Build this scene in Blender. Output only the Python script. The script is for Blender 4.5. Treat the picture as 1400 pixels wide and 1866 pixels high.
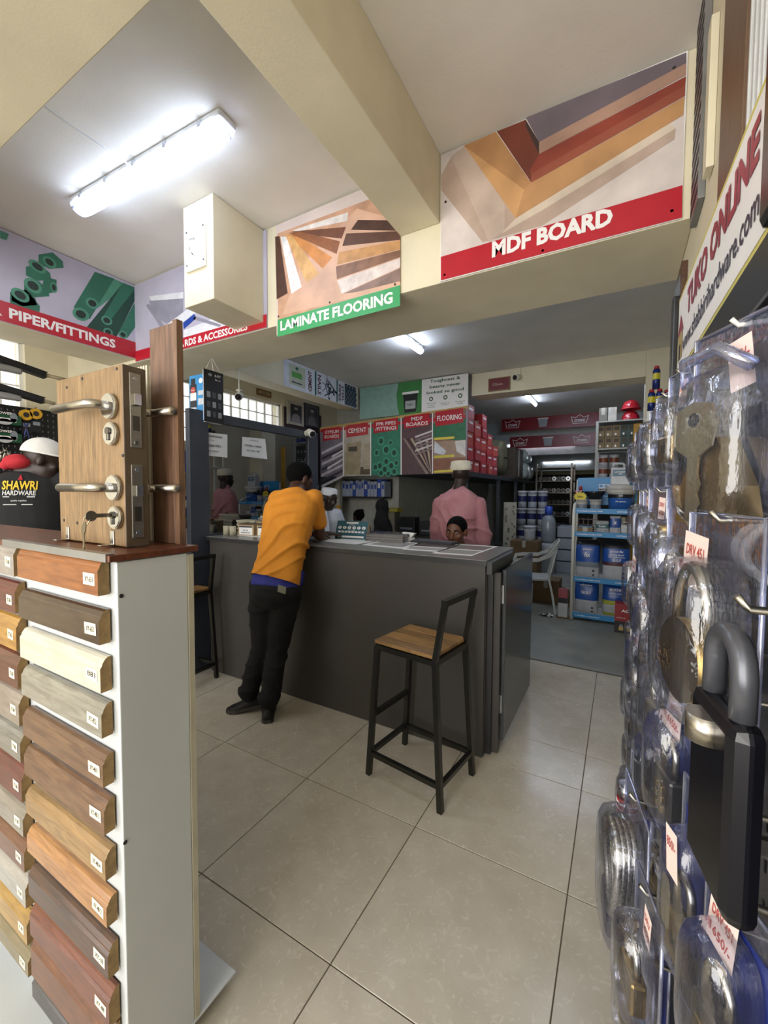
import bpy, bmesh, math, random
from mathutils import Vector, Matrix, noise as mnoise
random.seed(7)
for o in list(bpy.data.objects): bpy.data.objects.remove(o)
SC = bpy.context.scene
COL = SC.collection
# ---------------------------------------------------------------- camera
CAMH = 1.4295
YAW, PITCH, ROLL, FPX = 0.517763, 0.0467241, 0.0061153, 756.705
_f = Vector((-math.sin(YAW)*math.cos(PITCH), math.cos(YAW)*math.cos(PITCH), -math.sin(PITCH)))
_r0 = Vector((math.cos(YAW), math.sin(YAW), 0)); _u0 = _r0.cross(_f)
_r = math.cos(ROLL)*_r0 + math.sin(ROLL)*_u0
_u = -math.sin(ROLL)*_r0 + math.cos(ROLL)*_u0
CAMP = Vector((0, 0, CAMH))
cam = bpy.data.cameras.new('camera'); camo = bpy.data.objects.new('camera', cam); COL.objects.link(camo)
cam.sensor_fit = 'HORIZONTAL'; cam.sensor_width = 36.0; cam.lens = FPX/1400*36.0
cam.clip_start = 0.02; cam.clip_end = 100
camo.matrix_world = Matrix(((_r.x, _u.x, -_f.x, 0), (_r.y, _u.y, -_f.y, 0), (_r.z, _u.z, -_f.z, CAMH), (0, 0, 0, 1)))
SC.camera = camo
def at(px, py, ax, v):
    """world point where the sight line of a photo pixel meets the plane ax = v"""
    d = _f + _r*((px-700)/FPX) - _u*((py-933)/FPX)
    k = 'xyz'.index(ax); t = (v-CAMP[k])/d[k]
    return CAMP + d*t
# ---------------------------------------------------------------- light
world = bpy.data.worlds.new('daylight'); SC.world = world; world.use_nodes = True
bg = world.node_tree.nodes['Background']; bg.inputs[0].default_value = (1.0, 0.975, 0.94, 1); bg.inputs[1].default_value = 2.1
vs = SC.view_settings
vs.view_transform = 'Standard'; vs.look = 'None'; vs.gamma = 1.0; vs.exposure = 0.6; vs.use_curve_mapping = False
TUBE_MAIN, TUBE_BACK, TUBE_FAR = 12.5, 31.0, 15.0
SC.cycles.transparent_max_bounces = 32
# daylight from the open shop front behind the photographer
ld = bpy.data.lights.new('shopfront_daylight', 'AREA'); ld.shape = 'RECTANGLE'; ld.size = 4.2; ld.size_y = 2.2; ld.energy = 85; ld.color = (1.0, 0.96, 0.90)
lo = bpy.data.objects.new('shopfront_daylight', ld); COL.objects.link(lo); lo.location = (-1.6, -2.9, 1.5); lo.rotation_euler = (math.radians(90), 0, 0)

# ---------------------------------------------------------------- materials
def lin(c):
    if isinstance(c, str):
        c = c.lstrip('#'); c = [int(c[i:i+2], 16)/255 for i in (0, 2, 4)]
    return tuple((x/12.92 if x <= .04045 else ((x+.055)/1.055)**2.4) for x in c)
_M = {}
def _new(name):
    m = bpy.data.materials.new(name); m.use_nodes = True
    return m, m.node_tree, m.node_tree.nodes['Principled BSDF']
def mat(name, col='808080', rough=.5, metal=0., var=.06, scale=12., bump=0., bscale=60., emit=0., spec=.5, coat=0., stretch=None, col2=None, rnd=0.):
    if name in _M: return _M[name]
    m, nt, b = _new(name); N = nt.nodes; L = nt.links
    c = lin(col)
    c2 = lin(col2) if col2 else tuple(max(0, x*(1-var*2.2)) for x in c)
    c1 = c if col2 else tuple(min(1, x*(1+var)) for x in c)
    tc = N.new('ShaderNodeTexCoord'); mp = N.new('ShaderNodeMapping'); L.new(tc.outputs['Object'], mp.inputs[0])
    if stretch: mp.inputs['Scale'].default_value = stretch
    nz = N.new('ShaderNodeTexNoise'); nz.inputs['Scale'].default_value = scale; nz.inputs['Detail'].default_value = 4; L.new(mp.outputs[0], nz.inputs[0])
    rp = N.new('ShaderNodeValToRGB'); rp.color_ramp.elements[0].position = .3; rp.color_ramp.elements[1].position = .7
    rp.color_ramp.elements[0].color = (*c2, 1); rp.color_ramp.elements[1].color = (*c1, 1)
    L.new(nz.outputs[0], rp.inputs[0]); out = rp.outputs[0]
    if rnd:
        oi = N.new('ShaderNodeObjectInfo'); hs = N.new('ShaderNodeHueSaturation'); mr = N.new('ShaderNodeMapRange')
        mr.inputs['To Min'].default_value = 1-rnd; mr.inputs['To Max'].default_value = 1+rnd
        L.new(oi.outputs['Random'], mr.inputs[0]); L.new(mr.outputs[0], hs.inputs['Value']); L.new(out, hs.inputs['Color']); out = hs.outputs[0]
    L.new(out, b.inputs['Base Color'])
    b.inputs['Roughness'].default_value = rough; b.inputs['Metallic'].default_value = metal
    b.inputs['Specular IOR Level'].default_value = spec
    if coat: b.inputs['Coat Weight'].default_value = coat; b.inputs['Coat Roughness'].default_value = .08
    if emit: b.inputs['Emission Color'].default_value = (*c, 1); b.inputs['Emission Strength'].default_value = emit
    if bump:
        n2 = N.new('ShaderNodeTexNoise'); n2.inputs['Scale'].default_value = bscale; n2.inputs['Detail'].default_value = 3
        L.new(mp.outputs[0], n2.inputs[0]); bp = N.new('ShaderNodeBump'); bp.inputs['Strength'].default_value = bump; bp.inputs['Distance'].default_value = .01
        L.new(n2.outputs[0], bp.inputs['Height']); L.new(bp.outputs[0], b.inputs['Normal'])
    _M[name] = m; return m
def wood(name, c1, c2, rough=.4, axis='x', scale=6., grain=14., coat=0., bump=.05):
    if name in _M: return _M[name]
    m, nt, b = _new(name); N = nt.nodes; L = nt.links
    tc = N.new('ShaderNodeTexCoord'); mp = N.new('ShaderNodeMapping'); L.new(tc.outputs['Object'], mp.inputs[0])
    s = [grain]*3; s['xyz'.index(axis)] = 1.2; mp.inputs['Scale'].default_value = s
    nz = N.new('ShaderNodeTexNoise'); nz.inputs['Scale'].default_value = scale; nz.inputs['Detail'].default_value = 6; nz.inputs['Distortion'].default_value = 1.2
    L.new(mp.outputs[0], nz.inputs[0])
    rp = N.new('ShaderNodeValToRGB'); e = rp.color_ramp.elements; e[0].position = .32; e[1].position = .68
    e[0].color = (*lin(c2), 1); e[1].color = (*lin(c1), 1)
    L.new(nz.outputs[0], rp.inputs[0]); L.new(rp.outputs[0], b.inputs['Base Color'])
    b.inputs['Roughness'].default_value = rough
    if coat: b.inputs['Coat Weight'].default_value = coat; b.inputs['Coat Roughness'].default_value = .15
    bp = N.new('ShaderNodeBump'); bp.inputs['Strength'].default_value = bump; bp.inputs['Distance'].default_value = .005
    L.new(nz.outputs[0], bp.inputs['Height']); L.new(bp.outputs[0], b.inputs['Normal'])
    _M[name] = m; return m
def clear(name, tint='f4f6ff', gloss=.1, haze=.06, trans=1.0, rough=.06, facing=.35, hazecol='dfe6ff', bump=0., bscale=40.):
    """thin clear plastic or glass: see-through, with a sheen and a little haze"""
    if name in _M: return _M[name]
    m = bpy.data.materials.new(name); m.use_nodes = True; nt = m.node_tree; N = nt.nodes; L = nt.links
    for n in list(N): N.remove(n)
    out = N.new('ShaderNodeOutputMaterial'); t = N.new('ShaderNodeBsdfTransparent'); t.inputs[0].default_value = (*[x*trans for x in lin(tint)], 1)
    d = N.new('ShaderNodeBsdfDiffuse'); d.inputs[0].default_value = (*lin(hazecol), 1)
    g = N.new('ShaderNodeBsdfGlossy'); g.inputs['Roughness'].default_value = rough; g.inputs['Color'].default_value = (1, 1, 1, 1)
    m1 = N.new('ShaderNodeMixShader'); m1.inputs[0].default_value = haze; L.new(t.outputs[0], m1.inputs[1]); L.new(d.outputs[0], m1.inputs[2])
    lw = N.new('ShaderNodeLayerWeight'); lw.inputs['Blend'].default_value = facing
    mr = N.new('ShaderNodeMapRange'); mr.inputs['To Min'].default_value = gloss; mr.inputs['To Max'].default_value = min(1, gloss+.6)
    L.new(lw.outputs['Fresnel'], mr.inputs[0])
    m2 = N.new('ShaderNodeMixShader'); L.new(mr.outputs[0], m2.inputs[0]); L.new(m1.outputs[0], m2.inputs[1]); L.new(g.outputs[0], m2.inputs[2])
    if bump:
        n2 = N.new('ShaderNodeTexNoise'); n2.inputs['Scale'].default_value = bscale
        bp = N.new('ShaderNodeBump'); bp.inputs['Strength'].default_value = bump; bp.inputs['Distance'].default_value = .01
        L.new(n2.outputs[0], bp.inputs['Height']); L.new(bp.outputs[0], g.inputs['Normal']); L.new(bp.outputs[0], lw.inputs['Normal'])
    L.new(m2.outputs[0], out.inputs[0]); _M[name] = m; return m
def glow(name, col, strength):
    if name in _M: return _M[name]
    m = bpy.data.materials.new(name); m.use_nodes = True; nt = m.node_tree; N = nt.nodes
    for n in list(N): N.remove(n)
    o = N.new('ShaderNodeOutputMaterial'); e = N.new('ShaderNodeEmission'); e.inputs[0].default_value = (*lin(col), 1); e.inputs[1].default_value = strength
    nt.links.new(e.outputs[0], o.inputs[0]); _M[name] = m; return m

# ---------------------------------------------------------------- geometry helpers
class MB:
    """collects shapes into one mesh"""
    def __init__(s): s.bm = bmesh.new(); s.mats = []
    def _mi(s, m):
        if m not in s.mats: s.mats.append(m)
        return s.mats.index(m)
    def _fin(s, faces, m, smooth=False):
        i = s._mi(m)
        for f in faces: f.material_index = i; f.smooth = smooth
    def box(s, c, size, m, rot=None, bev=0., seg=2):
        r = bmesh.ops.create_cube(s.bm, size=1.0); vs_ = r['verts']
        M = Matrix.Translation(Vector(c)) @ (rot.to_4x4() if rot else Matrix()) @ Matrix.Diagonal((*size, 1))
        for v in vs_: v.co = M @ v.co
        fs = list({f for v in vs_ for f in v.link_faces})
        if bev:
            es = list({e for v in vs_ for e in v.link_edges})
            rr = bmesh.ops.bevel(s.bm, geom=es, offset=min(bev, min(size)*.45), segments=seg, affect='EDGES', profile=.5)
            fs = list({f for f in rr['faces']} | {f for f in fs if f.is_valid} | {f for v in rr['verts'] for f in v.link_faces})
        s._fin(fs, m); return s
    def bx(s, x0, x1, y0, y1, z0, z1, m, bev=0.):
        return s.box(((x0+x1)/2, (y0+y1)/2, (z0+z1)/2), (abs(x1-x0), abs(y1-y0), abs(z1-z0)), m, bev=bev)
    def poly(s, pts, m, smooth=False):
        vs_ = [s.bm.verts.new(Vector(p)) for p in pts]
        f = s.bm.faces.new(vs_); s._fin([f], m, smooth); return s
    def prism(s, pts, d, m, smooth=False):
        """closed polygon pts (3d) swept by vector d"""
        d = Vector(d); a = [s.bm.verts.new(Vector(p)) for p in pts]; b = [s.bm.verts.new(Vector(p)+d) for p in pts]
        n = len(a); fs = [s.bm.faces.new(a[::-1]), s.bm.faces.new(b)]; side = []
        for i in range(n): side.append(s.bm.faces.new((a[i], a[(i+1) % n], b[(i+1) % n], b[i])))
        s._fin(fs, m); s._fin(side, m, smooth); return s
    def cyl(s, p0, p1, r0, m, r1=None, n=16, smooth=True, caps=True):
        r1 = r0 if r1 is None else r1; p0 = Vector(p0); p1 = Vector(p1); w = (p1-p0).normalized()
        a = w.orthogonal().normalized(); b = w.cross(a)
        ring = lambda p, r: [s.bm.verts.new(p + a*(r*math.cos(2*math.pi*i/n)) + b*(r*math.sin(2*math.pi*i/n))) for i in range(n)]
        A = ring(p0, r0); B = ring(p1, r1)
        s._fin([s.bm.faces.new((A[i], A[(i+1) % n], B[(i+1) % n], B[i])) for i in range(n)], m, smooth)
        if caps: s._fin([s.bm.faces.new(A[::-1]), s.bm.faces.new(B)], m)
        return s
    def lathe(s, prof, m, c=(0, 0, 0), n=24, M=None, smooth=True, mats=None):
        """prof: (radius, z) list, closed at ends where radius = 0"""
        M = M or Matrix(); c = Vector(c); rings = []
        for r, z in prof:
            if r < 1e-6: rings.append([s.bm.verts.new(M @ (c+Vector((0, 0, z))))])
            else: rings.append([s.bm.verts.new(M @ (c+Vector((r*math.cos(2*math.pi*i/n), r*math.sin(2*math.pi*i/n), z)))) for i in range(n)])
        for k in range(len(rings)-1):
            A, B = rings[k], rings[k+1]; fs = []
            for i in range(n):
                j = (i+1) % n
                q = ([A[i], A[j], B[j], B[i]] if len(A) > 1 and len(B) > 1 else [A[0], B[j], B[i]] if len(A) == 1 and len(B) > 1 else [A[i], A[j], B[0]] if len(A) > 1 else None)
                if q: fs.append(s.bm.faces.new(q))
            s._fin(fs, mats[k] if mats else m, smooth)
        return s
    def loft(s, rings, m, caps=True, smooth=True):
        """rings: lists of points of equal length"""
        R = [[s.bm.verts.new(Vector(p)) for p in r] for r in rings]; n = len(R[0]); fs = []
        for k in range(len(R)-1):
            for i in range(n): fs.append(s.bm.faces.new((R[k][i], R[k][(i+1) % n], R[k+1][(i+1) % n], R[k+1][i])))
        s._fin(fs, m, smooth)
        if caps: s._fin([s.bm.faces.new(R[0][::-1]), s.bm.faces.new(R[-1])], m, smooth)
        return s
    def tube(s, pts, r, m, n=8, closed=False, rs=None, caps=True):
        pts = [Vector(p) for p in pts]; N_ = len(pts); prev = None; rings = []
        for i, p in enumerate(pts):
            t = (pts[(i+1) % N_]-pts[i-1]) if closed or 0 < i < N_-1 else (pts[1]-pts[0] if i == 0 else pts[-1]-pts[-2])
            t.normalize()
            a = (prev - t*prev.dot(t)) if prev else t.orthogonal()
            a = a.normalized() if a.length > 1e-6 else t.orthogonal().normalized(); prev = a; b = t.cross(a); rr = rs[i] if rs else r
            rings.append([p + a*(rr*math.cos(2*math.pi*k/n)) + b*(rr*math.sin(2*math.pi*k/n)) for k in range(n)])
        if closed: rings.append(rings[0]); caps = False
        return s.loft(rings, m, caps)
    def ell(s, c, r, m, rot=None, seg=16, rings=10):
        M = Matrix.Translation(Vector(c)) @ (rot.to_4x4() if rot else Matrix()) @ Matrix.Diagonal((*(r if hasattr(r, '__len__') else (r, r, r)), 1))
        prof = [(math.sin(math.pi*i/rings), -math.cos(math.pi*i/rings)) for i in range(rings+1)]; prof[0] = (0, -1); prof[-1] = (0, 1)
        return s.lathe(prof, m, n=seg, M=M)
    def build(s, name, parent=None, W=False, label=None, kind=None, recalc=True):
        if recalc: bmesh.ops.recalc_face_normals(s.bm, faces=s.bm.faces)
        me = bpy.data.meshes.new(name); s.bm.to_mesh(me); s.bm.free()
        for m in s.mats: me.materials.append(m)
        return link(me, name, parent, W, label, kind)
_base = {}
def link(me, name, parent=None, W=False, label=None, kind=None):
    o = bpy.data.objects.new(name, me); COL.objects.link(o)
    if parent is not None:
        o.parent = parent
        if W: o.matrix_parent_inverse = wm(parent).inverted()
    if label: o['label'] = label
    if kind: o['kind'] = kind
    return o
def wm(o):
    M = Matrix.LocRotScale(o.location, o.rotation_euler, o.scale)
    return (wm(o.parent) @ o.matrix_parent_inverse @ M) if o.parent else M
def tag(o, label=None, cat=None, group=None, kind=None):
    if label: o['label'] = label
    if cat: o['category'] = cat
    if group: o['group'] = group
    if kind: o['kind'] = kind
    return o
def thing(name, label, cat, loc=(0, 0, 0), rz=0., group=None):
    o = bpy.data.objects.new(name, None); COL.objects.link(o); o.empty_display_size = .1
    o.location = loc; o.rotation_euler = (0, 0, rz)
    return tag(o, label, cat, group)
def copy_tree(o, parent=None):
    c = o.copy(); COL.objects.link(c)
    if parent is not None: c.parent = parent
    for ch in o.children: copy_tree(ch, c)
    return c
def struct(mb, name, label=None):
    o = mb.build(name); o['kind'] = 'structure'
    if label: o['label'] = label
    return o
_tc = {}
def textmesh(body, bold=0., res=2, line=1.0):
    k = (body, bold, line)
    if k in _tc: return _tc[k]
    cu = bpy.data.curves.new('t', 'FONT'); cu.body = body; cu.align_x = 'CENTER'; cu.align_y = 'CENTER'; cu.resolution_u = res; cu.offset = bold; cu.space_line = line; cu.fill_mode = 'FRONT'
    o = bpy.data.objects.new('t', cu); COL.objects.link(o); dg = bpy.context.evaluated_depsgraph_get(); dg.update()
    me = bpy.data.meshes.new_from_object(o.evaluated_get(dg)); bpy.data.objects.remove(o); bpy.data.curves.remove(cu)
    vs_ = [v.co.copy() for v in me.vertices]; fs = [tuple(p.vertices) for p in me.polygons]; bpy.data.meshes.remove(me)
    if not vs_: return None
    x0 = min(v.x for v in vs_); x1 = max(v.x for v in vs_); y0 = min(v.y for v in vs_); y1 = max(v.y for v in vs_)
    _tc[k] = (vs_, fs, x0, x1, y0, y1); return _tc[k]
class Plane:
    """flat printed surface: origin, right, up, facing normal"""
    def __init__(s, O, U, V): s.O = Vector(O); s.U = Vector(U).normalized(); s.V = Vector(V).normalized(); s.N = s.U.cross(s.V)
    def p(s, u, v, n=0.): return s.O + s.U*u + s.V*v + s.N*n
    def px(s, x, y):
        """(u, v) of a photo pixel on this plane"""
        d = _f + _r*((x-700)/FPX) - _u*((y-933)/FPX); t = (s.O-CAMP).dot(s.N)/d.dot(s.N); q = CAMP+d*t-s.O
        return q.dot(s.U), q.dot(s.V)
    def poly(s, mb, pts, m, n=.001): mb.poly([s.p(u, v, n) for u, v in pts], m)
    def ppoly(s, mb, pts, m, n=.001): s.poly(mb, [s.px(*q) for q in pts], m, n)
    def rect(s, mb, u0, u1, v0, v1, m, n=.001): s.poly(mb, [(u0, v0), (u1, v0), (u1, v1), (u0, v1)], m, n)
    def ellipse(s, mb, u, v, a, b, m, n=.001, k=20, rot=0.):
        c, d = math.cos(rot), math.sin(rot)
        s.poly(mb, [(u+a*math.cos(t)*c-b*math.sin(t)*d, v+a*math.cos(t)*d+b*math.sin(t)*c) for t in [2*math.pi*i/k for i in range(k)]], m, n)
    def text(s, mb, body, u, v, m, h=None, w=None, bold=.02, n=.002, rot=0., line=1.0, align=0):
        """lettering centred on (u, v), h high and/or w wide"""
        tm = textmesh(body, bold, 2, line)
        if not tm: return
        vs_, fs, x0, x1, y0, y1 = tm; sy = h/(y1-y0) if h else w/(x1-x0); sx = w/(x1-x0) if w else sy
        c, d = math.cos(rot), math.sin(rot); ox = (x0+x1)/2 if align == 0 else x0; nv = []
        for q in vs_:
            a = (q.x-ox)*sx; b = (q.y-(y0+y1)/2)*sy
            nv.append(mb.bm.verts.new(s.p(u+a*c-b*d, v+a*d+b*c, n)))
        for f in fs:
            try: mb._fin([mb.bm.faces.new([nv[i] for i in f])], m)
            except ValueError: pass
def XP(y): return Plane((0, y, 0), (1, 0, 0), (0, 0, 1))      # faces -y
def YP(x): return Plane((x, 0, 0), (0, 1, 0), (0, 0, 1))      # faces +x
R3 = lambda a, ax: Matrix.Rotation(a, 3, ax)
# ================================================================ structure
CREAM = mat('cream_wall_paint', 'dad2b8', .6, var=.05, scale=3, bump=.04, bscale=120)
CEIL = mat('white_ceiling_paint', 'e2dfd8', .75, var=.04, scale=2.5, bump=.05, bscale=90)
TILE = mat('beige_floor_tile', 'c8c1b1', .17, scale=9, col2='bcb4a3', stretch=(1, 1, 1), rnd=.04, spec=.45)
def _veins():
    nt = TILE.node_tree; N = nt.nodes; L = nt.links; b = N['Principled BSDF']; src = b.inputs['Base Color'].links[0].from_socket
    tc = N.new('ShaderNodeNewGeometry'); nz = N.new('ShaderNodeTexNoise'); nz.inputs['Scale'].default_value = 24; nz.inputs['Detail'].default_value = 5; nz.inputs['Distortion'].default_value = 2.2
    L.new(tc.outputs['Position'], nz.inputs[0])
    rp = N.new('ShaderNodeValToRGB'); e = rp.color_ramp.elements; e[0].position = .56; e[1].position = .70; L.new(nz.outputs[0], rp.inputs[0])
    mx = N.new('ShaderNodeMix'); mx.data_type = 'RGBA'; L.new(rp.outputs[0], mx.inputs['Factor']); L.new(src, mx.inputs['A']); mx.inputs['B'].default_value = (*lin('e4dfd2'), 1)
    ml = N.new('ShaderNodeMath'); ml.operation = 'MULTIPLY'; ml.inputs[1].default_value = .38; L.new(rp.outputs[0], ml.inputs[0]); L.new(ml.outputs[0], mx.inputs['Factor'])
    n3 = N.new('ShaderNodeTexNoise'); n3.inputs['Scale'].default_value = 2.2; n3.inputs['Detail'].default_value = 4; L.new(tc.outputs['Position'], n3.inputs[0])
    r3 = N.new('ShaderNodeValToRGB'); r3.color_ramp.elements[0].position = .3; r3.color_ramp.elements[1].position = .62; r3.color_ramp.elements[0].color = (.88, .85, .82, 1); L.new(n3.outputs[0], r3.inputs[0])
    m2 = N.new('ShaderNodeMix'); m2.data_type = 'RGBA'; m2.blend_type = 'MULTIPLY'; m2.inputs['Factor'].default_value = .7; L.new(mx.outputs['Result'], m2.inputs['A']); L.new(r3.outputs[0], m2.inputs['B'])
    L.new(m2.outputs['Result'], b.inputs['Base Color'])
    rr = N.new('ShaderNodeMapRange'); rr.inputs['To Min'].default_value = .12; rr.inputs['To Max'].default_value = .34; L.new(n3.outputs[0], rr.inputs[0]); L.new(rr.outputs[0], b.inputs['Roughness'])
_veins()
GROUT = mat('brown_grout', '5d5347', .9, var=.1, scale=40)
CONC = mat('grey_concrete_floor', '8b8d86', .45, var=.12, scale=3, bump=.06, bscale=30)
ZC = 3.1
m = MB(); m.bx(-5.2, 1.2, -3, 3.72, -.12, -.0022, GROUT); FLOOR = struct(m, 'floor')
XL = [-1.325+.6*i for i in range(-6, 4)]
YL = [1.561+.6*j for j in range(-4, 2)] + [2.47, 3.08, 3.69]
_tm = {}
for j in range(len(YL)-1):
    for i in range(len(XL)-1):
        dx, dy = XL[i+1]-XL[i]-.0035, YL[j+1]-YL[j]-.0035; k = (round(dx, 3), round(dy, 3))
        if k not in _tm:
            m = MB(); m.box((0, 0, -.004), (dx, dy, .008), TILE, bev=.0012, seg=1); o = m.build('tile'); _tm[k] = o.data; bpy.data.objects.remove(o)
        o = link(_tm[k], 'tile', FLOOR); o.location = ((XL[i]+XL[i+1])/2, (YL[j]+YL[j+1])/2, 0)
m = MB(); m.bx(-5.2, 2.5, 3.72, 14.8, -.12, -.003, CONC); struct(m, 'floor_concrete')
m = MB(); m.bx(-5.2, 2.5, -3, 14.8, ZC, ZC+.15, CEIL); struct(m, 'ceiling')
# beams: trim_1 carries the large signs, trim_2 crosses the ceiling, trim_3 runs over the left aisle ...
def trim(n, *b, mt=CREAM):
    m = MB(); m.bx(*b, mt, bev=.004); return struct(m, 'trim_%d' % n)
trim(1, -5.0, .2115, 1.99, 2.52, 2.48, ZC-.001)
trim(2, -1.043, -.822, -3, 1.988, 2.772, ZC-.001)
trim(3, -5.0, -1.045, .22, .726, 2.772, ZC-.001)
trim(4, -3.86, -3.475, .73, 1.988, 2.505, ZC-.001)
trim(5, -3.95, -3.692, 2.522, 5.62, 2.75, ZC-.001)
trim(6, -1.87, .215, 5.756, 6.1, 2.796, ZC-.001)
# column right of the far opening and wall returns
m = MB(); m.bx(.215, .56, 5.756, 6.1, 0, ZC-.001, CREAM); struct(m, 'trim_7')
def wall_with_holes(name, x, y0, y1, z0, z1, holes, th=.2, mt=CREAM):
    """wall in the plane x, body on the -x side, rectangular openings (ya, yb, za, zb) sorted by y"""
    m = MB(); c = y0
    for ya, yb, za, zb in holes:
        if ya > c: m.bx(x-th, x, c, ya, z0, z1, mt)
        m.bx(x-th, x, ya, yb, z0, za, mt); m.bx(x-th, x, ya, yb, zb, z1, mt); c = yb
    m.bx(x-th, x, c, y1, z0, z1, mt); return struct(m, name)
WINS = [(.55, 1.66, 1.95, 2.75), (2.7, 4.86, 2.02, 2.78)]
wall_with_holes('wall_left', -4.6, -3, 6.4, 0, ZC-.001, WINS)
FRAMEW = mat('white_window_steel', 'e9e8e2', .45, var=.03)
GLASSW = clear('window_pane', 'f2f4f4', .04, .05, rough=.02)
for k, (ya, yb, za, zb) in enumerate(WINS):
    m = MB(); x = -4.66
    for y in (ya+.015, yb-.015): m.bx(x-.02, x+.02, y-.015, y+.015, za, zb, FRAMEW)
    for z in (za+.015, zb-.015): m.bx(x-.02, x+.02, ya, yb, z-.015, z+.015, FRAMEW)
    w = m.build('window_%d' % (k+1)); w['kind'] = 'structure'
    ny = max(2, round((yb-ya)/.155)); nz_ = 4
    for i in range(1, ny):
        b = MB(); y = ya+(yb-ya)*i/ny; t = .012 if i % 4 else .022; b.bx(x-.012, x+.012, y-t/2, y+t/2, za+.03, zb-.03, FRAMEW); b.build('glazing_bar', w)
    for i in range(1, nz_):
        b = MB(); z = za+(zb-za)*i/nz_; b.bx(x-.011, x+.013, ya+.03, yb-.03, z-.006, z+.006, FRAMEW); b.build('glazing_bar', w)
    b = MB(); b.bx(x-.004, x-.001, ya+.03, yb-.03, za+.03, zb-.03, GLASSW); b.build('pane', w)
m = MB(); m.bx(-4.6, -3.3, 6.3, 6.4, 0, ZC-.001, mat('office_back_wall', 'b9bab2', .7)); m.bx(-3.4, -3.3, 6.4, 14.6, 0, ZC-.001, mat('office_back_wall', 'b9bab2', .7)); struct(m, 'wall_office')
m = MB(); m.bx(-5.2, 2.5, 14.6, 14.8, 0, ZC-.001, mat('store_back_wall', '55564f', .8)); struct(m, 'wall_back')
m = MB(); m.bx(.212, .5, -3, 2.52, 0, ZC-.001, CREAM); struct(m, 'wall_right')
m = MB(); m.bx(1.3, 1.5, 2.52, 14.6, 0, ZC-.001, CREAM); m.bx(.5, 1.3, 2.42, 2.52, 0, ZC-.001, CREAM); struct(m, 'wall_store')
# office side wall between the left aisle and the glazed office
m = MB(); m.bx(-4.6, -3.75, 2.2, 2.3, 0, 2.48, CREAM); struct(m, 'wall_aisle')

# ---------------------------------------------------------------- ceiling lights
LAMPH = mat('lamp_housing', 'e8ecf2', .3)
LAMPC = clear('lamp_cover_clear', 'eef2ff', .12, .12, rough=.1)
def tube_light(label, c, length, w, rz, strength, z, twin=True):
    t = thing('ceiling_light', label, 'light', (c[0], c[1], z), rz)
    L2 = length/2
    m = MB(); m.box((0, 0, -.018), (length, w*.8, .034), LAMPH, bev=.01); m.build('housing', t)
    prof = []
    for i in range(9):
        a = math.pi*i/8; prof.append((math.cos(a)*w*.42, -.036-math.sin(a)*.05))
    m = MB(); g = glow('tube_glow_%d' % int(strength*10), 'd8e6ff', strength)
    m.loft([[(x, y, zz) for y, zz in prof] for x in (-L2+.05, L2-.05)], g); m.build('diffuser', t)
    for s in (-1, 1):
        m = MB(); x0, x1 = s*(L2-.05), s*L2
        m.loft([[(x0, y, zz) for y, zz in prof], [(x1-s*.02, y*.98, zz) for y, zz in prof], [(x1, y*.8, -.036+(zz+.036)*.6) for y, zz in prof]], LAMPC); m.build('end_cap', t)
    for i in range(5):
        for s in (-1, 1):
            m = MB(); x = -L2*.8+i*length*.2; m.box((x, s*w*.43, -.03), (.022, .008, .03), mat('clip_steel', 'b9bcc2', .25, .8), bev=.002); m.build('clip', t)
    return t
a = at(145, 393, 'z', 3.02); b = at(413, 245, 'z', 3.02)
tube_light('long twin-tube ceiling light glowing white above the left aisle', ((a.x+b.x)/2, (a.y+b.y)/2), (b-a).length+.02, .125, math.atan2(b.y-a.y, b.x-a.x), TUBE_MAIN, ZC)
a = at(722, 612, 'z', 3.05); b = at(770, 638, 'z', 3.05)
tube_light('short tube light on the ceiling behind the beam, above the counter staff', ((a.x+b.x)/2, (a.y+b.y)/2), .62, .09, math.pi/2, TUBE_BACK, ZC)
a = at(952, 716, 'z', 3.04); b = at(978, 737, 'z', 3.04)
tube_light('tube light glowing in the far store bay beyond the red framed sign', ((a.x+b.x)/2, (a.y+b.y)/2), 1.2, .06, math.pi/2, TUBE_FAR, ZC)
tube_light('unseen fill tube light added on the ceiling just behind the big signed beam', (-.35, 3.15), 1.24, .09, math.pi/2, 15.0, ZC)  # added out of sight behind the beam to brighten the middle bay
tube_light('unseen fill tube light added on the store ceiling just behind the far cream beam', (-.6, 6.75), 1.24, .09, 0, 24.0, ZC)  # hidden lamp added to lift the light in the far store
tube_light('unseen fill tube light added on the ceiling over the shop entrance', (-2.3, -1.3), 1.24, .125, 0, 18.0, ZC)  # extra lamp behind the camera, added to even out the floor light
tube_light('unseen fill tube light added on the right bay ceiling near the entrance', (-.3, -1.6), 1.24, .125, 0, 9.0, ZC)  # second added lamp out of view, fills the right bay
m = MB(); pts = [at(80, 195, 'z', ZC-.006), at(130, 228, 'z', ZC-.02), at(180, 262, 'z', ZC-.045), at(243, 305, 'z', ZC-.03)]
m.tube(pts, .004, LAMPH, 6); tag(m.build('light_cable'), 'thin white cable running along the ceiling to the long light', 'cable')

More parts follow.
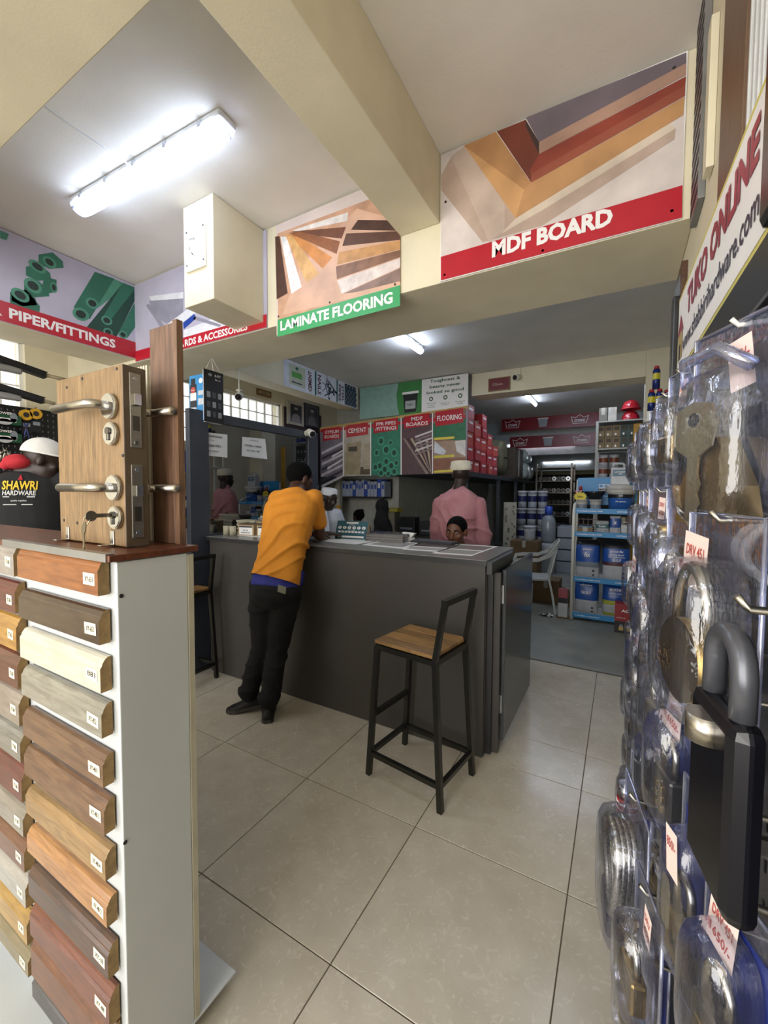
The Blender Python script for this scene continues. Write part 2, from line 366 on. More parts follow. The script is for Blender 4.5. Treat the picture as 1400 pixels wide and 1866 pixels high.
# ---------------------------------------------------------------- boxed duct with hatch
WPNT = mat('white_gloss_paint', 'dcdcd2', .5, var=.02)
t = thing('ceiling_duct_box', 'cream boxed-in duct hanging from the ceiling with a small hatch', 'duct', (-2.16, 1.8, 2.52))
m = MB(); m.bx(-2.292, -2.03, 1.606, 1.988, 2.52, ZC-.002, CREAM, bev=.004); m.build('body', t, W=True)
pl = XP(1.606); A = pl.px(341, 424); B = pl.px(377, 480)
m = MB(); m.bx(A[0], B[0], 1.594, 1.606, B[1]-.015, A[1], WPNT, bev=.003); h = m.build('hatch', t, W=True)
m = MB(); hx = (A[0]+B[0])/2-.005; m.tube([(hx, 1.594, A[1]-.06), (hx-.012, 1.575, A[1]-.075), (hx-.012, 1.57, A[1]-.11), (hx-.008, 1.575, A[1]-.145), (hx, 1.594, A[1]-.16)], .005, mat('chrome', 'd0d2d6', .15, 1.0), 8)
m.build('handle', h, W=True)
for sx, sz in ((.012, .012), (.012, .2), (-.012, .012), (-.012, .2)):
    m = MB(); X = A[0]+sx if sx > 0 else B[0]+sx; m.cyl((X, 1.594, A[1]-sz), (X, 1.591, A[1]-sz), .005, mat('dark_screw', '3a3a38', .5, .6), n=8); m.build('screw', h, W=True)
# ================================================================ big beam signs
RED = mat('sign_red', 'b01b2b', .35, var=.03); GREEN = mat('sign_green', '3f9e62', .35, var=.03); WHITE = mat('sign_white', 'e8e6e6', .4, var=.01)
LAV = mat('sign_lavender', 'b6b3c6', .4, var=.06, scale=4); PINKW = mat('sign_pink_white', 'd6c8c2', .4, var=.07, scale=3)
SCREW = mat('dark_screw', '3a3a38', .5, .6)
def sign(name, label, P, u0, u1, v0, v1, bgm, thick=.006, cat='sign', parent_print=True):
    c = P.p((u0+u1)/2, v0); t = thing(name, label, cat, c)
    m = MB(); m.prism([P.p(u0, v0, .0005), P.p(u1, v0, .0005), P.p(u1, v1, .0005), P.p(u0, v1, .0005)], P.N*thick, bgm); m.build('panel', t, W=True)
    Q = Plane(P.O+P.N*(thick+.0005), P.U, P.V)
    return t, Q
def screws(t, P, pts):
    for u, v in pts:
        m = MB(); m.cyl(P.p(u, v, 0), P.p(u, v, .003), .006, SCREW, n=8); m.build('screw', t, W=True)
z5 = lambda L: [(480+x/1.75, 60+y/1.75) for x, y in L]
P = XP(1.989)
t, Q = sign('mdf_board_sign', 'large red-banded MDF BOARD sign on the cream beam', P, -.815, .172, 2.483, 3.094, WHITE)
m = MB()
def pp(L, c, n, r=.45, sc=5, var=.12, st=None): Q.ppoly(m, z5(L), mat('print_'+c, c, r, var=var, scale=sc), n)
pp([(567, 389), (1349, 64), (1337, 486), (567, 714)], 'd4cac6', .0004)
pp([(567, 455), (600, 395), (640, 362), (805, 592), (1290, 285), (1316, 305), (1312, 340), (890, 615), (700, 668), (567, 500)], 'b8a294', .0008)
pp([(600, 397), (640, 362), (770, 545), (770, 630), (720, 667)], 'c3afa2', .0010)
pp([(805, 592), (1290, 285), (1316, 305), (900, 560), (760, 640)], 'd3c4b3', .0012)
pp([(640, 360), (742, 316), (852, 480), (1345, 204), (1342, 225), (832, 500)], 'a96f42', .0014)
pp([(640, 360), (832, 500), (805, 592)], 'c99a68', .0016)
pp([(640, 360), (742, 316), (855, 480), (832, 500)], 'b08256', .0017)
pp([(832, 500), (855, 478), (1344, 206), (1340, 262), (805, 592)], 'b88b5e', .0018)
pp([(745, 315), (836, 278), (882, 390), (855, 478)], '6e3426', .0020)
pp([(850, 440), (880, 388), (1348, 140), (1346, 170), (855, 452)], '8a3c2c', .0022)
pp([(855, 450), (1346, 168), (1345, 202), (855, 478)], '934d3a', .0023)
pp([(838, 272), (1349, 64), (1349, 98), (880, 350)], '6b6068', .0024)
pp([(878, 350), (1349, 98), (1348, 136), (880, 388)], 'a98775', .0026)
pp([(836, 276), (880, 350), (880, 388), (838, 300)], '3c2b27', .0026)
m.build('picture', t, W=True)
m = MB(); Q.ppoly(m, z5([(567, 715), (1337, 487), (1335, 590), (567, 790)]), RED, .003); m.build('red_band', t, W=True)
m = MB(); A = Q.px(897, 470); B = Q.px(1117, 400); vb = (2.483+2.66)/2-.007
Q.text(m, 'MDF BOARD', (A[0]+B[0])/2, vb, WHITE, h=.075, w=B[0]-A[0], bold=.045, n=.004); m.build('lettering', t, W=True)
screws(t, Q, [(-.79, 2.51), (.14, 2.52), (-.79, 2.86), (.13, 3.05), (-.33, 2.5)])

t, Q = sign('laminate_flooring_sign', 'green-banded LAMINATE FLOORING sign on the beam', P, -1.918, -1.046, 2.414, 3.09, PINKW)
m = MB()
pp([(45, 640), (345, 528), (437, 640), (437, 805), (47, 915)], 'c79b7e', .0004, sc=9)
pp([(120, 740), (300, 560), (437, 600), (437, 810), (60, 900)], 'd3ab92', .0006)
for L, c in [([(38, 650), (52, 648), (78, 830), (43, 850)], '4a2c20'), ([(55, 650), (75, 650), (123, 810), (90, 832)], 'e4e2e2'), ([(70, 645), (95, 650), (178, 768), (138, 796)], 'd2a468'),
             ([(75, 642), (110, 645), (220, 716), (190, 752)], 'c98545'), ([(80, 638), (120, 634), (245, 665), (234, 705)], '8d5530'), ([(88, 634), (264, 619), (250, 656), (120, 642)], '6b3f27'), ([(92, 630), (271, 572), (268, 600), (110, 633)], 'dcd6d2'),
             ([(302, 597), (420, 598), (429, 631), (280, 628)], '4b2f22'), ([(265, 640), (436, 632), (437, 660), (252, 680)], '5a3a2b'), ([(242, 700), (437, 661), (437, 690), (235, 740)], 'c1905c'),
             ([(232, 745), (437, 692), (437, 715), (235, 786)], '866049'), ([(236, 790), (437, 718), (437, 747), (250, 832)], 'dccfca'), ([(255, 832), (437, 750), (437, 792), (300, 826)], '8b7268')]:
    pp(L, c, .001+.0002*random.random(), sc=18)
m.build('picture', t, W=True)
m = MB(); Q.ppoly(m, z5([(47, 915), (437, 805), (437, 871), (46, 970)]), GREEN, .003); m.build('green_band', t, W=True)
m = MB(); Q.text(m, 'LAMINATE FLOORING', -1.482, 2.466, WHITE, h=.062, w=.80, bold=.035, n=.004); m.build('lettering', t, W=True)
screws(t, Q, [(-1.5, 2.53), (-1.9, 2.53), (-1.07, 2.53)])

# left aisle beam
P = YP(-3.474); z6 = lambda L: [(x/2.5, y/2.5) for x, y in L]
t, Q = sign('pipe_fittings_sign', 'lavender sign with green pipes reading PPR PIPER/FITTINGS', P, .735, 1.986, 2.507, 3.094, LAV)
GP = mat('print_pipe_green', '2f6f5a', .4, var=.1, scale=6); GPD = mat('print_pipe_dark', '1c4639', .4); GPL = mat('print_pipe_light', '4d8f77', .4); HOLE = mat('print_pipe_hole', '20302c', .5)
m = MB()
def pq(L, c, n): Q.ppoly(m, z6(L), c, n)
def ring(x, y, a, b, rot, n):
    u, v = Q.px(x/2.5, y/2.5); k = 1.0
    Q.ellipse(m, u, v, a, b, GPL, n, rot=rot); Q.ellipse(m, u, v, a*.62, b*.62, HOLE, n+.0003, rot=rot)
for L, c in [([(335, 1400), (432, 1238), (520, 1270), (408, 1455)], GP), ([(395, 1360), (500, 1262), (585, 1300), (442, 1405)], GPL), ([(395, 1490), (560, 1290), (610, 1310), (470, 1520)], GPD), ([(465, 1450), (560, 1288), (620, 1312), (505, 1480)], GP), ([(470, 1500), (620, 1310), (640, 1318), (530, 1535)], GPD), ([(540, 1515), (645, 1320), (657, 1328), (652, 1440), (580, 1540)], GP)]:
    pq(L, c, .001+.0004*random.random())
ring(368, 1432, .055, .045, .3, .002); ring(420, 1382, .045, .038, .3, .002); ring(486, 1460, .04, .034, .3, .002); ring(492, 1512, .035, .028, .3, .002); ring(560, 1525, .035, .03, .3, .002)
for (x, y) in ((215, 1180), (158, 1235), (150, 1310), (92, 1350)):
    pq([(x-40, y-20), (x+25, y-30), (x+70, y+10), (x+75, y+40), (x+10, y+45), (x-40, y+20)], GP, .001)
pq([(45, 1330), (140, 1345), (182, 1395), (180, 1422), (45, 1385)], GP, .001); pq([(200, 1260), (258, 1275), (255, 1330), (185, 1345)], GP, .0012)
pq([(0, 1050), (40, 1066), (30, 1095), (0, 1085)], GPL, .001)
ring(170, 1215, .05, .035, -.3, .0022); ring(150, 1302, .05, .045, -.3, .0022); ring(92, 1345, .05, .04, -.3, .0022); ring(225, 1195, .04, .035, -.3, .0022); ring(245, 1310, .02, .035, 0, .0022)
m.build('picture', t, W=True)
m = MB(); pq([(-900, 1097), (665, 1575), (676, 1638), (-900, 1210)], RED, .003); m.build('red_band', t, W=True)
# band cut to the panel
bm_ = t.children[-1]
me = bm_.data
for v in me.vertices:
    if v.co.y < .738: v.co.y = .738
a1 = Q.px(42/2.5, 1470/2.5)[0]; b1 = Q.px(525/2.5, 1560/2.5)[0]; zb = (Q.px(300/2.5, 1525/2.5)[1])
zt_ = Q.px(640/2.5, 1567/2.5)[1]
for v in me.vertices: v.co.z = zt_ if v.co.z > 2.545 else 2.51
zb = (zt_+2.51)/2
m = MB(); w = b1-a1; Q.text(m, 'PIPER/FITTINGS', (a1+b1)/2, zb, WHITE, h=.066, w=w, bold=.035, n=.004); m.build('lettering', t, W=True); m = MB()
Q.text(m, 'PPR', a1-.12, zb, WHITE, h=.066, w=.17, bold=.035, n=.004); m.build('lettering', t, W=True)

P = XP(1.989)
t, Q = sign('gypsum_accessories_sign', 'lavender sign with metal profiles and the words BOARDS & ACCESSORIES', P, -3.468, -2.0, 2.483, 3.09, LAV)
m = MB(); MG = mat('print_metal_light', 'd9dbe2', .4); MD = mat('print_metal_dark', '8d8c9c', .4); BLU = mat('print_blue', '24439b', .4)
pq([(680, 1350), (836, 1330), (836, 1360), (690, 1370)], MG, .001); pq([(680, 1370), (836, 1360), (836, 1440), (760, 1475), (700, 1440)], MD, .0008)
pq([(665, 1390), (680, 1385), (760, 1500), (745, 1510)], MD, .0012); pq([(765, 1475), (880, 1390), (900, 1420), (800, 1500)], MG, .0014)
pq([(835, 1470), (885, 1430), (895, 1450), (838, 1500)], BLU, .0016); pq([(838, 1505), (1000, 1440), (1100, 1480), (838, 1560)], MG, .001); pq([(890, 1440), (1010, 1480), (1000, 1490), (880, 1455)], MD, .0016)
m.build('picture', t, W=True)
m = MB(); Q.rect(m, -3.467, -2.001, 2.484, 2.565, RED, .003); m.build('red_band', t, W=True)
m = MB(); a1 = Q.px(338, 628)[0]; b1 = Q.px(452, 603)[0]; w = b1-a1
Q.text(m, 'RDS & ACCESSORIES', (a1+b1)/2, 2.522, WHITE, h=.05, w=w, bold=.03, n=.004); m.build('lettering', t, W=True); m = MB()
Q.text(m, 'GYPSUM BOA', a1-.012-w*.29, 2.522, WHITE, h=.05, w=w*.58, bold=.03, n=.004); m.build('lettering', t, W=True)

# ---------------------------------------------------------------- cement / nails / steel pipes sign
P = YP(-3.691)
t, Q = sign('cement_nails_pipes_sign', 'white bulkhead sign reading CEMENT, NAILS and STEEL PIPES', P, 3.93, 5.56, 2.755, 3.09, mat('sign_bluish_white', 'd3d9e6', .4))
INK = mat('ink_maroon', '4d1730', .4); TEAL = mat('print_teal', '14625c', .4); NAVY = mat('print_navy', '1b2740', .4); STL = mat('print_steel', '7f8a9c', .35, .2)
m = MB()
Q.rect(m, 4.02, 4.33, 2.80, 3.06, mat('print_bag', 'b9bfae', .5), .001); Q.rect(m, 4.07, 4.27, 2.90, 2.97, mat('print_bag_green', '5da453', .5), .0014); Q.ellipse(m, 4.17, 3.02, .03, .02, TEAL, .0014); Q.rect(m, 4.07, 4.27, 2.83, 2.845, NAVY, .0014)
Q.rect(m, 4.53, 4.565, 2.76, 3.085, TEAL, .001); Q.rect(m, 5.03, 5.06, 2.76, 3.085, TEAL, .001)
for i in range(11):
    u = 4.74+.22*random.random(); v = 2.84+.16*random.random(); a = random.uniform(-1.4, 1.4); l = .09+.03*random.random(); c, d = math.cos(a), math.sin(a)
    Q.poly(m, [(u-c*l-d*.008, v-d*l+c*.008), (u+c*l-d*.008, v+d*l+c*.008), (u+c*l+d*.008, v+d*l-c*.008), (u-c*l+d*.008, v-d*l-c*.008)], [STL, NAVY][i % 2], .001+.0001*i); Q.ellipse(m, u+c*l, v+d*l, .018, .018, NAVY, .0022, rot=a)
Q.rect(m, 5.24, 5.55, 2.765, 3.08, NAVY, .001)
for i in range(4):
    for j in range(3):
        Q.ellipse(m, 5.28+.085*i, 2.80+.085*j, .035, .038, STL, .0014); Q.ellipse(m, 5.28+.085*i, 2.80+.085*j, .025, .028, NAVY, .0018)
for i in range(4): Q.poly(m, [(5.26+.08*i, 3.03), (5.30+.08*i, 3.03), (5.34+.07*i, 3.075), (5.31+.07*i, 3.075)], STL, .0014)
m.build('picture', t, W=True)
m = MB(); Q.text(m, 'CEMENT', 4.43, 2.92, INK, h=.07, w=.27, bold=.03, rot=math.pi/2); m.build('lettering', t, W=True); m = MB(); Q.text(m, 'NAILS', 4.63, 2.92, INK, h=.075, w=.27, bold=.03, rot=-math.pi/2); m.build('lettering', t, W=True); m = MB()
Q.text(m, 'STEEL', 5.19, 2.91, INK, h=.055, w=.24, bold=.03, rot=-math.pi/2); Q.text(m, 'PIPES', 5.11, 2.91, INK, h=.055, w=.24, bold=.03, rot=-math.pi/2); m.build('lettering', t, W=True)
# ---------------------------------------------------------------- toughness board
P = XP(5.635)
t, Q = sign('toughness_board', 'pale board over the product banner reading Toughness & beauty never looked so good', P, -3.66, -1.875, 2.60, 3.085, mat('sign_sage', '86a79c', .35))
m = MB(); DG = mat('print_dark_green', '2c5a34', .4); GRN = mat('print_leaf_green', '3f8146', .4)
Q.rect(m, -2.58, -1.88, 2.602, 3.083, WHITE, .001); Q.poly(m, [(-2.95, 2.602), (-2.58, 2.602), (-2.58, 3.083), (-2.97, 3.083), (-3.0, 2.9), (-2.98, 2.72)], GRN, .001)
Q.poly(m, [(-2.89, 2.92), (-2.64, 2.92), (-2.67, 2.63), (-2.86, 2.63)], mat('print_bucket', '23272b', .4), .0014); Q.rect(m, -2.90, -2.63, 2.90, 2.935, WHITE, .0018); Q.rect(m, -2.85, -2.68, 2.68, 2.80, mat('print_grey', 'aab0b0', .4), .0018)
Q.text(m, 'PAINT', -2.765, 2.74, DG, h=.03, w=.1)
Q.text(m, 'Toughness &', -2.22, 3.035, DG, h=.055, w=.46, bold=.025); Q.text(m, 'beauty never', -2.22, 2.955, DG, h=.055, w=.47, bold=.025); Q.text(m, 'looked so good', -2.22, 2.875, DG, h=.055, w=.56, bold=.025)
for i, s in enumerate(('Water &\nscrub\nresistant', 'Lasts up to\n10 years', 'Variety of\nshades')):
    u = -2.43+.22*i; Q.ellipse(m, u, 2.79, .032, .032, DG, .002); Q.ellipse(m, u, 2.79, .018, .018, WHITE, .0024, k=6); Q.text(m, s, u, 2.70, DG, h=.07 if i == 0 else .045, w=.14, bold=.004)
m.build('print', t, W=True)
# ---------------------------------------------------------------- product banner
t = thing('product_banner', 'long hanging banner with gypsum boards, cement, pipes, MDF boards and flooring pictures', 'banner', (-3.2, 5.6, 1.7))
P = XP(5.59)
c0 = [P.px(583, 785), P.px(853, 745), P.px(850, 860), P.px(586, 868)]
m = MB(); m.prism([P.p(u, v) for u, v in c0], (0, .012, 0), mat('banner_back', '8b8792', .5)); m.build('panel', t, W=True)
m = MB(); m.prism([P.p(*P.px(583, 779)), P.p(*P.px(853, 739)), P.p(*P.px(853, 746)), P.p(*P.px(583, 786))], (0, .03, 0), mat('banner_timber', 'b59a5c', .6)); m.build('top_batten', t, W=True)
zb5 = lambda L: [(560+x/3.784, 640+y/3.784) for x, y in L]; m = MB()
def pb(L, c, n, **k): P.ppoly(m, zb5(L), mat('print_'+c, c, .5, var=.1, scale=10), n)
PN = [('GYPSUM\nBOARDS', 92, 248), ('CEMENT', 252, 437), ('PPR PIPES\n/FITTINGS', 440, 645), ('MDF\nBOARDS', 652, 862), ('FLOORING', 866, 1095)]
topy = lambda x: 545-(x-92)*.152
boty = lambda x: 868-(x-92)*.030
for k, (s, xa, xb) in enumerate(PN):
    pb([(xa, topy(xa)), (xb, topy(xb)), (xb, boty(xb)), (xa, boty(xa))], ['77717f', 'b5aca0', '2e7a62', '584046', '8d6a55'][k], .001)
# gypsum stacks
for i in range(7):
    y = 640+i*38; pb([(100, y+55), (245, y-15), (245, y+2), (100, y+74)], ['c9c4cc', '3d3745'][i % 2], .0014)
pb([(170, 720), (245, 680), (245, 690), (172, 735)], 'e3dfe4', .0018); pb([(140, 800), (245, 740), (245, 752), (140, 818)], 'e3dfe4', .0018)
# cement bags
pb([(270, 640), (375, 620), (365, 850), (258, 850)], 'a39478', .0014); pb([(285, 660), (345, 655), (345, 690), (283, 692)], '4a463e', .0016)
for i in range(5): pb([(388, 640+i*36), (433, 636+i*36), (433, 668+i*36), (388, 670+i*36)], 'b3a58b', .0014+.0001*i)
pb([(350, 800), (433, 795), (433, 850), (350, 850)], '5d523e', .0013)
# pipes
for i, (x, y, r) in enumerate([(500, 790, 26), (545, 760, 24), (535, 815, 26), (580, 790, 26), (600, 830, 24), (510, 840, 22), (470, 800, 24), (560, 845, 20), (615, 770, 20), (510, 620, 26), (575, 630, 18), (600, 700, 26), (545, 680, 30), (480, 700, 22)]):
    u, v = P.px(*zb5([(x, y)])[0]); s = r/3.784/757*6.6; P.ellipse(m, u, v, s, s*1.15, mat('print_pg2', '3f9a7d', .5), .0015+.0001*i); P.ellipse(m, u, v, s*.6, s*.7, mat('print_pgh', '143f33', .5), .0016+.0001*i)
# mdf
for i in range(8):
    x = 660+i*26; pb([(x, 600+i*2), (x+14, 600), (min(862, x+180), 845), (min(855, x+160), 848)], ['8f7a74', '3c2227', 'b5a78a', '5b3137'][i % 4], .0013+.0001*i)
for i in range(6): pb([(745, 585+i*24), (860, 545+i*24), (860, 557+i*24), (745, 599+i*24)], ['c9c0c2', '7d6d70'][i % 2], .0024)
# flooring
pb([(866, 500), (1095, 455), (1095, 620), (866, 600)], '276b48', .0013); pb([(872, 625), (1092, 610), (1092, 730), (872, 740)], 'a38a76', .0015); pb([(880, 620), (960, 690), (940, 715), (875, 700)], 'cfd3db', .0017); pb([(1020, 620), (1092, 612), (1092, 725), (1030, 690)], 'd4d0cc', .0017)
pb([(872, 745), (1092, 735), (1092, 822), (872, 830)], '8a5b45', .0015)
for y in (605, 730, 832): pb([(875, y-8), (1015, y-18), (1015, y-2), (875, y+8)], 'd9c94a', .0019)
m.build('picture', t, W=True)
m = MB()
P.ppoly(m, zb5([(92, 540), (1092, 440), (1092, 462), (92, 560)]), RED, .0024)
for s, xa, xb in PN:
    x0, x1 = xa+18, xb-18; ly = 78 if s != 'FLOORING' else 95
    P.ppoly(m, zb5([(x0, topy(x0)-6), (x1, topy(x1)-6), (x1, topy(x1)+ly), (x0, topy(x0)+ly)]), RED, .0026)
    u, v = P.px(*zb5([((x0+x1)/2, topy((x0+x1)/2)+ly/2)])[0]); ua = P.px(*zb5([(x0+8, topy(x0))])[0])[0]; ub = P.px(*zb5([(x1-8, topy(x1))])[0])[0]
    P.text(m, s, u, v, WHITE, h=.13 if '\n' in s else .075, w=(ub-ua)*.95, bold=.012, n=.003)
m.build('red_headers', t, W=True)
for x in (249, 438, 648, 864):
    m = MB(); P.ppoly(m, zb5([(x-3, topy(x)), (x+4, topy(x)), (x+4, boty(x)), (x-3, boty(x))]), WHITE, .0032); m.build('divider', t, W=True)
# ================================================================ moulding display stand
WL = mat('white_laminate', 'c3c8ca', .35, var=.02, scale=4); STEEL = mat('brushed_steel', 'b8b3a8', .3, 1.0, var=.08, scale=60, stretch=(1, 1, 12)); STEELD = mat('dark_steel', '6d6963', .35, 1.0, var=.1)
MDFC = mat('mdf_core', '8a7048', .8, var=.12, scale=60); STK = mat('cream_sticker', 'e9e3c8', .6, var=.03); PEN = mat('ink_black', '26242a', .6)
CHR = mat('chrome', 'd0d2d6', .15, 1.0)
KS = .93
S0, SX, SF, SB = -2.4, -1.005*KS, .522*KS, .645
Z0_, Z1_ = CAMH-.1615*KS, CAMH-.1455*KS
ST = thing('moulding_display_stand', 'white wheeled display stand covered with skirting moulding samples', 'display stand', (-1.6, .62, 0))
m = MB(); m.bx(S0, SX-.004, SF, SB, .05, Z0_, WL); m.build('core_panel', ST, W=True)
m = MB(); m.bx(SX-.004, SX+.006, SF-.004, SB+.002, .05, Z0_-.002, WL, bev=.002); m.build('side_panel', ST, W=True)
m = MB(); m.bx(SX+.002, SX+.0075, SB+.003, SB+.018, .05, Z0_-.006, mat('cream_edge', 'b9b39f', .5)); m.build('edge_strip', ST, W=True)
m = MB(); m.bx(S0, SX+.012, SF-.022, SB+.03, Z0_, Z1_, wood('top_redbrown', '6b3a24', '4c2a1c', .35, 'x', 5, 10), bev=.002); m.build('top_board', ST, W=True)
m = MB(); m.bx(SX-.52, SX+.002, SF-.024, SF-.006, Z0_, Z1_+.0025, mat('steel_edge_trim', '9c9c9c', .35, .8)); m.build('edge_trim', ST, W=True)
bc = at(431, 1768, 'z', .05)
m = MB(); m.bx(S0, bc.x, .2, bc.y, .042, .05, WL, bev=.003); m.build('base', ST, W=True)
for x, y in ((bc.x-.05, bc.y-.07), (bc.x-.05, .3), (-2.3, .6), (-2.3, .3)):
    m = MB(); m.cyl((x-.010, y, .019), (x+.010, y, .019), .019, mat('castor_grey', '6f716f', .5), n=20); m.cyl((x-.012, y, .019), (x+.012, y, .019), .008, CHR, n=12); m.box((x, y, .0405), (.04, .045, .003), STEELD); m.box((x-.014, y, .03), (.003, .02, .022), STEELD); m.box((x+.014, y, .03), (.003, .02, .022), STEELD); m.build('castor', ST, W=True)
for px, py in ((221, 1086), (228, 1535)):
    p = at(px, py, 'x', SX+.006); m = MB(); m.cyl(p, p+Vector((.0015, 0, 0)), .0045, PEN, n=12); m.build('screw_hole', ST, W=True)
# mouldings
FY = .493*KS
rt = [1019, 1111, 1196, 1278, 1368, 1448, 1535, 1618, 1699, 1794, 1880, 1966]
rb = [1090, 1180, 1268, 1350, 1439, 1524, 1606, 1689, 1781, 1866, 1950, 2040]
lt = [993, 1061, 1125, 1193, 1263, 1333, 1397, 1471, 1529, 1593, 1657, 1725]
lb = [1052, 1119, 1188, 1258, 1325, 1390, 1462, 1524, 1588, 1652, 1718, 1775]
rcol = [('a8662f', '83491f'), ('54402f', '3a2a20'), ('e2dccb', 'cfc7b2'), ('a39f92', '7f7b6e'), ('7b5a40', '5a3d2b'), ('7f5a3d', '54341f'), ('a98655', '7d6038'), ('bd8a55', '96683a'), ('5f3f2a', '3c281d'), ('82492c', '5f3320'), ('84512f', '5d3820'), ('4b4541', '35302d')]
lcol = [('a9a099', '8d857f'), ('6d2f26', '4e1f1a'), ('bf9147', '9a7030'), ('6c3b2a', '4b271c'), ('9c9186', '807569'), ('8b8880', '6c6961'), ('6f3029', '521f1b'), ('9a9286', '7b7468'), ('7a4d31', '5a3722'), ('b0aca2', '98938a'), ('b8924d', '957438'), ('938565', '766a4d')]
rcode = ['XY-651', 'XY-652', '881', 'XY-852', 'XY-4811', 'XY-4813', 'XY-4814', 'XY-4812', 'XY-18', 'XY-88', '', '']
lnames = ['grey', 'dark red', 'golden tan', 'red brown', 'greige', 'weathered grey', 'oxblood', 'ash', 'reddish oak', 'pale grey', 'honey', 'olive tan']
rnames = ['orange brown', 'dark brown', 'cream white', 'mottled grey', 'walnut', 'two-tone brown', 'patchwork tan', 'light oak', 'dark walnut', 'red brown', 'chestnut', 'charcoal']
def moulding(k, x0, x1, z0, z1, cols, nm, code, side):
    h = z1-z0; t = SF-.004-FY; y1 = SF-.004
    prof = [(y1, z0), (FY, z0), (FY, z0+h*.70), (FY+t*.18, z0+h*.78), (FY+t*.2, z0+h*.83), (FY+t*.45, z0+h*.95), (FY+t*.7, z1), (y1, z1)]
    dk = lambda h: ''.join('%02x' % int(int(h[i:i+2], 16)*.9) for i in (0, 2, 4)); wm_ = wood('moulding_%s_%d' % (side, k), dk(cols[0]), dk(cols[1]), .28, 'x', 7, 9, coat=.25)
    m = MB(); rings = [[(x, y, z) for y, z in prof] for x in (x0, x1)]
    m.loft(rings, wm_, caps=False, smooth=False)
    m.poly([(x1, y, z) for y, z in prof], MDFC); m.poly([(x0, y, z) for y, z in prof][::-1], MDFC)
    o = m.build('moulding', ST, W=True, label=nm+' skirting moulding sample')
    if code is not None:
        sw = .048 if side == 'r' else .034; sh = .026
        xc = x1-.012-sw/2 if side == 'r' else x1-.018-sw/2; zc = z0+h*.42+random.uniform(-.004, .004); a = random.uniform(-.06, .06)
        p = Plane((xc, FY, zc), (math.cos(a), 0, math.sin(a)), (-math.sin(a), 0, math.cos(a)))
        m = MB(); p.rect(m, -sw/2, sw/2, -sh/2, sh/2, STK, .0006)
        p.text(m, code or 'XY-%d' % (860+k), 0, 0, PEN, h=.012, w=sw*.7, bold=.01, n=.001)
        m.build('sticker', o, W=True)
# right column pitch from the photo, evened out
for k in range(12):
    z1 = at(201, rt[k], 'y', FY+.02).z if k < 9 else at(64, (1640, 1692, 1762)[k-9], 'y', FY+.015).z
    z0 = at(192, rb[k], 'y', FY).z if k < 9 else (at(64, (1692, 1762)[k-9], 'y', FY+.015).z+.004 if k < 11 else .051)
    moulding(k, -1.458*KS, -1.032*KS, max(z0, .051), z1, rcol[k], rnames[k], rcode[k] if rcode[k] else None, 'r')
for k in range(12):
    z1 = at(38+k*1.5, lt[k], 'y', FY+.015).z; z0 = at(30+k*1.5, lb[k], 'y', FY).z
    moulding(k, -1.9*KS, -1.482*KS, max(z0, .051), z1, lcol[k], lnames[k], '', 'l')

# ---------------------------------------------------------------- door lock sample on the stand
OAK = wood('oak_block', '927550', '6c5538', .45, 'z', 8, 12); OAKD = mat('oak_side', '5f5142', .6, var=.15, scale=20, stretch=(1, 1, .1))
by = .545
xl, xr = at(106, 830, 'y', by).x, at(226, 830, 'y', by).x; zt = at(222, 662, 'y', by).z; zb = Z1_+.003; bt = .055
D = thing('door_lock_sample', 'oak block with two lever door handles and mortice locks, standing on the stand', 'lock sample', ((xl+xr)/2, by, zb))
Pz = XP(by)
m = MB(); m.bx(xl, xr, by, by+bt, zb, zt, OAK, bev=.003); m.build('block', D, W=True)
m = MB(); m.bx(xr, xr+.0015, by+.001, by+bt-.001, zb+.001, zt-.002, OAKD); m.build('edge_band', D, W=True)
def lever(px, py, nm, ln):
    u, v = Pz.px(px, py)
    g = MB(); g.cyl((u, by, v), (u, by-.010, v), .030, STEEL, n=28); g.cyl((u, by-.010, v), (u, by-.012, v), .028, CHR, n=28); ro = g.build('rose', D, W=True)
    g = MB(); g.tube([(u, by-.012, v), (u, by-.036, v), (u-.006, by-.044, v), (u-.016, by-.047, v), (u-.06, by-.0475, v), (u-ln, by-.048, v)], .0105, STEEL, 18); g.ell((u-ln, by-.048, v), .0105, STEEL); g.build('lever', D, W=True)
    # far side lever
    yb = by+bt; g = MB(); g.cyl((u, yb, v), (u, yb+.010, v), .030, STEEL, n=24); g.build('rose', D, W=True)
    g = MB(); g.tube([(u, yb+.01, v), (u, yb+.030, v), (u+.006, yb+.040, v), (u+.016, yb+.0435, v), (u+.085, yb+.0435, v)], .0105, STEEL, 14); g.build('lever', D, W=True)
lever(204, 741, 'upper', .165); lever(212, 889, 'lower', .16)
def escut(px, py):
    u, v = Pz.px(px, py); g = MB(); g.cyl((u, by, v), (u, by-.010, v), .027, STEEL, n=28); g.cyl((u, by-.010, v), (u, by-.0118, v), .0245, CHR, n=28); o = g.build('escutcheon', D, W=True)
    g = MB(); g.cyl((u, by-.0118, v+.006), (u, by-.016, v+.006), .0085, STEELD, n=16); g.box((u, by-.0135, v-.006), (.009, .004, .02), STEELD, bev=.002); g.build('cylinder_face', o, W=True)
    return u, v
escut(207, 791); ku, kv = escut(215, 943)
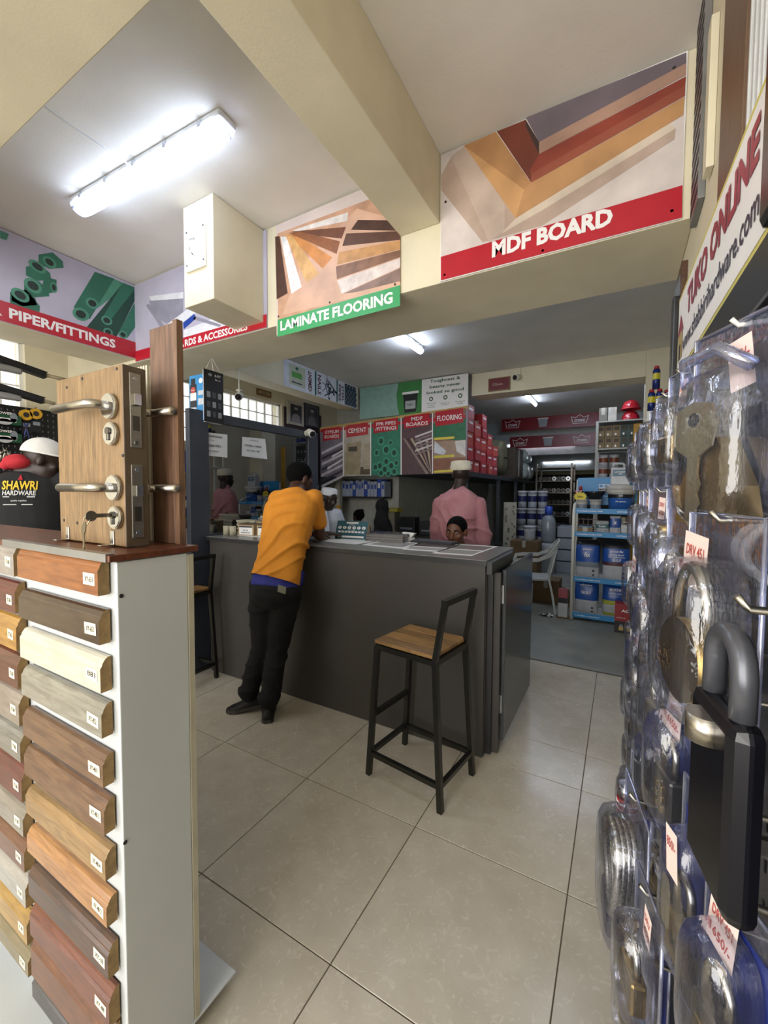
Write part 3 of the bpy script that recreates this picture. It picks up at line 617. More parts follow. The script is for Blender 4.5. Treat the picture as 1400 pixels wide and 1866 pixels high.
for z0, z1 in ((zb+.235, zb+.41), (zb+.02, zb+.195)):
    g = MB(); g.bx(xr+.0015, xr+.0045, by+.014, by+.040, z0, z1, STEEL, bev=.001); f = g.build('lock_faceplate', D, W=True)
    g = MB(); g.prism([(xr+.0045, by+.020, z1-.075), (xr+.0045, by+.034, z1-.075), (xr+.0045, by+.034, z1-.05), (xr+.0045, by+.020, z1-.05)], (.012, 0, .0), CHR); g.build('latch', f, W=True)
    g = MB(); g.bx(xr+.0045, xr+.006, by+.019, by+.035, z0+.04, z0+.075, STEELD); g.build('deadbolt', f, W=True)
    for z in (z0+.012, z1-.012):
        g = MB(); g.cyl((xr+.0045, by+.027, z), (xr+.006, by+.027, z), .005, CHR, n=10); g.build('screw', f, W=True)
for px, py in ((150, 690), (122, 706), (213, 672), (224, 830), (117, 948), (141, 953), (230, 975)):
    u, v = Pz.px(px, py)
    if xl+.004 < u < xr-.004 and zb < v < zt: g = MB(); g.cyl((u, by, v), (u, by-.0012, v), .004, PEN, n=10); g.build('dowel_hole', D, W=True)
for px in (125, 206):
    u, v = Pz.px(px, 978); g = MB(); g.box((u, by-.0015, zb+.018), (.016, .003, .036), CHR, bev=.001); g.box((u, by-.016, zb+.0025), (.016, .032, .003), CHR, bev=.001); g.build('angle_bracket', D, W=True)
# key with ring in the lower cylinder
K = thing('house_key', 'steel key with a second key hanging in the lower lock cylinder', 'key', (ku-.005, by-.05, kv-.01))
KY = mat('key_nickel', 'a99f88', .3, 1.0)
g = MB(); g.bx(ku-.002, ku+.002, by-.05, by-.0165, kv+.002, kv+.011, KY); g.cyl((ku-.0015, by-.058, kv+.006), (ku+.0015, by-.058, kv+.006), .012, KY, n=18); g.build('inserted_key', K, W=True)
g = MB(); c = Vector((ku-.012, by-.062, kv-.004)); g.tube([c+Vector((math.cos(a)*.013, math.sin(a)*.004, math.sin(a)*.013)) for a in [i*math.pi/8 for i in range(16)]], .0013, KY, 6, closed=True); g.build('ring', K, W=True)
g = MB(); a0 = at(181, 950, 'y', by-.07); a1 = at(152, 998, 'y', by-.08); a0 = Vector((ku-.018, by-.066, kv-.012)); d = (a1-a0).normalized(); n_ = Vector((0, 1, 0)); s_ = d.cross(n_).normalized()
g.prism([a0-s_*.010, a0+d*.012-s_*.012, a0+d*.024-s_*.009, a0+d*.028-s_*.0035, a0+d*.062-s_*.0035, a0+d*.066, a0+d*.060+s_*.0045, a0+d*.052+s_*.003, a0+d*.044+s_*.0045, a0+d*.036+s_*.003, a0+d*.028+s_*.0035, a0+d*.024+s_*.009, a0+d*.012+s_*.012, a0+s_*.010], n_*.002, KY); g.build('hanging_key', K, W=True)

# ---------------------------------------------------------------- wood-grain plank and fluted panels behind
WAL = wood('walnut_plank', '7b5d4b', '563f33', .45, 'z', 6, 16)
pa = at(272, 605, 'y', .657); pb_ = at(313, 590, 'y', .657)
X0 = -1.155; X1 = -1.06; zt2 = at(300, 592, 'y', .657).z
BPn = thing('walnut_plank_sample', 'tall walnut wood-grain plank standing on end behind the lock block', 'plank', ((pa.x+pb_.x)/2, .65, (Z1_+.0005)))
m = MB(); m.bx(pa.x, pb_.x, .657, .674, (Z1_+.0005), zt2, WAL, bev=.002); m.build('face', BPn, W=True)
m = MB(); m.bx(pb_.x+.0005, pb_.x+.018, .6575, .6745, (Z1_+.0005), zt2+.006, wood('walnut_edge', '8a6a52', '5f4636', .45, 'z', 8, 30)); m.build('side_strip', BPn, W=True)
FP = thing('fluted_panel_sample', 'ivory fluted wall panel standing behind the lock block', 'wall panel', (-1.35, .665, (Z1_+.0005)))
IV = mat('ivory_flute', 'cfc8b4', .5); fa = at(250, 760, 'y', .661).x; fb = at(269, 760, 'y', .661).x; ft = at(264, 665, 'y', .661).z
m = MB(); m.bx(fa, fb, .670, .674, (Z1_+.0005), ft, IV); m.build('backing', FP, W=True)
nf = 4
for i in range(nf):
    x = fa+(fb-fa)*(i+.5)/nf; m = MB(); m.bx(x-.004, x+.004, .663, .670, (Z1_+.0005), ft, IV, bev=.001); m.build('flute', FP, W=True)
Pp = XP(.6628); m = MB(); u, v = Pp.px(261, 797); st = []
for i in range(20):
    a = i*math.pi/10; rr = .013 if i % 2 else .019; st.append((u+rr*math.cos(a), v+.02*0+rr*1.6*math.sin(a)))
Pp.poly(m, st, WHITE, .001); Pp.text(m, 'PVC\nPANEL', u, v, PEN, h=.018, w=.014, bold=.01, n=.002); m.build('starburst_label', FP, W=True)
# ================================================================ service counter
GRY = mat('counter_grey_laminate', '45423f', .42, var=.05, scale=3, spec=.4); GRYT = mat('counter_top_grey', '73736f', .3, var=.05, scale=5); DKG = mat('counter_dark_edge', '2c2d2f', .4)
CY, CL, CR, CB, CT = 2.15, -2.84, -.602, 2.78, 1.076
C = thing('service_counter', 'long charcoal grey service counter in the middle of the shop', 'counter', (-1.7, 2.4, 0))
m = MB(); m.bx(CL+.02, CR-.01, CY+.012, CY+.03, 0.0, CT-.03, GRY); m.build('front_panel', C, W=True)
m = MB(); m.bx(CR-.03, CR-.008, CY+.031, CB-.05, 0.0, CT-.03, GRY); m.build('end_panel', C, W=True)
m = MB(); m.bx(CL, CR, CY-.005, CB, CT-.03, CT, GRYT, bev=.003); m.build('worktop', C, W=True)
m = MB(); m.bx(CL, CR, CY-.0058, CY-.0052, CT-.028, CT-.003, DKG); m.build('edge_banding', C, W=True)
m = MB(); m.bx(CR+.001, CR+.03, CY-.002, CB-.15, CT-.075, CT-.008, DKG, bev=.002); m.build('end_rail', C, W=True)
m = MB(); m.bx(CR-.008, CR+.02, CY+.06, CY+.08, 0, CT-.075, DKG); m.build('end_recess', C, W=True)
m = MB(); m.bx(CL+.02, CR-.035, CB-.1, CB-.08, .45, CT-.03, GRY); m.build('back_shelf_panel', C, W=True)
G = thing('counter_gate', 'dark grey hinged half-gate at the end of the counter', 'gate', (-.54, 2.6, 0))
m = MB(); m.bx(-.585, -.548, 2.235, 2.26, .004, 1.0, GRY, bev=.002); m.build('hinge_post', G, W=True)
m = MB(); m.bx(-.548, -.528, 2.275, 3.05, .06, 1.01, mat('gate_gloss_grey', '3d4043', .18, var=.04), bev=.002); m.build('leaf', G, W=True)
for z in (.22, .83):
    m = MB(); m.bx(-.547, -.536, 2.2605, 2.2745, z, z+.1, CHR); m.build('hinge', G, W=True)

# ---------------------------------------------------------------- bar stools
BLK = mat('black_steel_tube', '14140f', .28, var=.1, spec=.6); SEATW = wood('stool_plank_a', '9c7a4e', '6f5230', .45, 'x', 6, 10); SEATW2 = wood('stool_plank_b', 'b08a58', '8a673c', .45, 'x', 6, 10)
def stool(label, loc, rz):
    t = thing('bar_stool', label, 'stool', loc, rz, 'bar stools at the counter')
    sw, sd, zs, fw, fd = .165, .148, .69, .208, .16; s = .0125
    top = lambda sx, sy: Vector((sx*sw, sy*sd, zs-.02)); foot = lambda sx, sy: Vector((sx*fw, sy*fd, 0))
    def bar(a, b, name, w=.0125, ov=None):
        a = Vector(a); b = Vector(b); d = (b-a).normalized(); u = Vector((0, 0, 1)).cross(d)
        if u.length < .2: u = Vector((1, 0, 0)); u = (u-d*u.dot(d))
        u.normalize(); v = d.cross(u); m = MB()
        m.prism([a+u*w+v*w, a-u*w+v*w, a-u*w-v*w, a+u*w-v*w], b-a, BLK); return m.build(name, t)
    for sx in (-1, 1):
        for sy in (-1, 1): bar(foot(sx, sy), top(sx, sy), 'leg')
    q = lambda sx, sy, z: foot(sx, sy).lerp(top(sx, sy), z/(zs-.02))
    for a, b in (((-1, -1), (1, -1)), ((-1, 1), (1, 1)), ((-1, -1), (-1, 1)), ((1, -1), (1, 1))): bar(q(*a, .115), q(*b, .115), 'stretcher', .011)
    bar(q(-1, -1, .315), q(-1, 1, .315), 'footrest', .011)
    for a, b in (((-1, -1), (1, -1)), ((-1, 1), (1, 1)), ((-1, -1), (-1, 1)), ((1, -1), (1, 1))): bar(top(*a)+Vector((0, 0, -.004)), top(*b)+Vector((0, 0, -.004)), 'seat_rail', .0125)
    for k in range(4):
        y0 = -sd-.008+k*(2*sd+.016)/4; m = MB(); m.bx(-sw-.012, sw-.002, y0+.0006, y0+(2*sd+.016)/4-.0006, zs-.0075, zs+.01, [SEATW, SEATW2][k % 2], bev=.0015); m.build('seat_plank', t)
    tb = [Vector((sw+.045, sy*(sd-.005), .945)) for sy in (-1, 1)]
    for sy in (0, 1): bar(top(1, -1+2*sy)+Vector((0.0, 0, 0)), tb[sy], 'back_post', .012)
    bar(tb[0]+Vector((0, -.012, 0)), tb[1]+Vector((0, .012, 0)), 'back_rail', .0135)
    return t
fs = [at(*q, 'z', 0) for q in ((676, 1408), (803, 1478), (858, 1414), (737, 1357))]
cx_ = sum(p.x for p in fs)/4; cy_ = sum(p.y for p in fs)/4
stool('black steel bar stool with plank seat and low backrest, standing in the open', (cx_, cy_, 0), math.radians(-8))
f2 = at(397, 1233, 'z', 0)
stool('black bar stool half hidden behind the moulding stand', (f2.x-.19, f2.y-.19, 0), math.radians(4))
# ================================================================ glazed office partition
FRM = mat('navy_grey_frame', '363b45', .45, var=.06); GLO = clear('office_glass', '7d8896', .21, .005, .2, .015, .25)
PX = -2.85
y0 = at(347, 900, 'x', PX).y; y1 = at(382, 900, 'x', PX).y; y2 = at(563, 900, 'x', PX).y; y3 = at(580, 900, 'x', PX).y
T = thing('office_partition', 'dark framed office partition with tinted reflective glass left of the counter', 'partition', (PX, 2.8, 0))
m = MB(); m.bx(PX-.05, PX, y0, y1, 0, 2.06, FRM, bev=.003); m.build('post', T, W=True)
m = MB(); m.bx(PX-.05, PX, y2, y3, 0, 2.06, FRM, bev=.003); m.build('post', T, W=True)
m = MB(); m.bx(PX-.05, PX, y1, y2, 1.985, 2.06, FRM, bev=.003); m.build('top_rail', T, W=True)
m = MB(); m.bx(PX-.05, PX, y1, y2, 1.02, 1.09, FRM, bev=.003); m.build('sill_rail', T, W=True)
m = MB(); m.bx(PX-.035, PX-.015, y1, y2, 0, 1.02, FRM); m.build('lower_panel', T, W=True)
m = MB(); m.bx(PX-.025, PX-.021, y1, y2, 1.09, 1.985, GLO); m.build('glass', T, W=True)
# notices taped to the glass
def notice(label, quad, lines, curl=0):
    P = YP(PX-.0195); t = thing('paper_notice', label, 'notice', P.p(*P.px(*quad[3]))); m = MB()
    us = [P.px(*q) for q in quad]; n = 8; top = [Vector((us[0][0]+(us[1][0]-us[0][0])*i/n, us[0][1]+(us[1][1]-us[0][1])*i/n)) for i in range(n+1)]; bot = [Vector((us[3][0]+(us[2][0]-us[3][0])*i/n, us[3][1]+(us[2][1]-us[3][1])*i/n)) for i in range(n+1)]
    PAP = mat('notice_paper', 'cdd0d4', .8, var=.02)
    for i in range(n):
        f = lambda k: .003+curl*(k/n)**3
        m.poly([P.p(bot[i].x, bot[i].y, f(i)), P.p(bot[i+1].x, bot[i+1].y, f(i+1)), P.p(top[i+1].x, top[i+1].y, .003), P.p(top[i].x, top[i].y, .003)], PAP, True)
    m.build('sheet', t, W=True); m = MB()
    for s, px, py, h, w, b in lines:
        u, v = P.px(px, py); P.text(m, s, u, v, mat('notice_ink', '2b2d33', .7), h=h, w=w, bold=b, n=.008)
    m.build('print', t, W=True); return t
notice('white paper notice on the glass with the number 0792961751', [(360, 786), (414, 792), (414, 834), (360, 828)], [('TAHIRHARDWARE', 386, 795, .014, .19, .015), ('SEND MONEY', 383, 802, .007, .07, .0), ('0792961751', 385, 812, .020, .17, .012), ('TAHER ABDEALI', 386, 822, .011, .13, .004)])
notice('curling white paper notice on the glass with PAYBILL and ACC NO', [(441, 796), (483, 800), (484, 837), (440, 831)], [('I P W N A', 462, 803, .012, .09, .0), ('PAYBILL - 542542', 461, 813, .016, .19, .012), ('ACC NO - 78653', 462, 822, .015, .17, .012), ('. . . . . .', 463, 832, .004, .13, .0)], .02)
# security cameras
def cctv(label, base, d, mount):
    t = thing('security_camera', label, 'camera', base); b = Vector(base); d = Vector(d).normalized(); mnt = Vector(mount); m = MB(); m.cyl(b, b+mnt*.012, .03, WPNT, n=16); m.build('mount_plate', t, W=True)
    m = MB(); m.cyl(b+mnt*.012, b+mnt*.055, .012, WPNT, n=12); m.build('bracket', t, W=True)
    c = b+mnt*.06; M = Vector((0, 0, 1)).rotation_difference(d).to_matrix().to_4x4(); M.translation = c; m = MB(); m.lathe([(0, -.055), (.025, -.055), (.037, -.04), (.037, .05), (.032, .055)], WPNT, M=M); m.build('housing', t, W=True)
    m = MB(); m.lathe([(.032, .055), (.03, .05), (.0, .05)], PEN, M=M); m.lathe([(.016, .051), (.012, .060), (0, .062)], mat('lens_black', '050506', .08), M=M); m.build('lens', t, W=True); return t
c = at(563, 790, 'x', PX+.02); cctv('small white security camera on the end of the office partition', (PX+.001, c.y-.02, c.z), (.6, -.3, -.25), (1, 0, 0))
c = at(940, 690, 'y', 5.75); cctv('white security camera on the far beam beside the red framed sign', (c.x+.03, 5.755, c.z), (-.35, -.9, -.2), (0, -1, 0))
c = at(436, 720, 'x', -3.3); t = cctv('dark-lensed camera hanging on a rod inside the office', (c.x, c.y, c.z+.05), (.5, -.6, -.3), (0, 0, -1)); m = MB(); m.cyl((c.x, c.y, c.z+.05), (c.x, c.y, ZC-.002), .006, WPNT, n=8); m.build('rod', t, W=True)
m = MB(); c = at(948, 684, 'y', 5.745); m.bx(c.x-.005, c.x+.005, 5.744, 5.7555, c.z, ZC-.002, CREAM); tag(m.build('cable_conduit'), 'thin cream conduit above the camera on the far beam', 'conduit')
# red framed sign on the far beam
P = XP(5.755); a = P.px(891, 691); b = P.px(930, 710); t = thing('framed_sign', 'small dark red framed sign on the cream far beam', 'sign', P.p((a[0]+b[0])/2, b[1]))
m = MB(); m.prism([P.p(a[0], b[1], .001), P.p(b[0], b[1], .001), P.p(b[0], a[1], .001), P.p(a[0], a[1], .001)], P.N*.02, wood('gold_frame', '8a6a3a', '6d4f28', .4)); m.build('frame', t, W=True)
m = MB(); P.rect(m, a[0]+.012, b[0]-.012, b[1]+.012, a[1]-.012, mat('maroon_card', '6d1f26', .5), .0215); P.text(m, 'C.P.house', (a[0]+b[0])/2-.02, (a[1]+b[1])/2, mat('gold_ink', 'b59a8a', .5), h=.035, w=.14, n=.023); m.build('card', t, W=True)
# hanging sealant promotion box
t = thing('hanging_promo_box', 'blue and black sealant promotion box hanging on strings before the office', 'promo box', at(385, 770, 'y', 2.3))
yq = 2.14; A = at(345, 686, 'y', yq); Bq = at(374, 765, 'y', yq); Cq = at(406, 770, 'x', Bq.x); th = .17
m = MB(); m.bx(A.x, Bq.x, yq, yq+.006, Bq.z, A.z, mat('promo_blue', '3a8fc9', .35)); m.build('front_card', t, W=True)
m = MB(); m.bx(Bq.x, Bq.x+.005, yq-.01, yq+th, Bq.z-.012, A.z+.035, mat('promo_black', '17181b', .35)); m.build('side_card', t, W=True)
m = MB(); m.bx(A.x+.01, Bq.x, yq+.006, yq+th, Bq.z-.012, Bq.z-.006, WHITE); m.build('bottom_card', t, W=True)
m = MB(); m.bx(Bq.x-.004, Bq.x, yq-.012, yq+.004, Bq.z, A.z+.03, WHITE); m.build('corner_strip', t, W=True)
P = XP(yq-.001); m = MB(); w_ = Bq.x-A.x; h_ = A.z-Bq.z; CART = mat('promo_cartridge', '22252c', .4)
P.rect(m, A.x+.01, A.x+w_*.48, Bq.z+.015, Bq.z+h_*.80, CART, .001); P.rect(m, A.x+w_*.12, A.x+w_*.40, Bq.z+h_*.8, Bq.z+h_*.93, CART, .001); P.rect(m, A.x+.012, A.x+w_*.46, Bq.z+h_*.45, Bq.z+h_*.62, WHITE, .0015); P.ellipse(m, A.x+w_*.26, Bq.z+h_*.68, w_*.16, w_*.13, mat('promo_red', 'b8453a', .4), .002); P.text(m, 'bond', A.x+w_*.26, Bq.z+h_*.68, WHITE, h=.012, w=w_*.2, n=.003)
P.ellipse(m, A.x+w_*.76, Bq.z+h_*.86, w_*.13, w_*.11, WHITE, .001); P.rect(m, A.x+w_*.58, A.x+w_*.92, Bq.z+h_*.55, Bq.z+h_*.65, mat('promo_grey', 'c6ccd2', .4), .001); P.rect(m, A.x+w_*.58, A.x+w_*.92, Bq.z+h_*.34, Bq.z+h_*.48, mat('promo_grey', 'c6ccd2', .4), .001); P.rect(m, A.x+.012, A.x+w_*.46, Bq.z+h_*.25, Bq.z+h_*.3, mat('promo_grey', 'c6ccd2', .4), .0015); m.build('blue_print', t, W=True)
P = YP(Bq.x+.006); m = MB(); PG = mat('promo_print_grey', '8d9298', .4)
P.text(m, 'JUST', yq+.115, A.z, WHITE, h=.022, w=.06, n=.001); P.text(m, 'fix it', yq+.115, A.z-.03, WHITE, h=.012, w=.05, n=.001); P.ellipse(m, yq+.045, A.z+.0, .018, .012, PG, .001)
for i in range(3):
    for j in range(3): P.rect(m, yq+.012+j*.052, yq+.045+j*.052, Bq.z+.03+i*.075, Bq.z+.075+i*.075, [PG, mat('promo_print_dark', '45494f', .4)][(i+j) % 2], .001)
m.build('black_print', t, W=True)
for k in (0, 1, 2):
    m = MB(); tp = Vector((Bq.x-.03+.01*k, yq+.08, 2.478)); e = Vector((Bq.x+.001, yq+.01+.07*k, A.z+.033)); m.cyl(e, tp, .0016, LAMPH, n=6); m.build('string', t, W=True)
# ---------------------------------------------------------------- office interior
def portrait(label, px0, py0, px1, py1, x, y_in=True, fr='2a2320', mount='c9c6c0', face='3a3436', robe='8b8a90'):
    P = YP(x); a = P.px(px0, py0); b = P.px(px1, py1); u0, u1, v0, v1 = a[0], b[0], b[1], a[1]; t = thing('framed_portrait', label, 'picture', P.p((u0+u1)/2, v0)); m = MB()
    m.prism([P.p(u0, v0, .001), P.p(u1, v0, .001), P.p(u1, v1, .001), P.p(u0, v1, .001)], P.N*.025, mat('frame_'+fr, fr, .4)); m.build('frame', t, W=True)
    w, h = u1-u0, v1-v0; m = MB(); P.rect(m, u0+w*.07, u1-w*.07, v0+h*.05, v1-h*.05, mat('mount_'+mount, mount, .6), .0265); P.rect(m, u0+w*.16, u1-w*.16, v0+h*.1, v1-h*.12, mat('photo_dark', '3b3a40', .5), .027)
    P.poly(m, [(u0+w*.2, v0+h*.1), (u1-w*.2, v0+h*.1), (u1-w*.28, v0+h*.42), (u0+w*.5, v0+h*.52), (u0+w*.28, v0+h*.42)], mat('photo_'+robe, robe, .5), .0275); P.ellipse(m, u0+w*.5, v0+h*.6, w*.13, h*.11, mat('photo_'+face, face, .5), .028); P.ellipse(m, u0+w*.5, v0+h*.71, w*.13, h*.06, mat('photo_cap', '9a9aa0', .5), .0285); m.build('photograph', t, W=True)
WX = -4.6
m = MB(); c0 = at(517, 720, 'x', WX); c1 = at(584, 800, 'x', WX); m.bx(WX+.001, WX+.02, c0.y, c1.y, 1.55, 2.76, mat('maroon_backboard', '2c1b22', .5)); tag(m.build('portrait_backboard'), 'dark board behind the two portraits on the office wall', 'board')
portrait('portrait of a seated robed figure in a pale mount on the office wall', 522, 729, 552, 778, WX+.021, fr='b9b3a4', mount='b4b0aa')
portrait('darker portrait of a bearded figure, right of the pale-mounted one', 553, 734, 580, 782, WX+.021, fr='1f1c20', mount='54535a', face='4a4648', robe='6a6a72')
P = YP(WX); a = P.px(467, 707); b = P.px(493, 726); t = thing('certificate_frame', 'small framed certificate above the office window', 'picture', P.p(a[0], b[1])); m = MB(); m.bx(WX+.001, WX+.02, a[0], b[0], b[1], a[1], wood('gold_frame', '8a6a3a', '6d4f28', .4)); m.build('frame', t, W=True); m = MB(); P.rect(m, a[0]+.03, b[0]-.03, b[1]+.03, a[1]-.03, mat('certificate_paper', 'a9a28c', .6), .0205); P.text(m, 'certificate', (a[0]+b[0])/2, (a[1]+b[1])/2, PEN, h=.03, w=.14, n=.022); m.build('paper', t, W=True)
# yellow poster, shelves and boxes seen dimly through the glass
P = YP(WX); a = P.px(432, 832); b = P.px(522, 905); t = thing('yellow_poster', 'yellow poster with a red triangle seen through the office glass', 'poster', P.p(a[0], b[1])); m = MB(); m.bx(WX+.001, WX+.006, a[0], b[0], b[1], a[1], mat('poster_yellow', 'b98f1e', .5)); m.build('sheet', t, W=True); m = MB(); P.text(m, 'TRUST SEALING', (a[0]*.6+b[0]*.4), a[1]*.75+b[1]*.25, INK, h=.07, w=(b[0]-a[0])*.45, bold=.02, n=.008); uu = a[0]*.25+b[0]*.75; vv = a[1]*.7+b[1]*.3; P.poly(m, [(uu-.17, vv-.17), (uu+.17, vv-.17), (uu, vv+.2)], mat('poster_red', 'a3341f', .5), .008); m.build('print', t, W=True)
SHW = mat('office_shelf_grey', '6d7278', .6)
t = thing('office_shelf', 'grey wall shelves inside the office under the window', 'shelf', (WX+.15, 3.6, 1.0))
for z in (.75, 1.1, 1.62):
    m = MB(); m.bx(WX+.01, WX+.3, 2.75, 3.95 if z > 1.3 else 5.0, z, z+.03, SHW); m.build('board', t, W=True)
for y in (2.74, 3.4, 3.96):
    m = MB(); m.bx(WX+.01, WX+.3, y-.02, y, 0, 2.0, SHW); m.build('upright', t, W=True)
boxc = ['2d4fa3', 'b9bcc2', '3c7bb5', 'd3d3cf', '24306b']
for k in range(14):
    z = (.781, 1.131, 1.651)[k % 3]; y = 2.8+.19*(k//3)+.03*random.random(); h = random.uniform(.14, .26)
    if (z > 1.5 and y > 3.75) or 3.22 < y < 3.42: continue
    m = MB(); cc = boxc[k % 5]; m.bx(WX+.08, WX+.26, y, y+.14, z, z+h, mat('carton_'+cc, cc, .5), bev=.003); o = m.build('body'); t = thing('stock_carton', ['blue', 'white', 'sky-blue', 'off-white', 'navy'][k % 5]+' carton on the office shelf behind the glass, '+['low', 'middle', 'high'][k % 3]+' board, '+['first', 'second', 'third', 'fourth', 'fifth'][k//3]+' from the post', 'carton', (WX+.17, y+.07, z), 0, 'cartons on the office shelf'); o.parent = t; o.matrix_parent_inverse = wm(t).inverted(); o.name = 'carton_body'
    P2 = YP(WX+.26); m = MB(); P2.rect(m, y+.02, y+.12, z+h*.45, z+h*.8, WHITE, .001); m.build('label', t, W=True)
# ================================================================ people
def blob(name, prims, voxel, mt, parent, smooth=4, disp=None):
    """closed shapes fused into one continuous surface"""
    mb = MB()
    for p in prims:
        k = p[0]
        if k == 'e': mb.ell(p[1], p[2], mt, p[3] if len(p) > 3 else None, 18, 12)
        elif k == 'c':
            a, b, r0, r1 = Vector(p[1]), Vector(p[2]), p[3], p[4]; mb.cyl(a, b, r0, mt, r1, 18); mb.ell(a, r0, mt, None, 18, 10); mb.ell(b, r1, mt, None, 18, 10)
        elif k == 'l': mb.loft(p[1], mt)
    bmesh.ops.recalc_face_normals(mb.bm, faces=mb.bm.faces)
    me = bpy.data.meshes.new('tmp'); mb.bm.to_mesh(me); mb.bm.free()
    o = bpy.data.objects.new('tmp', me); COL.objects.link(o)
    rm = o.modifiers.new('r', 'REMESH'); rm.mode = 'VOXEL'; rm.voxel_size = voxel; rm.use_smooth_shade = True
    sm = o.modifiers.new('s', 'SMOOTH'); sm.iterations = smooth; sm.factor = .5
    dg = bpy.context.evaluated_depsgraph_get(); dg.update()
    out = bpy.data.meshes.new_from_object(o.evaluated_get(dg)); bpy.data.objects.remove(o); bpy.data.meshes.remove(me)
    if disp:
        nv = [disp(v.co, v.normal) for v in out.vertices]
        for v, c in zip(out.vertices, nv): v.co = c
    out.materials.clear(); out.materials.append(mt); out.name = name
    for p in out.polygons: p.use_smooth = True; p.material_index = 0
    return link(out, name, parent, True)
def ringv(c, U, V, a, b, n=20): return [Vector(c)+U*(a*math.cos(2*math.pi*i/n))+V*(b*math.sin(2*math.pi*i/n)) for i in range(n)]
def torso(hip, neck, U, sizes):
    """sizes: (t, half width, half depth, extra forward offset)"""
    hip = Vector(hip); neck = Vector(neck); ax = (neck-hip).normalized(); rings = []
    for t, a, b, off in sizes:
        U2 = (U-ax*U.dot(ax)).normalized(); V2 = ax.cross(U2)
        rings.append(ringv(hip.lerp(neck, t)+V2*off, U2, V2, a, b))
    return rings
def folds(amp, sc, d=(0, 0, 1), freq=0., seed=0.):
    d = Vector(d)
    def f(co, n):
        q = co*sc+Vector((seed, 0, 0)); a = mnoise.noise(q)*amp*.8
        if freq:
            w = co.dot(d)*freq+4.5*mnoise.noise(co*3.5+Vector((0, seed, 0))); rdg = (1-abs(math.sin(w)))**2.2
            a += amp*1.5*rdg*min(1, max(0, .45+1.6*mnoise.noise(co*4+Vector((seed, 5, 0)))))-amp*.35
        return co+n*a
    return f
def head_prims(c, F, U, s=1.0, face=True):
    F = F.normalized(); R_ = F.cross(U).normalized(); U = R_.cross(F).normalized(); M = Matrix((R_, F, U)).transposed()
    q = lambda x, y, z: c+(R_*x+F*y+U*z)*s
    P = [('e', q(0, -.012, .03), (.075*s, .095*s, .087*s), M), ('e', q(0, .02, -.035), (.061*s, .07*s, .085*s), M), ('e', q(0, .035, -.085), (.046*s, .045*s, .032*s), M)]
    for k in (-1, 1): P.append(('e', q(k*.077, -.008, -.005), (.011*s, .021*s, .033*s), M))
    if face:
        P += [('c', q(0, .084, .012), q(0, .104, -.028), .0085*s, .013*s), ('e', q(.012, .092, -.034), (.011*s, .012*s, .009*s), M), ('e', q(-.012, .092, -.034), (.011*s, .012*s, .009*s), M),
              ('e', q(.03, .074, .026), (.025*s, .014*s, .009*s), M), ('e', q(-.03, .074, .026), (.025*s, .014*s, .009*s), M), ('e', q(0, .086, -.058), (.025*s, .012*s, .008*s), M), ('e', q(0, .084, -.071), (.022*s, .012*s, .009*s), M),
              ('e', q(.042, .058, -.02), (.023*s, .02*s, .02*s), M), ('e', q(-.042, .058, -.02), (.023*s, .02*s, .02*s), M)]
    return P, q, M
def hand_prims(w, d, palmN, s=1.0, curl=.5):
    """wrist point, finger direction, palm normal"""
    w = Vector(w); d = Vector(d).normalized(); n = Vector(palmN); n = (n-d*n.dot(d)).normalized(); sd = d.cross(n); M = Matrix((sd, d, n)).transposed()
    P = [('e', w+d*.045*s, (.042*s, .055*s, .018*s), M)]
    for i, (x, l) in enumerate(((-.032, .062), (-.011, .072), (.011, .068), (.031, .052))):
        a = w+d*.085*s+sd*x*s; b = a+(d*math.cos(curl*.6)+n*math.sin(curl*.6))*l*.55*s; c = b+(d*math.cos(curl*1.6)+n*math.sin(curl*1.6))*l*.5*s
        P += [('c', a-d*.02*s, b, .0095*s, .0088*s), ('c', b, c, .0088*s, .0078*s)]
    a = w+d*.03*s-sd*.035*s; b = a+(d*.7-sd*.6+n*.3).normalized()*.042*s; c = b+(d*.95-sd*.1+n*.35).normalized()*.03*s
    P += [('c', a, b, .0115*s, .010*s), ('c', b, c, .010*s, .0085*s)]
    return P
def shoe(name, heel, toe, mt, sole, parent, h=.085):
    heel = Vector(heel); toe = Vector(toe); d = (toe-heel); L = d.length; d.normalize(); s_ = Vector((-d.y, d.x, 0)).normalized(); up = s_.cross(d)*-1; up = d.cross(s_); m = MB(); rings = []
    for t, w, hh in ((0, .022, .05), (.06, .033, h*.95), (.3, .037, h), (.5, .04, h*.72), (.72, .046, h*.5), (.9, .04, h*.36), (1, .018, .02)):
        c = heel+d*(L*t); rings.append([c+s_*(w*math.cos(a))+up*(.022+max(0, math.sin(a))*(hh-.022)+min(0, math.sin(a))*.004) for a in [2*math.pi*i/16 for i in range(16)]])
    m.loft(rings, mt); o = m.build(name, parent, W=True)
    m = MB(); rings = []
    for t, w in ((-.01, .02), (.06, .036), (.3, .038), (.5, .041), (.72, .049), (.9, .043), (1.02, .018)):
        c = heel+d*(L*t); rings.append([c+s_*w, c-s_*w, c-s_*w+up*.022, c+s_*w+up*.022])
    m.loft(rings, sole, smooth=False); m.build('sole', o, W=True)
def kufi(c, U, r, h, mt, parent):
    M = Vector((0, 0, 1)).rotation_difference(U).to_matrix().to_4x4(); M.translation = c; m = MB()
    m.lathe([(r*1.0, 0), (r*1.03, .01), (r*1.03, h*.45), (r*.99, h*.46), (r*.97, h*.8), (r*.88, h*.95), (r*.55, h*1.03), (0, h*1.05)], mt, M=M, n=28); return m.build('kufi_cap', parent, W=True)
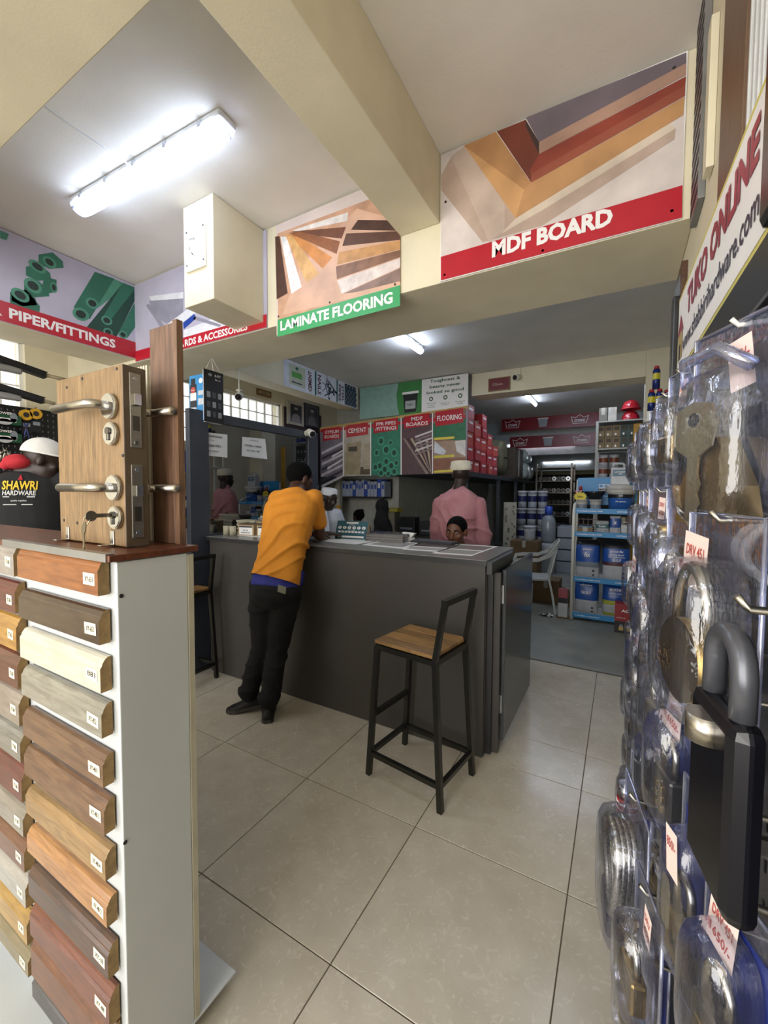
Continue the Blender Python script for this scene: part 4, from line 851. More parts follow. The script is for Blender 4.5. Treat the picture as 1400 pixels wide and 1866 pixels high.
def cut(o, co, no, keep=1):
    """trim a garment at a plane"""
    b = bmesh.new(); b.from_mesh(o.data); g = b.verts[:]+b.edges[:]+b.faces[:]
    bmesh.ops.bisect_plane(b, geom=g, plane_co=Vector(co), plane_no=Vector(no), clear_outer=keep < 0, clear_inner=keep > 0); b.to_mesh(o.data); b.free()
SK1 = mat('skin_dark_brown', '4a2e22', .5, var=.08, scale=9); SK2 = mat('skin_brown', '6b4330', .48, var=.08, scale=9); SKD = mat('skin_deep', '2b1c17', .5, var=.08)
HAIR = mat('black_hair', '090808', .9, bump=.25, bscale=300, spec=.12); EYE = mat('eye_white', 'cfc8c2', .25); IRIS = mat('eye_dark', '120c0a', .15)
V = Vector; UPV = Vector((0, 0, 1))
def legs_skin(hips, knees, ankles): return [('c', hips[i], knees[i], .075, .05) for i in (0, 1)]+[('c', knees[i], ankles[i], .05, .036) for i in (0, 1)]
# ---------------------------------------------------------------- man in the orange t-shirt leaning on the counter
p = thing('person', 'man in orange t-shirt and ripped black jeans leaning on the counter', 'person', (-1.95, 1.9, 0))
hip = V((-1.89, 1.93, .87)); nk = V((-1.935, 2.19, 1.435)); U = V((.96, .22, .04)).normalized()
hc = V((-2.03, 2.33, 1.53)); F = V((.25, .92, -.12))
shL = V((-2.055, 2.13, 1.375)); shR = V((-1.80, 2.20, 1.385)); elL = V((-2.03, 2.33, 1.14)); elR = V((-1.815, 2.29, 1.125)); wrL = V((-1.98, 2.52, 1.115)); wrR = V((-1.96, 2.41, 1.12))
hips = [V((-1.975, 1.91, .86)), V((-1.805, 1.95, .86))]; knees = [V((-1.975, 1.90, .47)), V((-1.875, 1.94, .47))]; ank = [V((-2.06, 1.86, .11)), V((-1.885, 1.87, .11))]
hp, q, HM = head_prims(hc, F, V((.0, .1, 1)), 1.0)
blob('body', hp+[('c', nk-V((0, .02, .03)), hc+V((.0, -.03, -.06)), .058, .056), ('l', torso(hip, nk, U, [(0, .14, .09, 0), (.35, .13, .09, 0), (.7, .15, .1, 0), (.9, .14, .08, 0), (1, .05, .05, 0)]))]
     + [('c', shL, elL, .05, .038), ('c', elL, wrL, .038, .026), ('c', shR, elR, .05, .038), ('c', elR, wrR, .038, .026)] + hand_prims(wrL, (1, .3, 0), (0, 0, -1), 1, .2) + hand_prims(wrR, (-1, .25, 0), (0, 0, -1), 1, .2) + legs_skin(hips, knees, ank), .009, SK1, p)
ORG = mat('orange_cotton', 'cf8520', .85, var=.05, scale=9, bump=.12, bscale=200)
sh = torso(hip, nk, U, [(-.12, .178, .135, .0), (.0, .175, .13, 0), (.15, .170, .125, -.002), (.35, .172, .125, -.01), (.6, .186, .13, -.018), (.78, .196, .13, -.022), (.90, .17, .11, -.012), (1.0, .085, .075, 0)])
o = blob('t_shirt', [('l', sh), ('c', shL, shL.lerp(elL, .62), .072, .064), ('c', shR, shR.lerp(elR, .60), .072, .066)], .009, ORG, p, 5, folds(.014, 6, (-.75, .1, 1), 30, 3))
ax = (nk-hip).normalized(); cut(o, hip+ax*.0, ax+U*.10)
BLU2 = mat('blue_waistband', '2a2f86', .8)
blob('underwear_band', [('l', torso(hip+V((0, 0, -.06)), nk, U, [(0, .170, .135, 0), (.2, .170, .132, 0)]))], .009, BLU2, p, 2)
JEAN = mat('black_denim', '060608', .9, var=.1, scale=30)
prim = [('e', hip+V((0, .0, -.07)), (.176, .142, .12), None)]
for i in (0, 1): prim += [('c', hips[i]+V((0, 0, -.04)), knees[i], .097, .078), ('c', knees[i], ank[i]+V((0, 0, .02)), .068, .062), ('e', ank[i]+V((0, 0, .035)), (.07, .075, .05), None)]
o = blob('jeans', prim, .009, JEAN, p, 4, folds(.010, 9, (0, 0, 1), 30, 8)); cut(o, hip+V((0, 0, -.002)), V((0, 0, 1))+U*.12, -1)
m = MB(); px_, py_ = 513, 1075; c = at(514, 1074, 'y', 1.80); m.box(c, (.062, .004, .042), mat('leather_patch', '6d6a58', .7), R3(.12, 'Y')); m.build('waist_patch', p, W=True)
for k in range(12):
    z = .30+.035*k; c = V((-1.79-.004*(12-k) if k > 5 else -1.815, 1.86, z)); m = MB(); m.tube([c, c+V((.012, -.01, -.025)), c+V((.006+.01*random.random(), -.012, -.06-.03*random.random()))], .003, JEAN, 5, rs=[.004, .003, .001]); m.build('frayed_thread', p, W=True)
SHOE = mat('black_shoe', '141414', .6); SOLE = mat('grey_sole', '3c3834', .7)
shoe('shoe', (-1.855, 1.82, 0), (-2.03, 2.01, 0), SHOE, SOLE, p); shoe('shoe', (-1.99, 1.93, .035), (-2.18, 1.79, .0), SHOE, SOLE, p)
m = MB(); m.ell(hc+V((.0, -.014, .034)), (.081, .098, .088), HAIR, HM, 24, 16); o = m.build('hair', p, W=True); cut(o, hc+V((0, .02, -.02)), V((.25, .75, -.75)), -1)
# ---------------------------------------------------------------- man in the pink shirt
p = thing('person', 'man in pink shirt and white kufi cap standing behind the counter, back turned', 'person', (-1.28, 3.65, 0))
B = V((-1.29, 3.65, 0)); nk = B+V((0, -.01, 1.47)); hip = B+V((0, 0, .90)); U = V((.98, .2, 0)).normalized(); hc = B+V((.01, .03, 1.595)); F = V((-.25, 1, -.05))
shL = B+V((-.175, -.035, 1.335)); shR = B+V((.175, .035, 1.335)); elL = B+V((-.215, -.02, 1.09)); elR = B+V((.225, .04, 1.08)); wrL = B+V((-.245, .06, .88)); wrR = B+V((.25, .06, .85))
hips = [B+V((-.09, 0, .88)), B+V((.09, 0, .88))]; knees = [B+V((-.1, 0, .48)), B+V((.1, .01, .48))]; ank = [B+V((-.1, -.02, .1)), B+V((.1, -.02, .1))]
hp, q, HM = head_prims(hc, F, UPV, 1.0)
blob('body', hp+[('c', nk-V((0, 0, .03)), hc+V((0, -.02, -.06)), .058, .056), ('l', torso(hip, nk, U, [(0, .14, .1, 0), (.4, .13, .1, 0), (.7, .15, .1, 0), (.85, .12, .075, 0), (.95, .06, .05, 0), (1, .05, .05, 0)]))]
     + [('c', shL, elL, .044, .037), ('c', elL, wrL, .037, .026), ('c', shR, elR, .044, .037), ('c', elR, wrR, .037, .026)] + hand_prims(wrL, (0, .25, -1), (1, 0, 0)) + hand_prims(wrR, (0, .15, -1), (-1, 0, 0)) + legs_skin(hips, knees, ank), .009, SKD, p)
PINK = mat('pink_cotton', 'bb868c', .85, var=.06, scale=7, col2='a36a73', bump=.1, bscale=150)
sh = torso(hip, nk, U, [(-.03, .178, .138, 0), (.1, .18, .142, 0), (.3, .182, .145, .0), (.55, .188, .145, 0), (.72, .196, .135, 0), (.83, .19, .125, 0), (.90, .165, .105, 0), (.95, .12, .09, 0), (.99, .076, .072, 0)])
blob('shirt', [('l', sh), ('c', shL, elL, .066, .064), ('c', elL, wrL, .066, .05), ('c', shR, elR, .066, .064), ('c', elR, wrR, .066, .05), ('c', nk-V((0, 0, .05)), nk+V((0, .01, .025)), .068, .058)], .010, PINK, p, 4, folds(.017, 7, (.5, 0, 1), 18, 1))
KHA = mat('pale_khaki', 'aca690', .85, var=.06)
prim = [('e', hip+V((0, 0, -.06)), (.175, .14, .12), None)]
for i in (0, 1): prim += [('c', hips[i], knees[i], .095, .075), ('c', knees[i], ank[i], .075, .07)]
blob('trousers', prim, .012, KHA, p, 4, folds(.006, 10, (0, 0, 1), 25, 4))
blob('belt', [('l', torso(hip, nk, U, [(-.02, .182, .145, 0), (.03, .182, .145, 0)]))], .009, PEN, p, 1)
shoe('shoe', B+V((-.1, -.08, 0)), B+V((-.13, .19, 0)), SHOE, SOLE, p); shoe('shoe', B+V((.1, -.08, 0)), B+V((.12, .19, 0)), SHOE, SOLE, p)
CAPW = mat('cream_kufi', 'cfc8b4', .85, bump=.3, bscale=250); kufi(hc+V((0, -.015, .045)), V((0, -.06, 1)), .094, .085, CAPW, p)
# ---------------------------------------------------------------- seated man whose face shows above the counter
p = thing('person', 'man seated behind the counter, only his face showing above the flyers', 'person', (-1.09, 3.17, 0))
B = V((-1.09, 3.17, 0)); hc = V((-1.105, 3.08, 1.128)); F = V((-.02, -.98, -.14)); nk = B+V((0, -.03, .99)); hip = B+V((.02, .10, .50)); U = V((-1, .18, 0)).normalized()
shL = B+V((.19, -.04, .93)); shR = B+V((-.19, .02, .93)); elL = B+V((.23, -.12, .68)); elR = B+V((-.23, -.10, .68)); wrL = B+V((.08, -.26, .70)); wrR = B+V((-.12, -.26, .70))
hips = [B+V((.1, .06, .5)), B+V((-.1, .06, .5))]; knees = [B+V((.12, -.22, .5)), B+V((-.12, -.20, .5))]; ank = [B+V((.12, -.2, .09)), B+V((-.12, -.18, .09))]
hp, q, HM = head_prims(hc, F, V((.04, 0, 1)), 1.0)
blob('body', hp+[('c', nk-V((0, 0, .03)), hc+V((0, .02, -.07)), .056, .054), ('l', torso(hip, nk, U, [(0, .14, .1, 0), (.4, .13, .1, 0), (.75, .16, .11, 0), (.92, .14, .08, 0), (1, .05, .05, 0)]))]
     + [('c', shL, elL, .048, .037), ('c', elL, wrL, .037, .026), ('c', shR, elR, .048, .037), ('c', elR, wrR, .037, .026)] + hand_prims(wrL, (-.8, -.6, 0), (0, 0, -1)) + hand_prims(wrR, (.8, -.6, 0), (0, 0, -1)) + legs_skin(hips, knees, ank), .0065, SK2, p, 3)
for k in (-1, 1):
    m = MB(); m.ell(q(k*.031, .0695, .008), (.011, .0095, .0055), EYE, HM); o = m.build('eye', p, W=True)
    m = MB(); m.ell(q(k*.031-.003, .079, .0075), (.006, .0025, .006), IRIS, HM); m.build('iris', o, W=True)
    m = MB(); m.tube([q(k*.016, .088, .026), q(k*.032, .087, .034), q(k*.05, .074, .028)], .004, HAIR, 6, rs=[.003, .0045, .002]); m.build('eyebrow', p, W=True)
m = MB(); m.ell(q(0, -.016, .038), (.0785, .097, .084), HAIR, HM, 28, 18); o = m.build('hair', p, W=True); cut(o, q(0, .058, .055), HM @ V((0, .88, -.35)), -1); cut(o, q(0, 0, -.015), HM @ V((0, .3, -1)), -1)
GS = mat('grey_shirt', '8d96a3', .85)
blob('shirt', [('l', torso(hip, nk, U, [(0, .17, .13, 0), (.4, .165, .13, 0), (.75, .19, .135, 0), (.92, .17, .1, 0), (1, .072, .065, 0)])), ('c', shL, elL, .07, .06), ('c', shR, elR, .07, .06)], .012, GS, p)
prim = [('e', hip, (.17, .15, .11), None)]
for i in (0, 1): prim += [('c', hips[i], knees[i], .085, .07), ('c', knees[i], ank[i], .07, .06)]
blob('trousers', prim, .014, NAVY, p)
shoe('shoe', B+V((.12, -.14, 0)), B+V((.13, -.4, 0)), SHOE, SOLE, p); shoe('shoe', B+V((-.12, -.12, 0)), B+V((-.13, -.38, 0)), SHOE, SOLE, p)
t = thing('office_stool', 'low padded stool under the man seated behind the counter', 'stool', B+V((0, .08, 0))); m = MB(); m.lathe([(0, .0), (.2, 0), (.2, .02), (.03, .04), (.03, .33), (.16, .34), (0, .34)], BLK); m.build('pedestal', t); m = MB(); m.lathe([(0, .341), (.17, .341), (.18, .36), (.17, .385), (0, .386)], mat('black_vinyl', '17181a', .4)); m.build('cushion', t)
# ---------------------------------------------------------------- man in white shirt and cap beyond the orange t-shirt
p = thing('person', 'man in white shirt and white cap stooping behind the orange t-shirt man', 'person', (-2.78, 3.75, 0))
q0 = at(600, 905, 'y', 3.75); B = V((q0.x+.01, 3.75, 0)); hc = V((B.x, 3.75, 1.36)); F = V((.9, -.3, -.35)); nk = hc+V((-.06, .05, -.12)); hip = B+V((-.12, .12, .80)); U = V((.3, 1, 0)).normalized()
shL = nk+V((-.0, .16, -.07)); shR = nk+V((.03, -.16, -.07)); elL = shL+V((.08, .05, -.26)); elR = shR+V((.10, -.06, -.25)); wrL = elL+V((.2, -.05, -.02)); wrR = elR+V((.2, .0, -.03))
hips = [hip+V((0, .09, 0)), hip+V((0, -.09, 0))]; knees = [B+V((-.08, .2, .45)), B+V((-.08, .02, .45))]; ank = [B+V((-.12, .2, .09)), B+V((-.12, .02, .09))]
hp, q, HM = head_prims(hc, F, UPV, .98)
blob('body', hp+[('c', nk, hc+V((0, 0, -.06)), .055, .055), ('l', torso(hip, nk, U, [(0, .13, .1, 0), (.5, .13, .1, 0), (.9, .13, .08, 0), (1, .05, .05, 0)])), ('c', shL, elL, .045, .036), ('c', elL, wrL, .036, .025), ('c', shR, elR, .045, .036), ('c', elR, wrR, .036, .025)] + hand_prims(wrL, (1, 0, -.2), (0, 0, -1)) + hand_prims(wrR, (1, 0, -.2), (0, 0, -1)) + legs_skin(hips, knees, ank), .010, SKD, p)
WSH = mat('white_cotton', 'c9ccd4', .85)
blob('shirt', [('l', torso(hip, nk, U, [(-.05, .165, .135, 0), (.4, .165, .135, 0), (.75, .185, .13, 0), (.92, .165, .1, 0), (1, .07, .065, 0)])), ('c', shL, elL, .072, .06), ('c', elL, elL.lerp(wrL, .8), .06, .045), ('c', shR, elR, .072, .06), ('c', elR, elR.lerp(wrR, .8), .06, .045)], .011, WSH, p, 4, folds(.008, 9))
prim = [('e', hip+V((0, 0, -.04)), (.13, .165, .11), None)]
for i in (0, 1): prim += [('c', hips[i], knees[i], .085, .07), ('c', knees[i], ank[i], .07, .06)]
blob('trousers', prim, .014, NAVY, p); kufi(hc+V((-.012, .0, .045)), V((.2, -.05, 1)), .092, .07, mat('white_kufi', 'd3d6da', .8, bump=.2, bscale=250), p)
for k in (0, 1): shoe('shoe', ank[k]+V((-.05, 0, -.09)), ank[k]+V((.2, 0, -.09)), SHOE, SOLE, p)
# ---------------------------------------------------------------- two dark figures at the desks under the banner
def desk_figure(label, px, py, Y, ztop_off, F, mt, robe):
    c = at(px, py, 'y', Y); p = thing('person', label, 'person', (c.x, Y, 0)); B = V((c.x, Y, 0)); hc = c.copy(); nk = hc+V((0, .02, -.14)); hip = B+V((0, .05, max(.46, hc.z-.68))); U = F.cross(UPV).normalized()
    shL = nk-U*.17+V((0, 0, -.06)); shR = nk+U*.17+V((0, 0, -.06)); elL = shL-U*.04+F*.08+V((0, 0, -.25)); elR = shR+U*.04+F*.08+V((0, 0, -.25)); wrL = elL+F*.22+U*.05; wrR = elR+F*.22-U*.05
    hips = [hip-U*.09, hip+U*.09]; knees = [h+F*.36 for h in hips]; ank = [V((k.x, k.y, .09)) for k in knees]
    hp, q, HM = head_prims(hc, F, UPV, .96)
    blob('body', hp+[('c', nk, hc+V((0, 0, -.06)), .055, .055), ('l', torso(hip, nk, U, [(0, .13, .1, 0), (.5, .13, .1, 0), (.9, .13, .08, 0), (1, .05, .05, 0)])), ('c', shL, elL, .045, .036), ('c', elL, wrL, .036, .025), ('c', shR, elR, .045, .036), ('c', elR, wrR, .036, .025)] + hand_prims(wrL, F, (0, 0, -1)) + hand_prims(wrR, F, (0, 0, -1)) + legs_skin(hips, knees, ank), .012, SKD, p)
    blob('robe' if robe else 'jacket', [('l', torso(hip, nk, U, [(-.1, .2, .18, 0), (.4, .18, .15, 0), (.75, .19, .135, 0), (.92, .165, .1, 0), (1, .08, .075, 0)])), ('c', shL, elL, .075, .065), ('c', elL, wrL, .062, .05), ('c', shR, elR, .075, .065), ('c', elR, wrR, .062, .05)]+[('c', hips[i], knees[i], .09, .08) for i in (0, 1)]+[('c', knees[i], ank[i], .08, .07) for i in (0, 1)], .013, mt, p)
    if robe:
        o = blob('headscarf', [('e', hc+V((0, 0, .02)), (.092, .105, .115), HM), ('c', hc+V((0, 0, -.05)), nk+V((0, 0, -.08)), .09, .14)], .012, mt, p)
        cut(o, hc+F*.08, F, -1)
    else: m = MB(); m.ell(q(0, -.016, .035), (.083, .1, .09), HAIR, HM); m.ell(q(0, -.08, .10), .035, HAIR); m.build('hair', p, W=True)
    t = thing('desk_stool', 'dark stool under the '+('robed figure' if robe else 'small dark figure')+' at the desks', 'stool', (hip.x, hip.y, 0)); z = hip.z-.14; m = MB(); m.lathe([(0, 0), (.18, 0), (.18, .02), (.03, .04), (.03, z-.05), (0, z-.05)], BLK); m.build('pedestal', t); m = MB(); m.lathe([(0, z-.049), (.17, z-.049), (.18, z-.03), (.16, z), (0, z)], mat('black_vinyl', '17181a', .4)); m.build('cushion', t)
desk_figure('person in black robe and headscarf seated at a desk below the banner', 697, 925, 5.25, 0, V((.8, .6, 0)).normalized(), mat('black_robe', '0c0c0e', .9), True)
desk_figure('small dark figure with tied-up hair at the desk left of the robed person', 653, 942, 5.55, 0, V((-.95, .2, 0)).normalized(), mat('charcoal_jacket', '17161a', .9), False)
# ---------------------------------------------------------------- man with white trucker cap in the left aisle
p = thing('person', 'man in white trucker cap and black hooded sweatshirt in the left aisle', 'person', (-3.0, 1.15, 0))
hc = at(82, 840, 'y', 1.12); B = V((hc.x-.03, 1.12, 0)); F = V((.5, .83, -.3)).normalized(); Fb = V((-.8, .6, 0)); nk = hc+V((-.085, -.06, -.06)); hip = B+V((-.06, -.03, .93)); U = V((.6, .8, 0)).normalized()
shL = nk-U*.19+V((-.01, 0, -.06)); shR = nk+U*.19+V((0, 0, -.06)); elL = shL+Fb*.06-U*.04+V((0, 0, -.29)); elR = shR+Fb*.10+U*.03+V((0, 0, -.28)); wrL = elL+Fb*.2+U*.06+V((0, 0, -.08)); wrR = elR+Fb*.2-U*.04+V((0, 0, -.06))
hips = [hip-U*.09, hip+U*.09]; knees = [B-U*.1+V((0, 0, .5)), B+U*.1+V((0, 0, .5))]; ank = [B-U*.1+V((0, 0, .09)), B+U*.1+V((0, 0, .09))]
hp, q, HM = head_prims(hc, F, UPV, 1.0)
blob('body', hp+[('c', nk, hc+V((-.02, -.02, -.05)), .058, .056), ('l', torso(hip, nk, U, [(0, .14, .1, 0), (.5, .14, .1, 0), (.9, .13, .08, 0), (1, .05, .05, 0)])), ('c', shL, elL, .048, .037), ('c', elL, wrL, .037, .026), ('c', shR, elR, .048, .037), ('c', elR, wrR, .037, .026)] + hand_prims(wrL, Fb, (0, 0, -1)) + hand_prims(wrR, Fb, (0, 0, -1)) + legs_skin(hips, knees, ank), .009, SKD, p)
BLS = mat('black_fleece', '17181a', .9, var=.12, scale=14); REDH = mat('red_hood', 'b32430', .85)
sw = torso(hip, nk, U, [(-.04, .20, .15, 0), (.2, .195, .15, 0), (.5, .20, .15, 0), (.78, .212, .14, 0), (.92, .185, .11, 0), (1, .09, .08, 0)])
blob('sweatshirt', [('l', sw), ('c', shL, elL, .085, .075), ('c', elL, wrL, .075, .05), ('c', shR, elR, .085, .075), ('c', elR, wrR, .075, .05)], .010, BLS, p, 4, folds(.006, 6, (.3, 0, 1), 16, 6))
blob('hood', [('e', nk-Fb*.035-U*.02+V((0, 0, .05)), (.085, .075, .045), None), ('c', nk-Fb*.01-U*.09+V((0, 0, .03)), nk+Fb*.07-U*.05+V((0, 0, .02)), .03, .02), ('c', nk-Fb*.01+U*.08+V((0, 0, .03)), nk+Fb*.07+U*.05+V((0, 0, .02)), .03, .02)], .009, REDH, p, 3, folds(.006, 9, (0, 0, 1), 40, 2))
HV = mat('hi_vis_yellow', 'c3d94a', .7); REFL = mat('reflective_tape', 'c9cdc6', .3, .3)
blob('hi_vis_band', [('l', torso(hip, nk, U, [(.02, .208, .158, 0), (.16, .206, .158, 0)]))], .010, HV, p, 2); blob('reflective_tape', [('l', torso(hip, nk, U, [(.07, .213, .163, 0), (.11, .213, .163, 0)]))], .008, REFL, p, 1)
prim = [('e', hip+V((0, 0, -.06)), (.17, .15, .12), None)]
for i in (0, 1): prim += [('c', hips[i], knees[i], .095, .075), ('c', knees[i], ank[i], .075, .065)]
blob('trousers', prim, .014, NAVY, p)
for k in (0, 1): shoe('shoe', ank[k]-Fb*.07+V((0, 0, -.09)), V((ank[k].x+Fb.x*.19, ank[k].y+Fb.y*.19, 0)), SHOE, SOLE, p)
CAPM = mat('white_mesh_cap', 'd8d6d0', .8, bump=.3, bscale=400); cp = MB(); cp.ell(hc+V((0, -.005, .035)), (.09, .108, .098), CAPM, HM, 28, 18); o = cp.build('trucker_cap', p, W=True); cut(o, hc+V((0, 0, .035)), HM @ V((0, .12, -1)), -1)
m = MB(); band = []
for i in range(28):
    a = 2*math.pi*i/28; band.append(hc+HM @ V((.0915*math.cos(a), .11*math.sin(a), .04+.012*math.sin(a))))
m.tube(band, .006, mat('white_cap_band', 'e4e2dc', .7), 6, closed=True); m.build('cap_band', o, W=True)
m = MB(); m.prism([hc+HM @ V((x, y, z)) for x, y, z in ((-.07, .08, .045), (-.06, .15, .03), (0, .175, .028), (.06, .15, .03), (.07, .08, .045))], HM @ V((0, 0, .006)), CAPM); m.build('cap_brim', o, W=True)
# back print
bp = Plane(nk-Fb*.16, U, UPV); bp.O = nk-Fb*.16; _uv = bp.px(30, 884); bp.O = bp.p(*_uv)
YEL = mat('print_yellow', 'd9b62c', .7); PW = mat('print_pale', 'c9c9c9', .7)
def shrink(o, tgt, off=.007):
    """lay a flat print onto the cloth below it"""
    from mathutils.bvhtree import BVHTree
    b = BVHTree.FromPolygons([v.co.copy() for v in tgt.data.vertices], [tuple(q.vertices) for q in tgt.data.polygons]); d = -bp.N
    for v in o.data.vertices:
        h = b.ray_cast(v.co+bp.N*.3, d)
        if h[0]: v.co = h[0]+bp.N*off
swo = [c for c in p.children if c.name.startswith('sweatshirt')][0]
m = MB(); bp.text(m, 'SHAWRI', 0, .0, YEL, h=.05, w=.155, bold=.025, n=0); bp.poly(m, [(-.01, .03), (.012, .03), (.0, .06)], REDH, 0)
o = m.build('back_logo', p, W=True); shrink(o, swo)
m = MB(); bp.text(m, 'HARDWARE', 0, -.042, PW, h=.026, w=.145, bold=.02, n=0); bp.rect(m, -.07, .07, -.066, -.061, PW, 0); bp.text(m, 'quality supplies', 0, -.085, PW, h=.010, w=.07, n=0); bp.rect(m, -.07, .06, -.108, -.104, PW, 0); o = m.build('back_lettering', p, W=True); shrink(o, swo, .006)
# ================================================================ loft shelf behind the banner
RACK = mat('dark_blue_steel', '2a2f38', .5, .3, var=.08)
L = thing('loft_shelf', 'long dark steel loft shelf carrying red boxes behind the banner', 'shelf', (-2.4, 8, 0))
m = MB(); m.bx(-3.28, -1.9, 5.66, 11.9, 1.70, 1.735, RACK); m.build('deck', L, W=True)
m = MB(); m.bx(-1.9, -1.86, 5.66, 11.9, 1.665, 1.737, RACK, bev=.003); m.build('edge_beam', L, W=True)
for y in (5.68, 7.45, 8.85, 9.7, 11.8):
    m = MB(); m.bx(-1.93, -1.87, y-.03, y+.03, 0, 1.665, RACK, bev=.003); m.build('post', L, W=True)
m = MB(); m.prism([(-1.91, 5.66, 1.66), (-1.87, 5.66, 1.66), (-1.87, 5.72, 1.35), (-1.91, 5.72, 1.35)], (0, .03, 0), RACK); m.build('brace', L, W=True)
m = MB(); m.prism([(-4.45, 5.62, 1.69), (-4.15, 5.62, 1.69), (-4.5, 5.62, 1.30), (-4.55, 5.62, 1.30)], (0, .04, 0), RACK); tag(m.build('banner_bracket'), 'dark triangular bracket under the left end of the banner', 'bracket')
RB = [mat('red_carton_a', 'a32834', .55, var=.06), mat('red_carton_b', 'b5323a', .55, var=.06), mat('red_carton_c', 'b8443a', .55, var=.06)]
ORD = ['first', 'second', 'third', 'fourth', 'fifth', 'sixth', 'seventh', 'eighth', 'ninth', 'tenth']
def red_box(x, y, z, w, d, h, k, lab):
    t = thing('red_box', lab, 'box', (x, y, z), random.uniform(-.05, .05), 'red cartons on the loft shelf'); m = MB(); m.bx(-w/2, w/2, -d/2, d/2, 0, h, RB[k % 3], bev=.003); m.build('carton', t)
    P = Plane((w/2, 0, 0), (0, 1, 0), (0, 0, 1)); m = MB(); P.rect(m, -d*.3, d*.3, h*.62, h*.78, WHITE if k % 2 else PINKW, .001); m.build('label', t); P = Plane((0, -d/2, 0), (1, 0, 0), (0, 0, 1)); m = MB(); P.rect(m, -w*.3, w*.2, h*.2, h*.45, PINKW, .001); m.build('label', t)
k = 0
for st_, (y, n, h) in enumerate(((5.85, 5, .19), (6.2, 4, .185), (6.56, 5, .185), (6.92, 4, .165), (7.22, 3, .165))):
    for i in range(n): red_box(-2.01+random.uniform(-.015, .015), y, 1.7355+i*(h+.0012), .2, .29, h, k, 'red loft-shelf carton, %s from bottom in the %s stack from the banner' % (ORD[i], ORD[st_])); k += 1
# sacks and bundles on the loft
def sack(name, label, cat, c, r, mt, seed, group=None, band=None, sq=3.2):
    """lumpy filled bag"""
    t = thing(name, label, cat, c, random.uniform(-.1, .1), group); m = MB(); rings = []; n = 20
    for i in range(11):
        f = -1+2*i/10; w = (1-abs(f)**sq)**(1/sq) if abs(f) < 1 else .0; w = max(w, .12)
        rings.append([(r[0]*w*math.copysign(abs(math.cos(a))**.6, math.cos(a)), r[1]*w*math.copysign(abs(math.sin(a))**.6, math.sin(a)), r[2]*(f+1)) for a in [2*math.pi*j/n for j in range(n)]])
    rr = []
    for R_ in rings: rr.append([Vector(p)*(1+.10*mnoise.noise(Vector(p)*9+Vector((seed, 0, 0)))) if p[2] > .001 else Vector(p) for p in R_])
    m.loft(rr, mt); m.build('bag', t)
    if band:
        m = MB(); m.tube([Vector((r[0]*1.02*math.cos(a), r[1]*1.02*math.sin(a), r[2])) for a in [2*math.pi*j/24 for j in range(24)]], .012, band, 6, closed=True); m.build('strap', t)
    return t
PLAS = mat('clear_poly_bag', 'b9c6c4', .2, var=.15, scale=20, bump=.5, bscale=40); KRAFT = mat('kraft_carton', '6b5538', .75, var=.12, scale=8); OLIVE = mat('olive_sack', '5e5a42', .7, var=.15, scale=12, bump=.3)
sack('wrapped_bundle', 'olive wrapped bundle on the loft shelf next to the red cartons', 'bundle', (-2.1, 7.95, 1.736), (.2, .28, .36), OLIVE, 1, band=PEN)
t = thing('large_carton', 'big dark cardboard carton on the loft shelf', 'carton', (-2.1, 9.0, 1.736)); m = MB(); m.bx(-.23, .23, -.4, .4, 0, .62, mat('dark_carton', '4a4033', .7), bev=.01); m.build('carton', t); m = MB(); m.bx(.231, .233, -.1, .02, .05, .6, mat('carton_tape', 'a9a497', .5)); m.build('tape', t)
for k, (y, z, s) in enumerate(((9.68, 0, .25), (9.70, .39, .2), (10.2, 0, .24), (10.18, .38, .2))): sack('plastic_bag', ['pale plastic bag at the end of the loft shelf, lower left', 'pale plastic bag on top of the lower left one', 'greenish plastic bag at the far end of the loft shelf', 'topmost pale plastic bag at the far end of the loft'][k], 'bag', (-2.0, y, 1.736+z), (s*.8, s, s*.75), PLAS, 10+k, 'plastic bags on the loft shelf')
# far red brand banners on the store bulkhead
CRN = mat('crown_maroon', '7c1220', .3, var=.05)
def crown(label, y, pa, pb, h):
    P = XP(y); a = P.px(*pa); b = P.px(*pb); t, Q = sign('brand_banner', label, P, a[0], b[0], a[1]-h, a[1], CRN, .01); w = b[0]-a[0]
    for k, f in enumerate((.12, .80)):
        u = a[0]+w*f; v = a[1]-h*.5; m = MB(); Q.poly(m, [(u-.17, v+.08), (u-.08, v+.05), (u, v+.11), (u+.08, v+.05), (u+.17, v+.08), (u+.13, v-.08), (u-.13, v-.08)], WHITE, .001); Q.poly(m, [(u-.155, v+.065), (u-.08, v+.037), (u, v+.095), (u+.08, v+.037), (u+.155, v+.065), (u+.12, v-.07), (u-.12, v-.07)], CRN, .0015); Q.text(m, 'crown', u, v-.02, WHITE, h=.06, w=.2, bold=.02); m.build('crown_emblem', t, W=True)
    u = a[0]+w*.44; v = a[1]-h*.5; m = MB(); Q.poly(m, [(u-.1, v+.07), (u+.1, v+.07), (u+.075, v-.1), (u-.075, v-.1)], mat('print_tin', '9aa0a8', .4), .001); Q.rect(m, u-.11, u+.11, v+.07, v+.095, WHITE, .001); m.build('tin_picture', t, W=True)
crown('upper maroon brand banner with two crown emblems in the far store', 9.6, (915, 763), (1097, 744), .30)
crown('lower maroon brand banner partly under the upper one in the far store', 9.9, (930, 797), (1097, 781), .27)
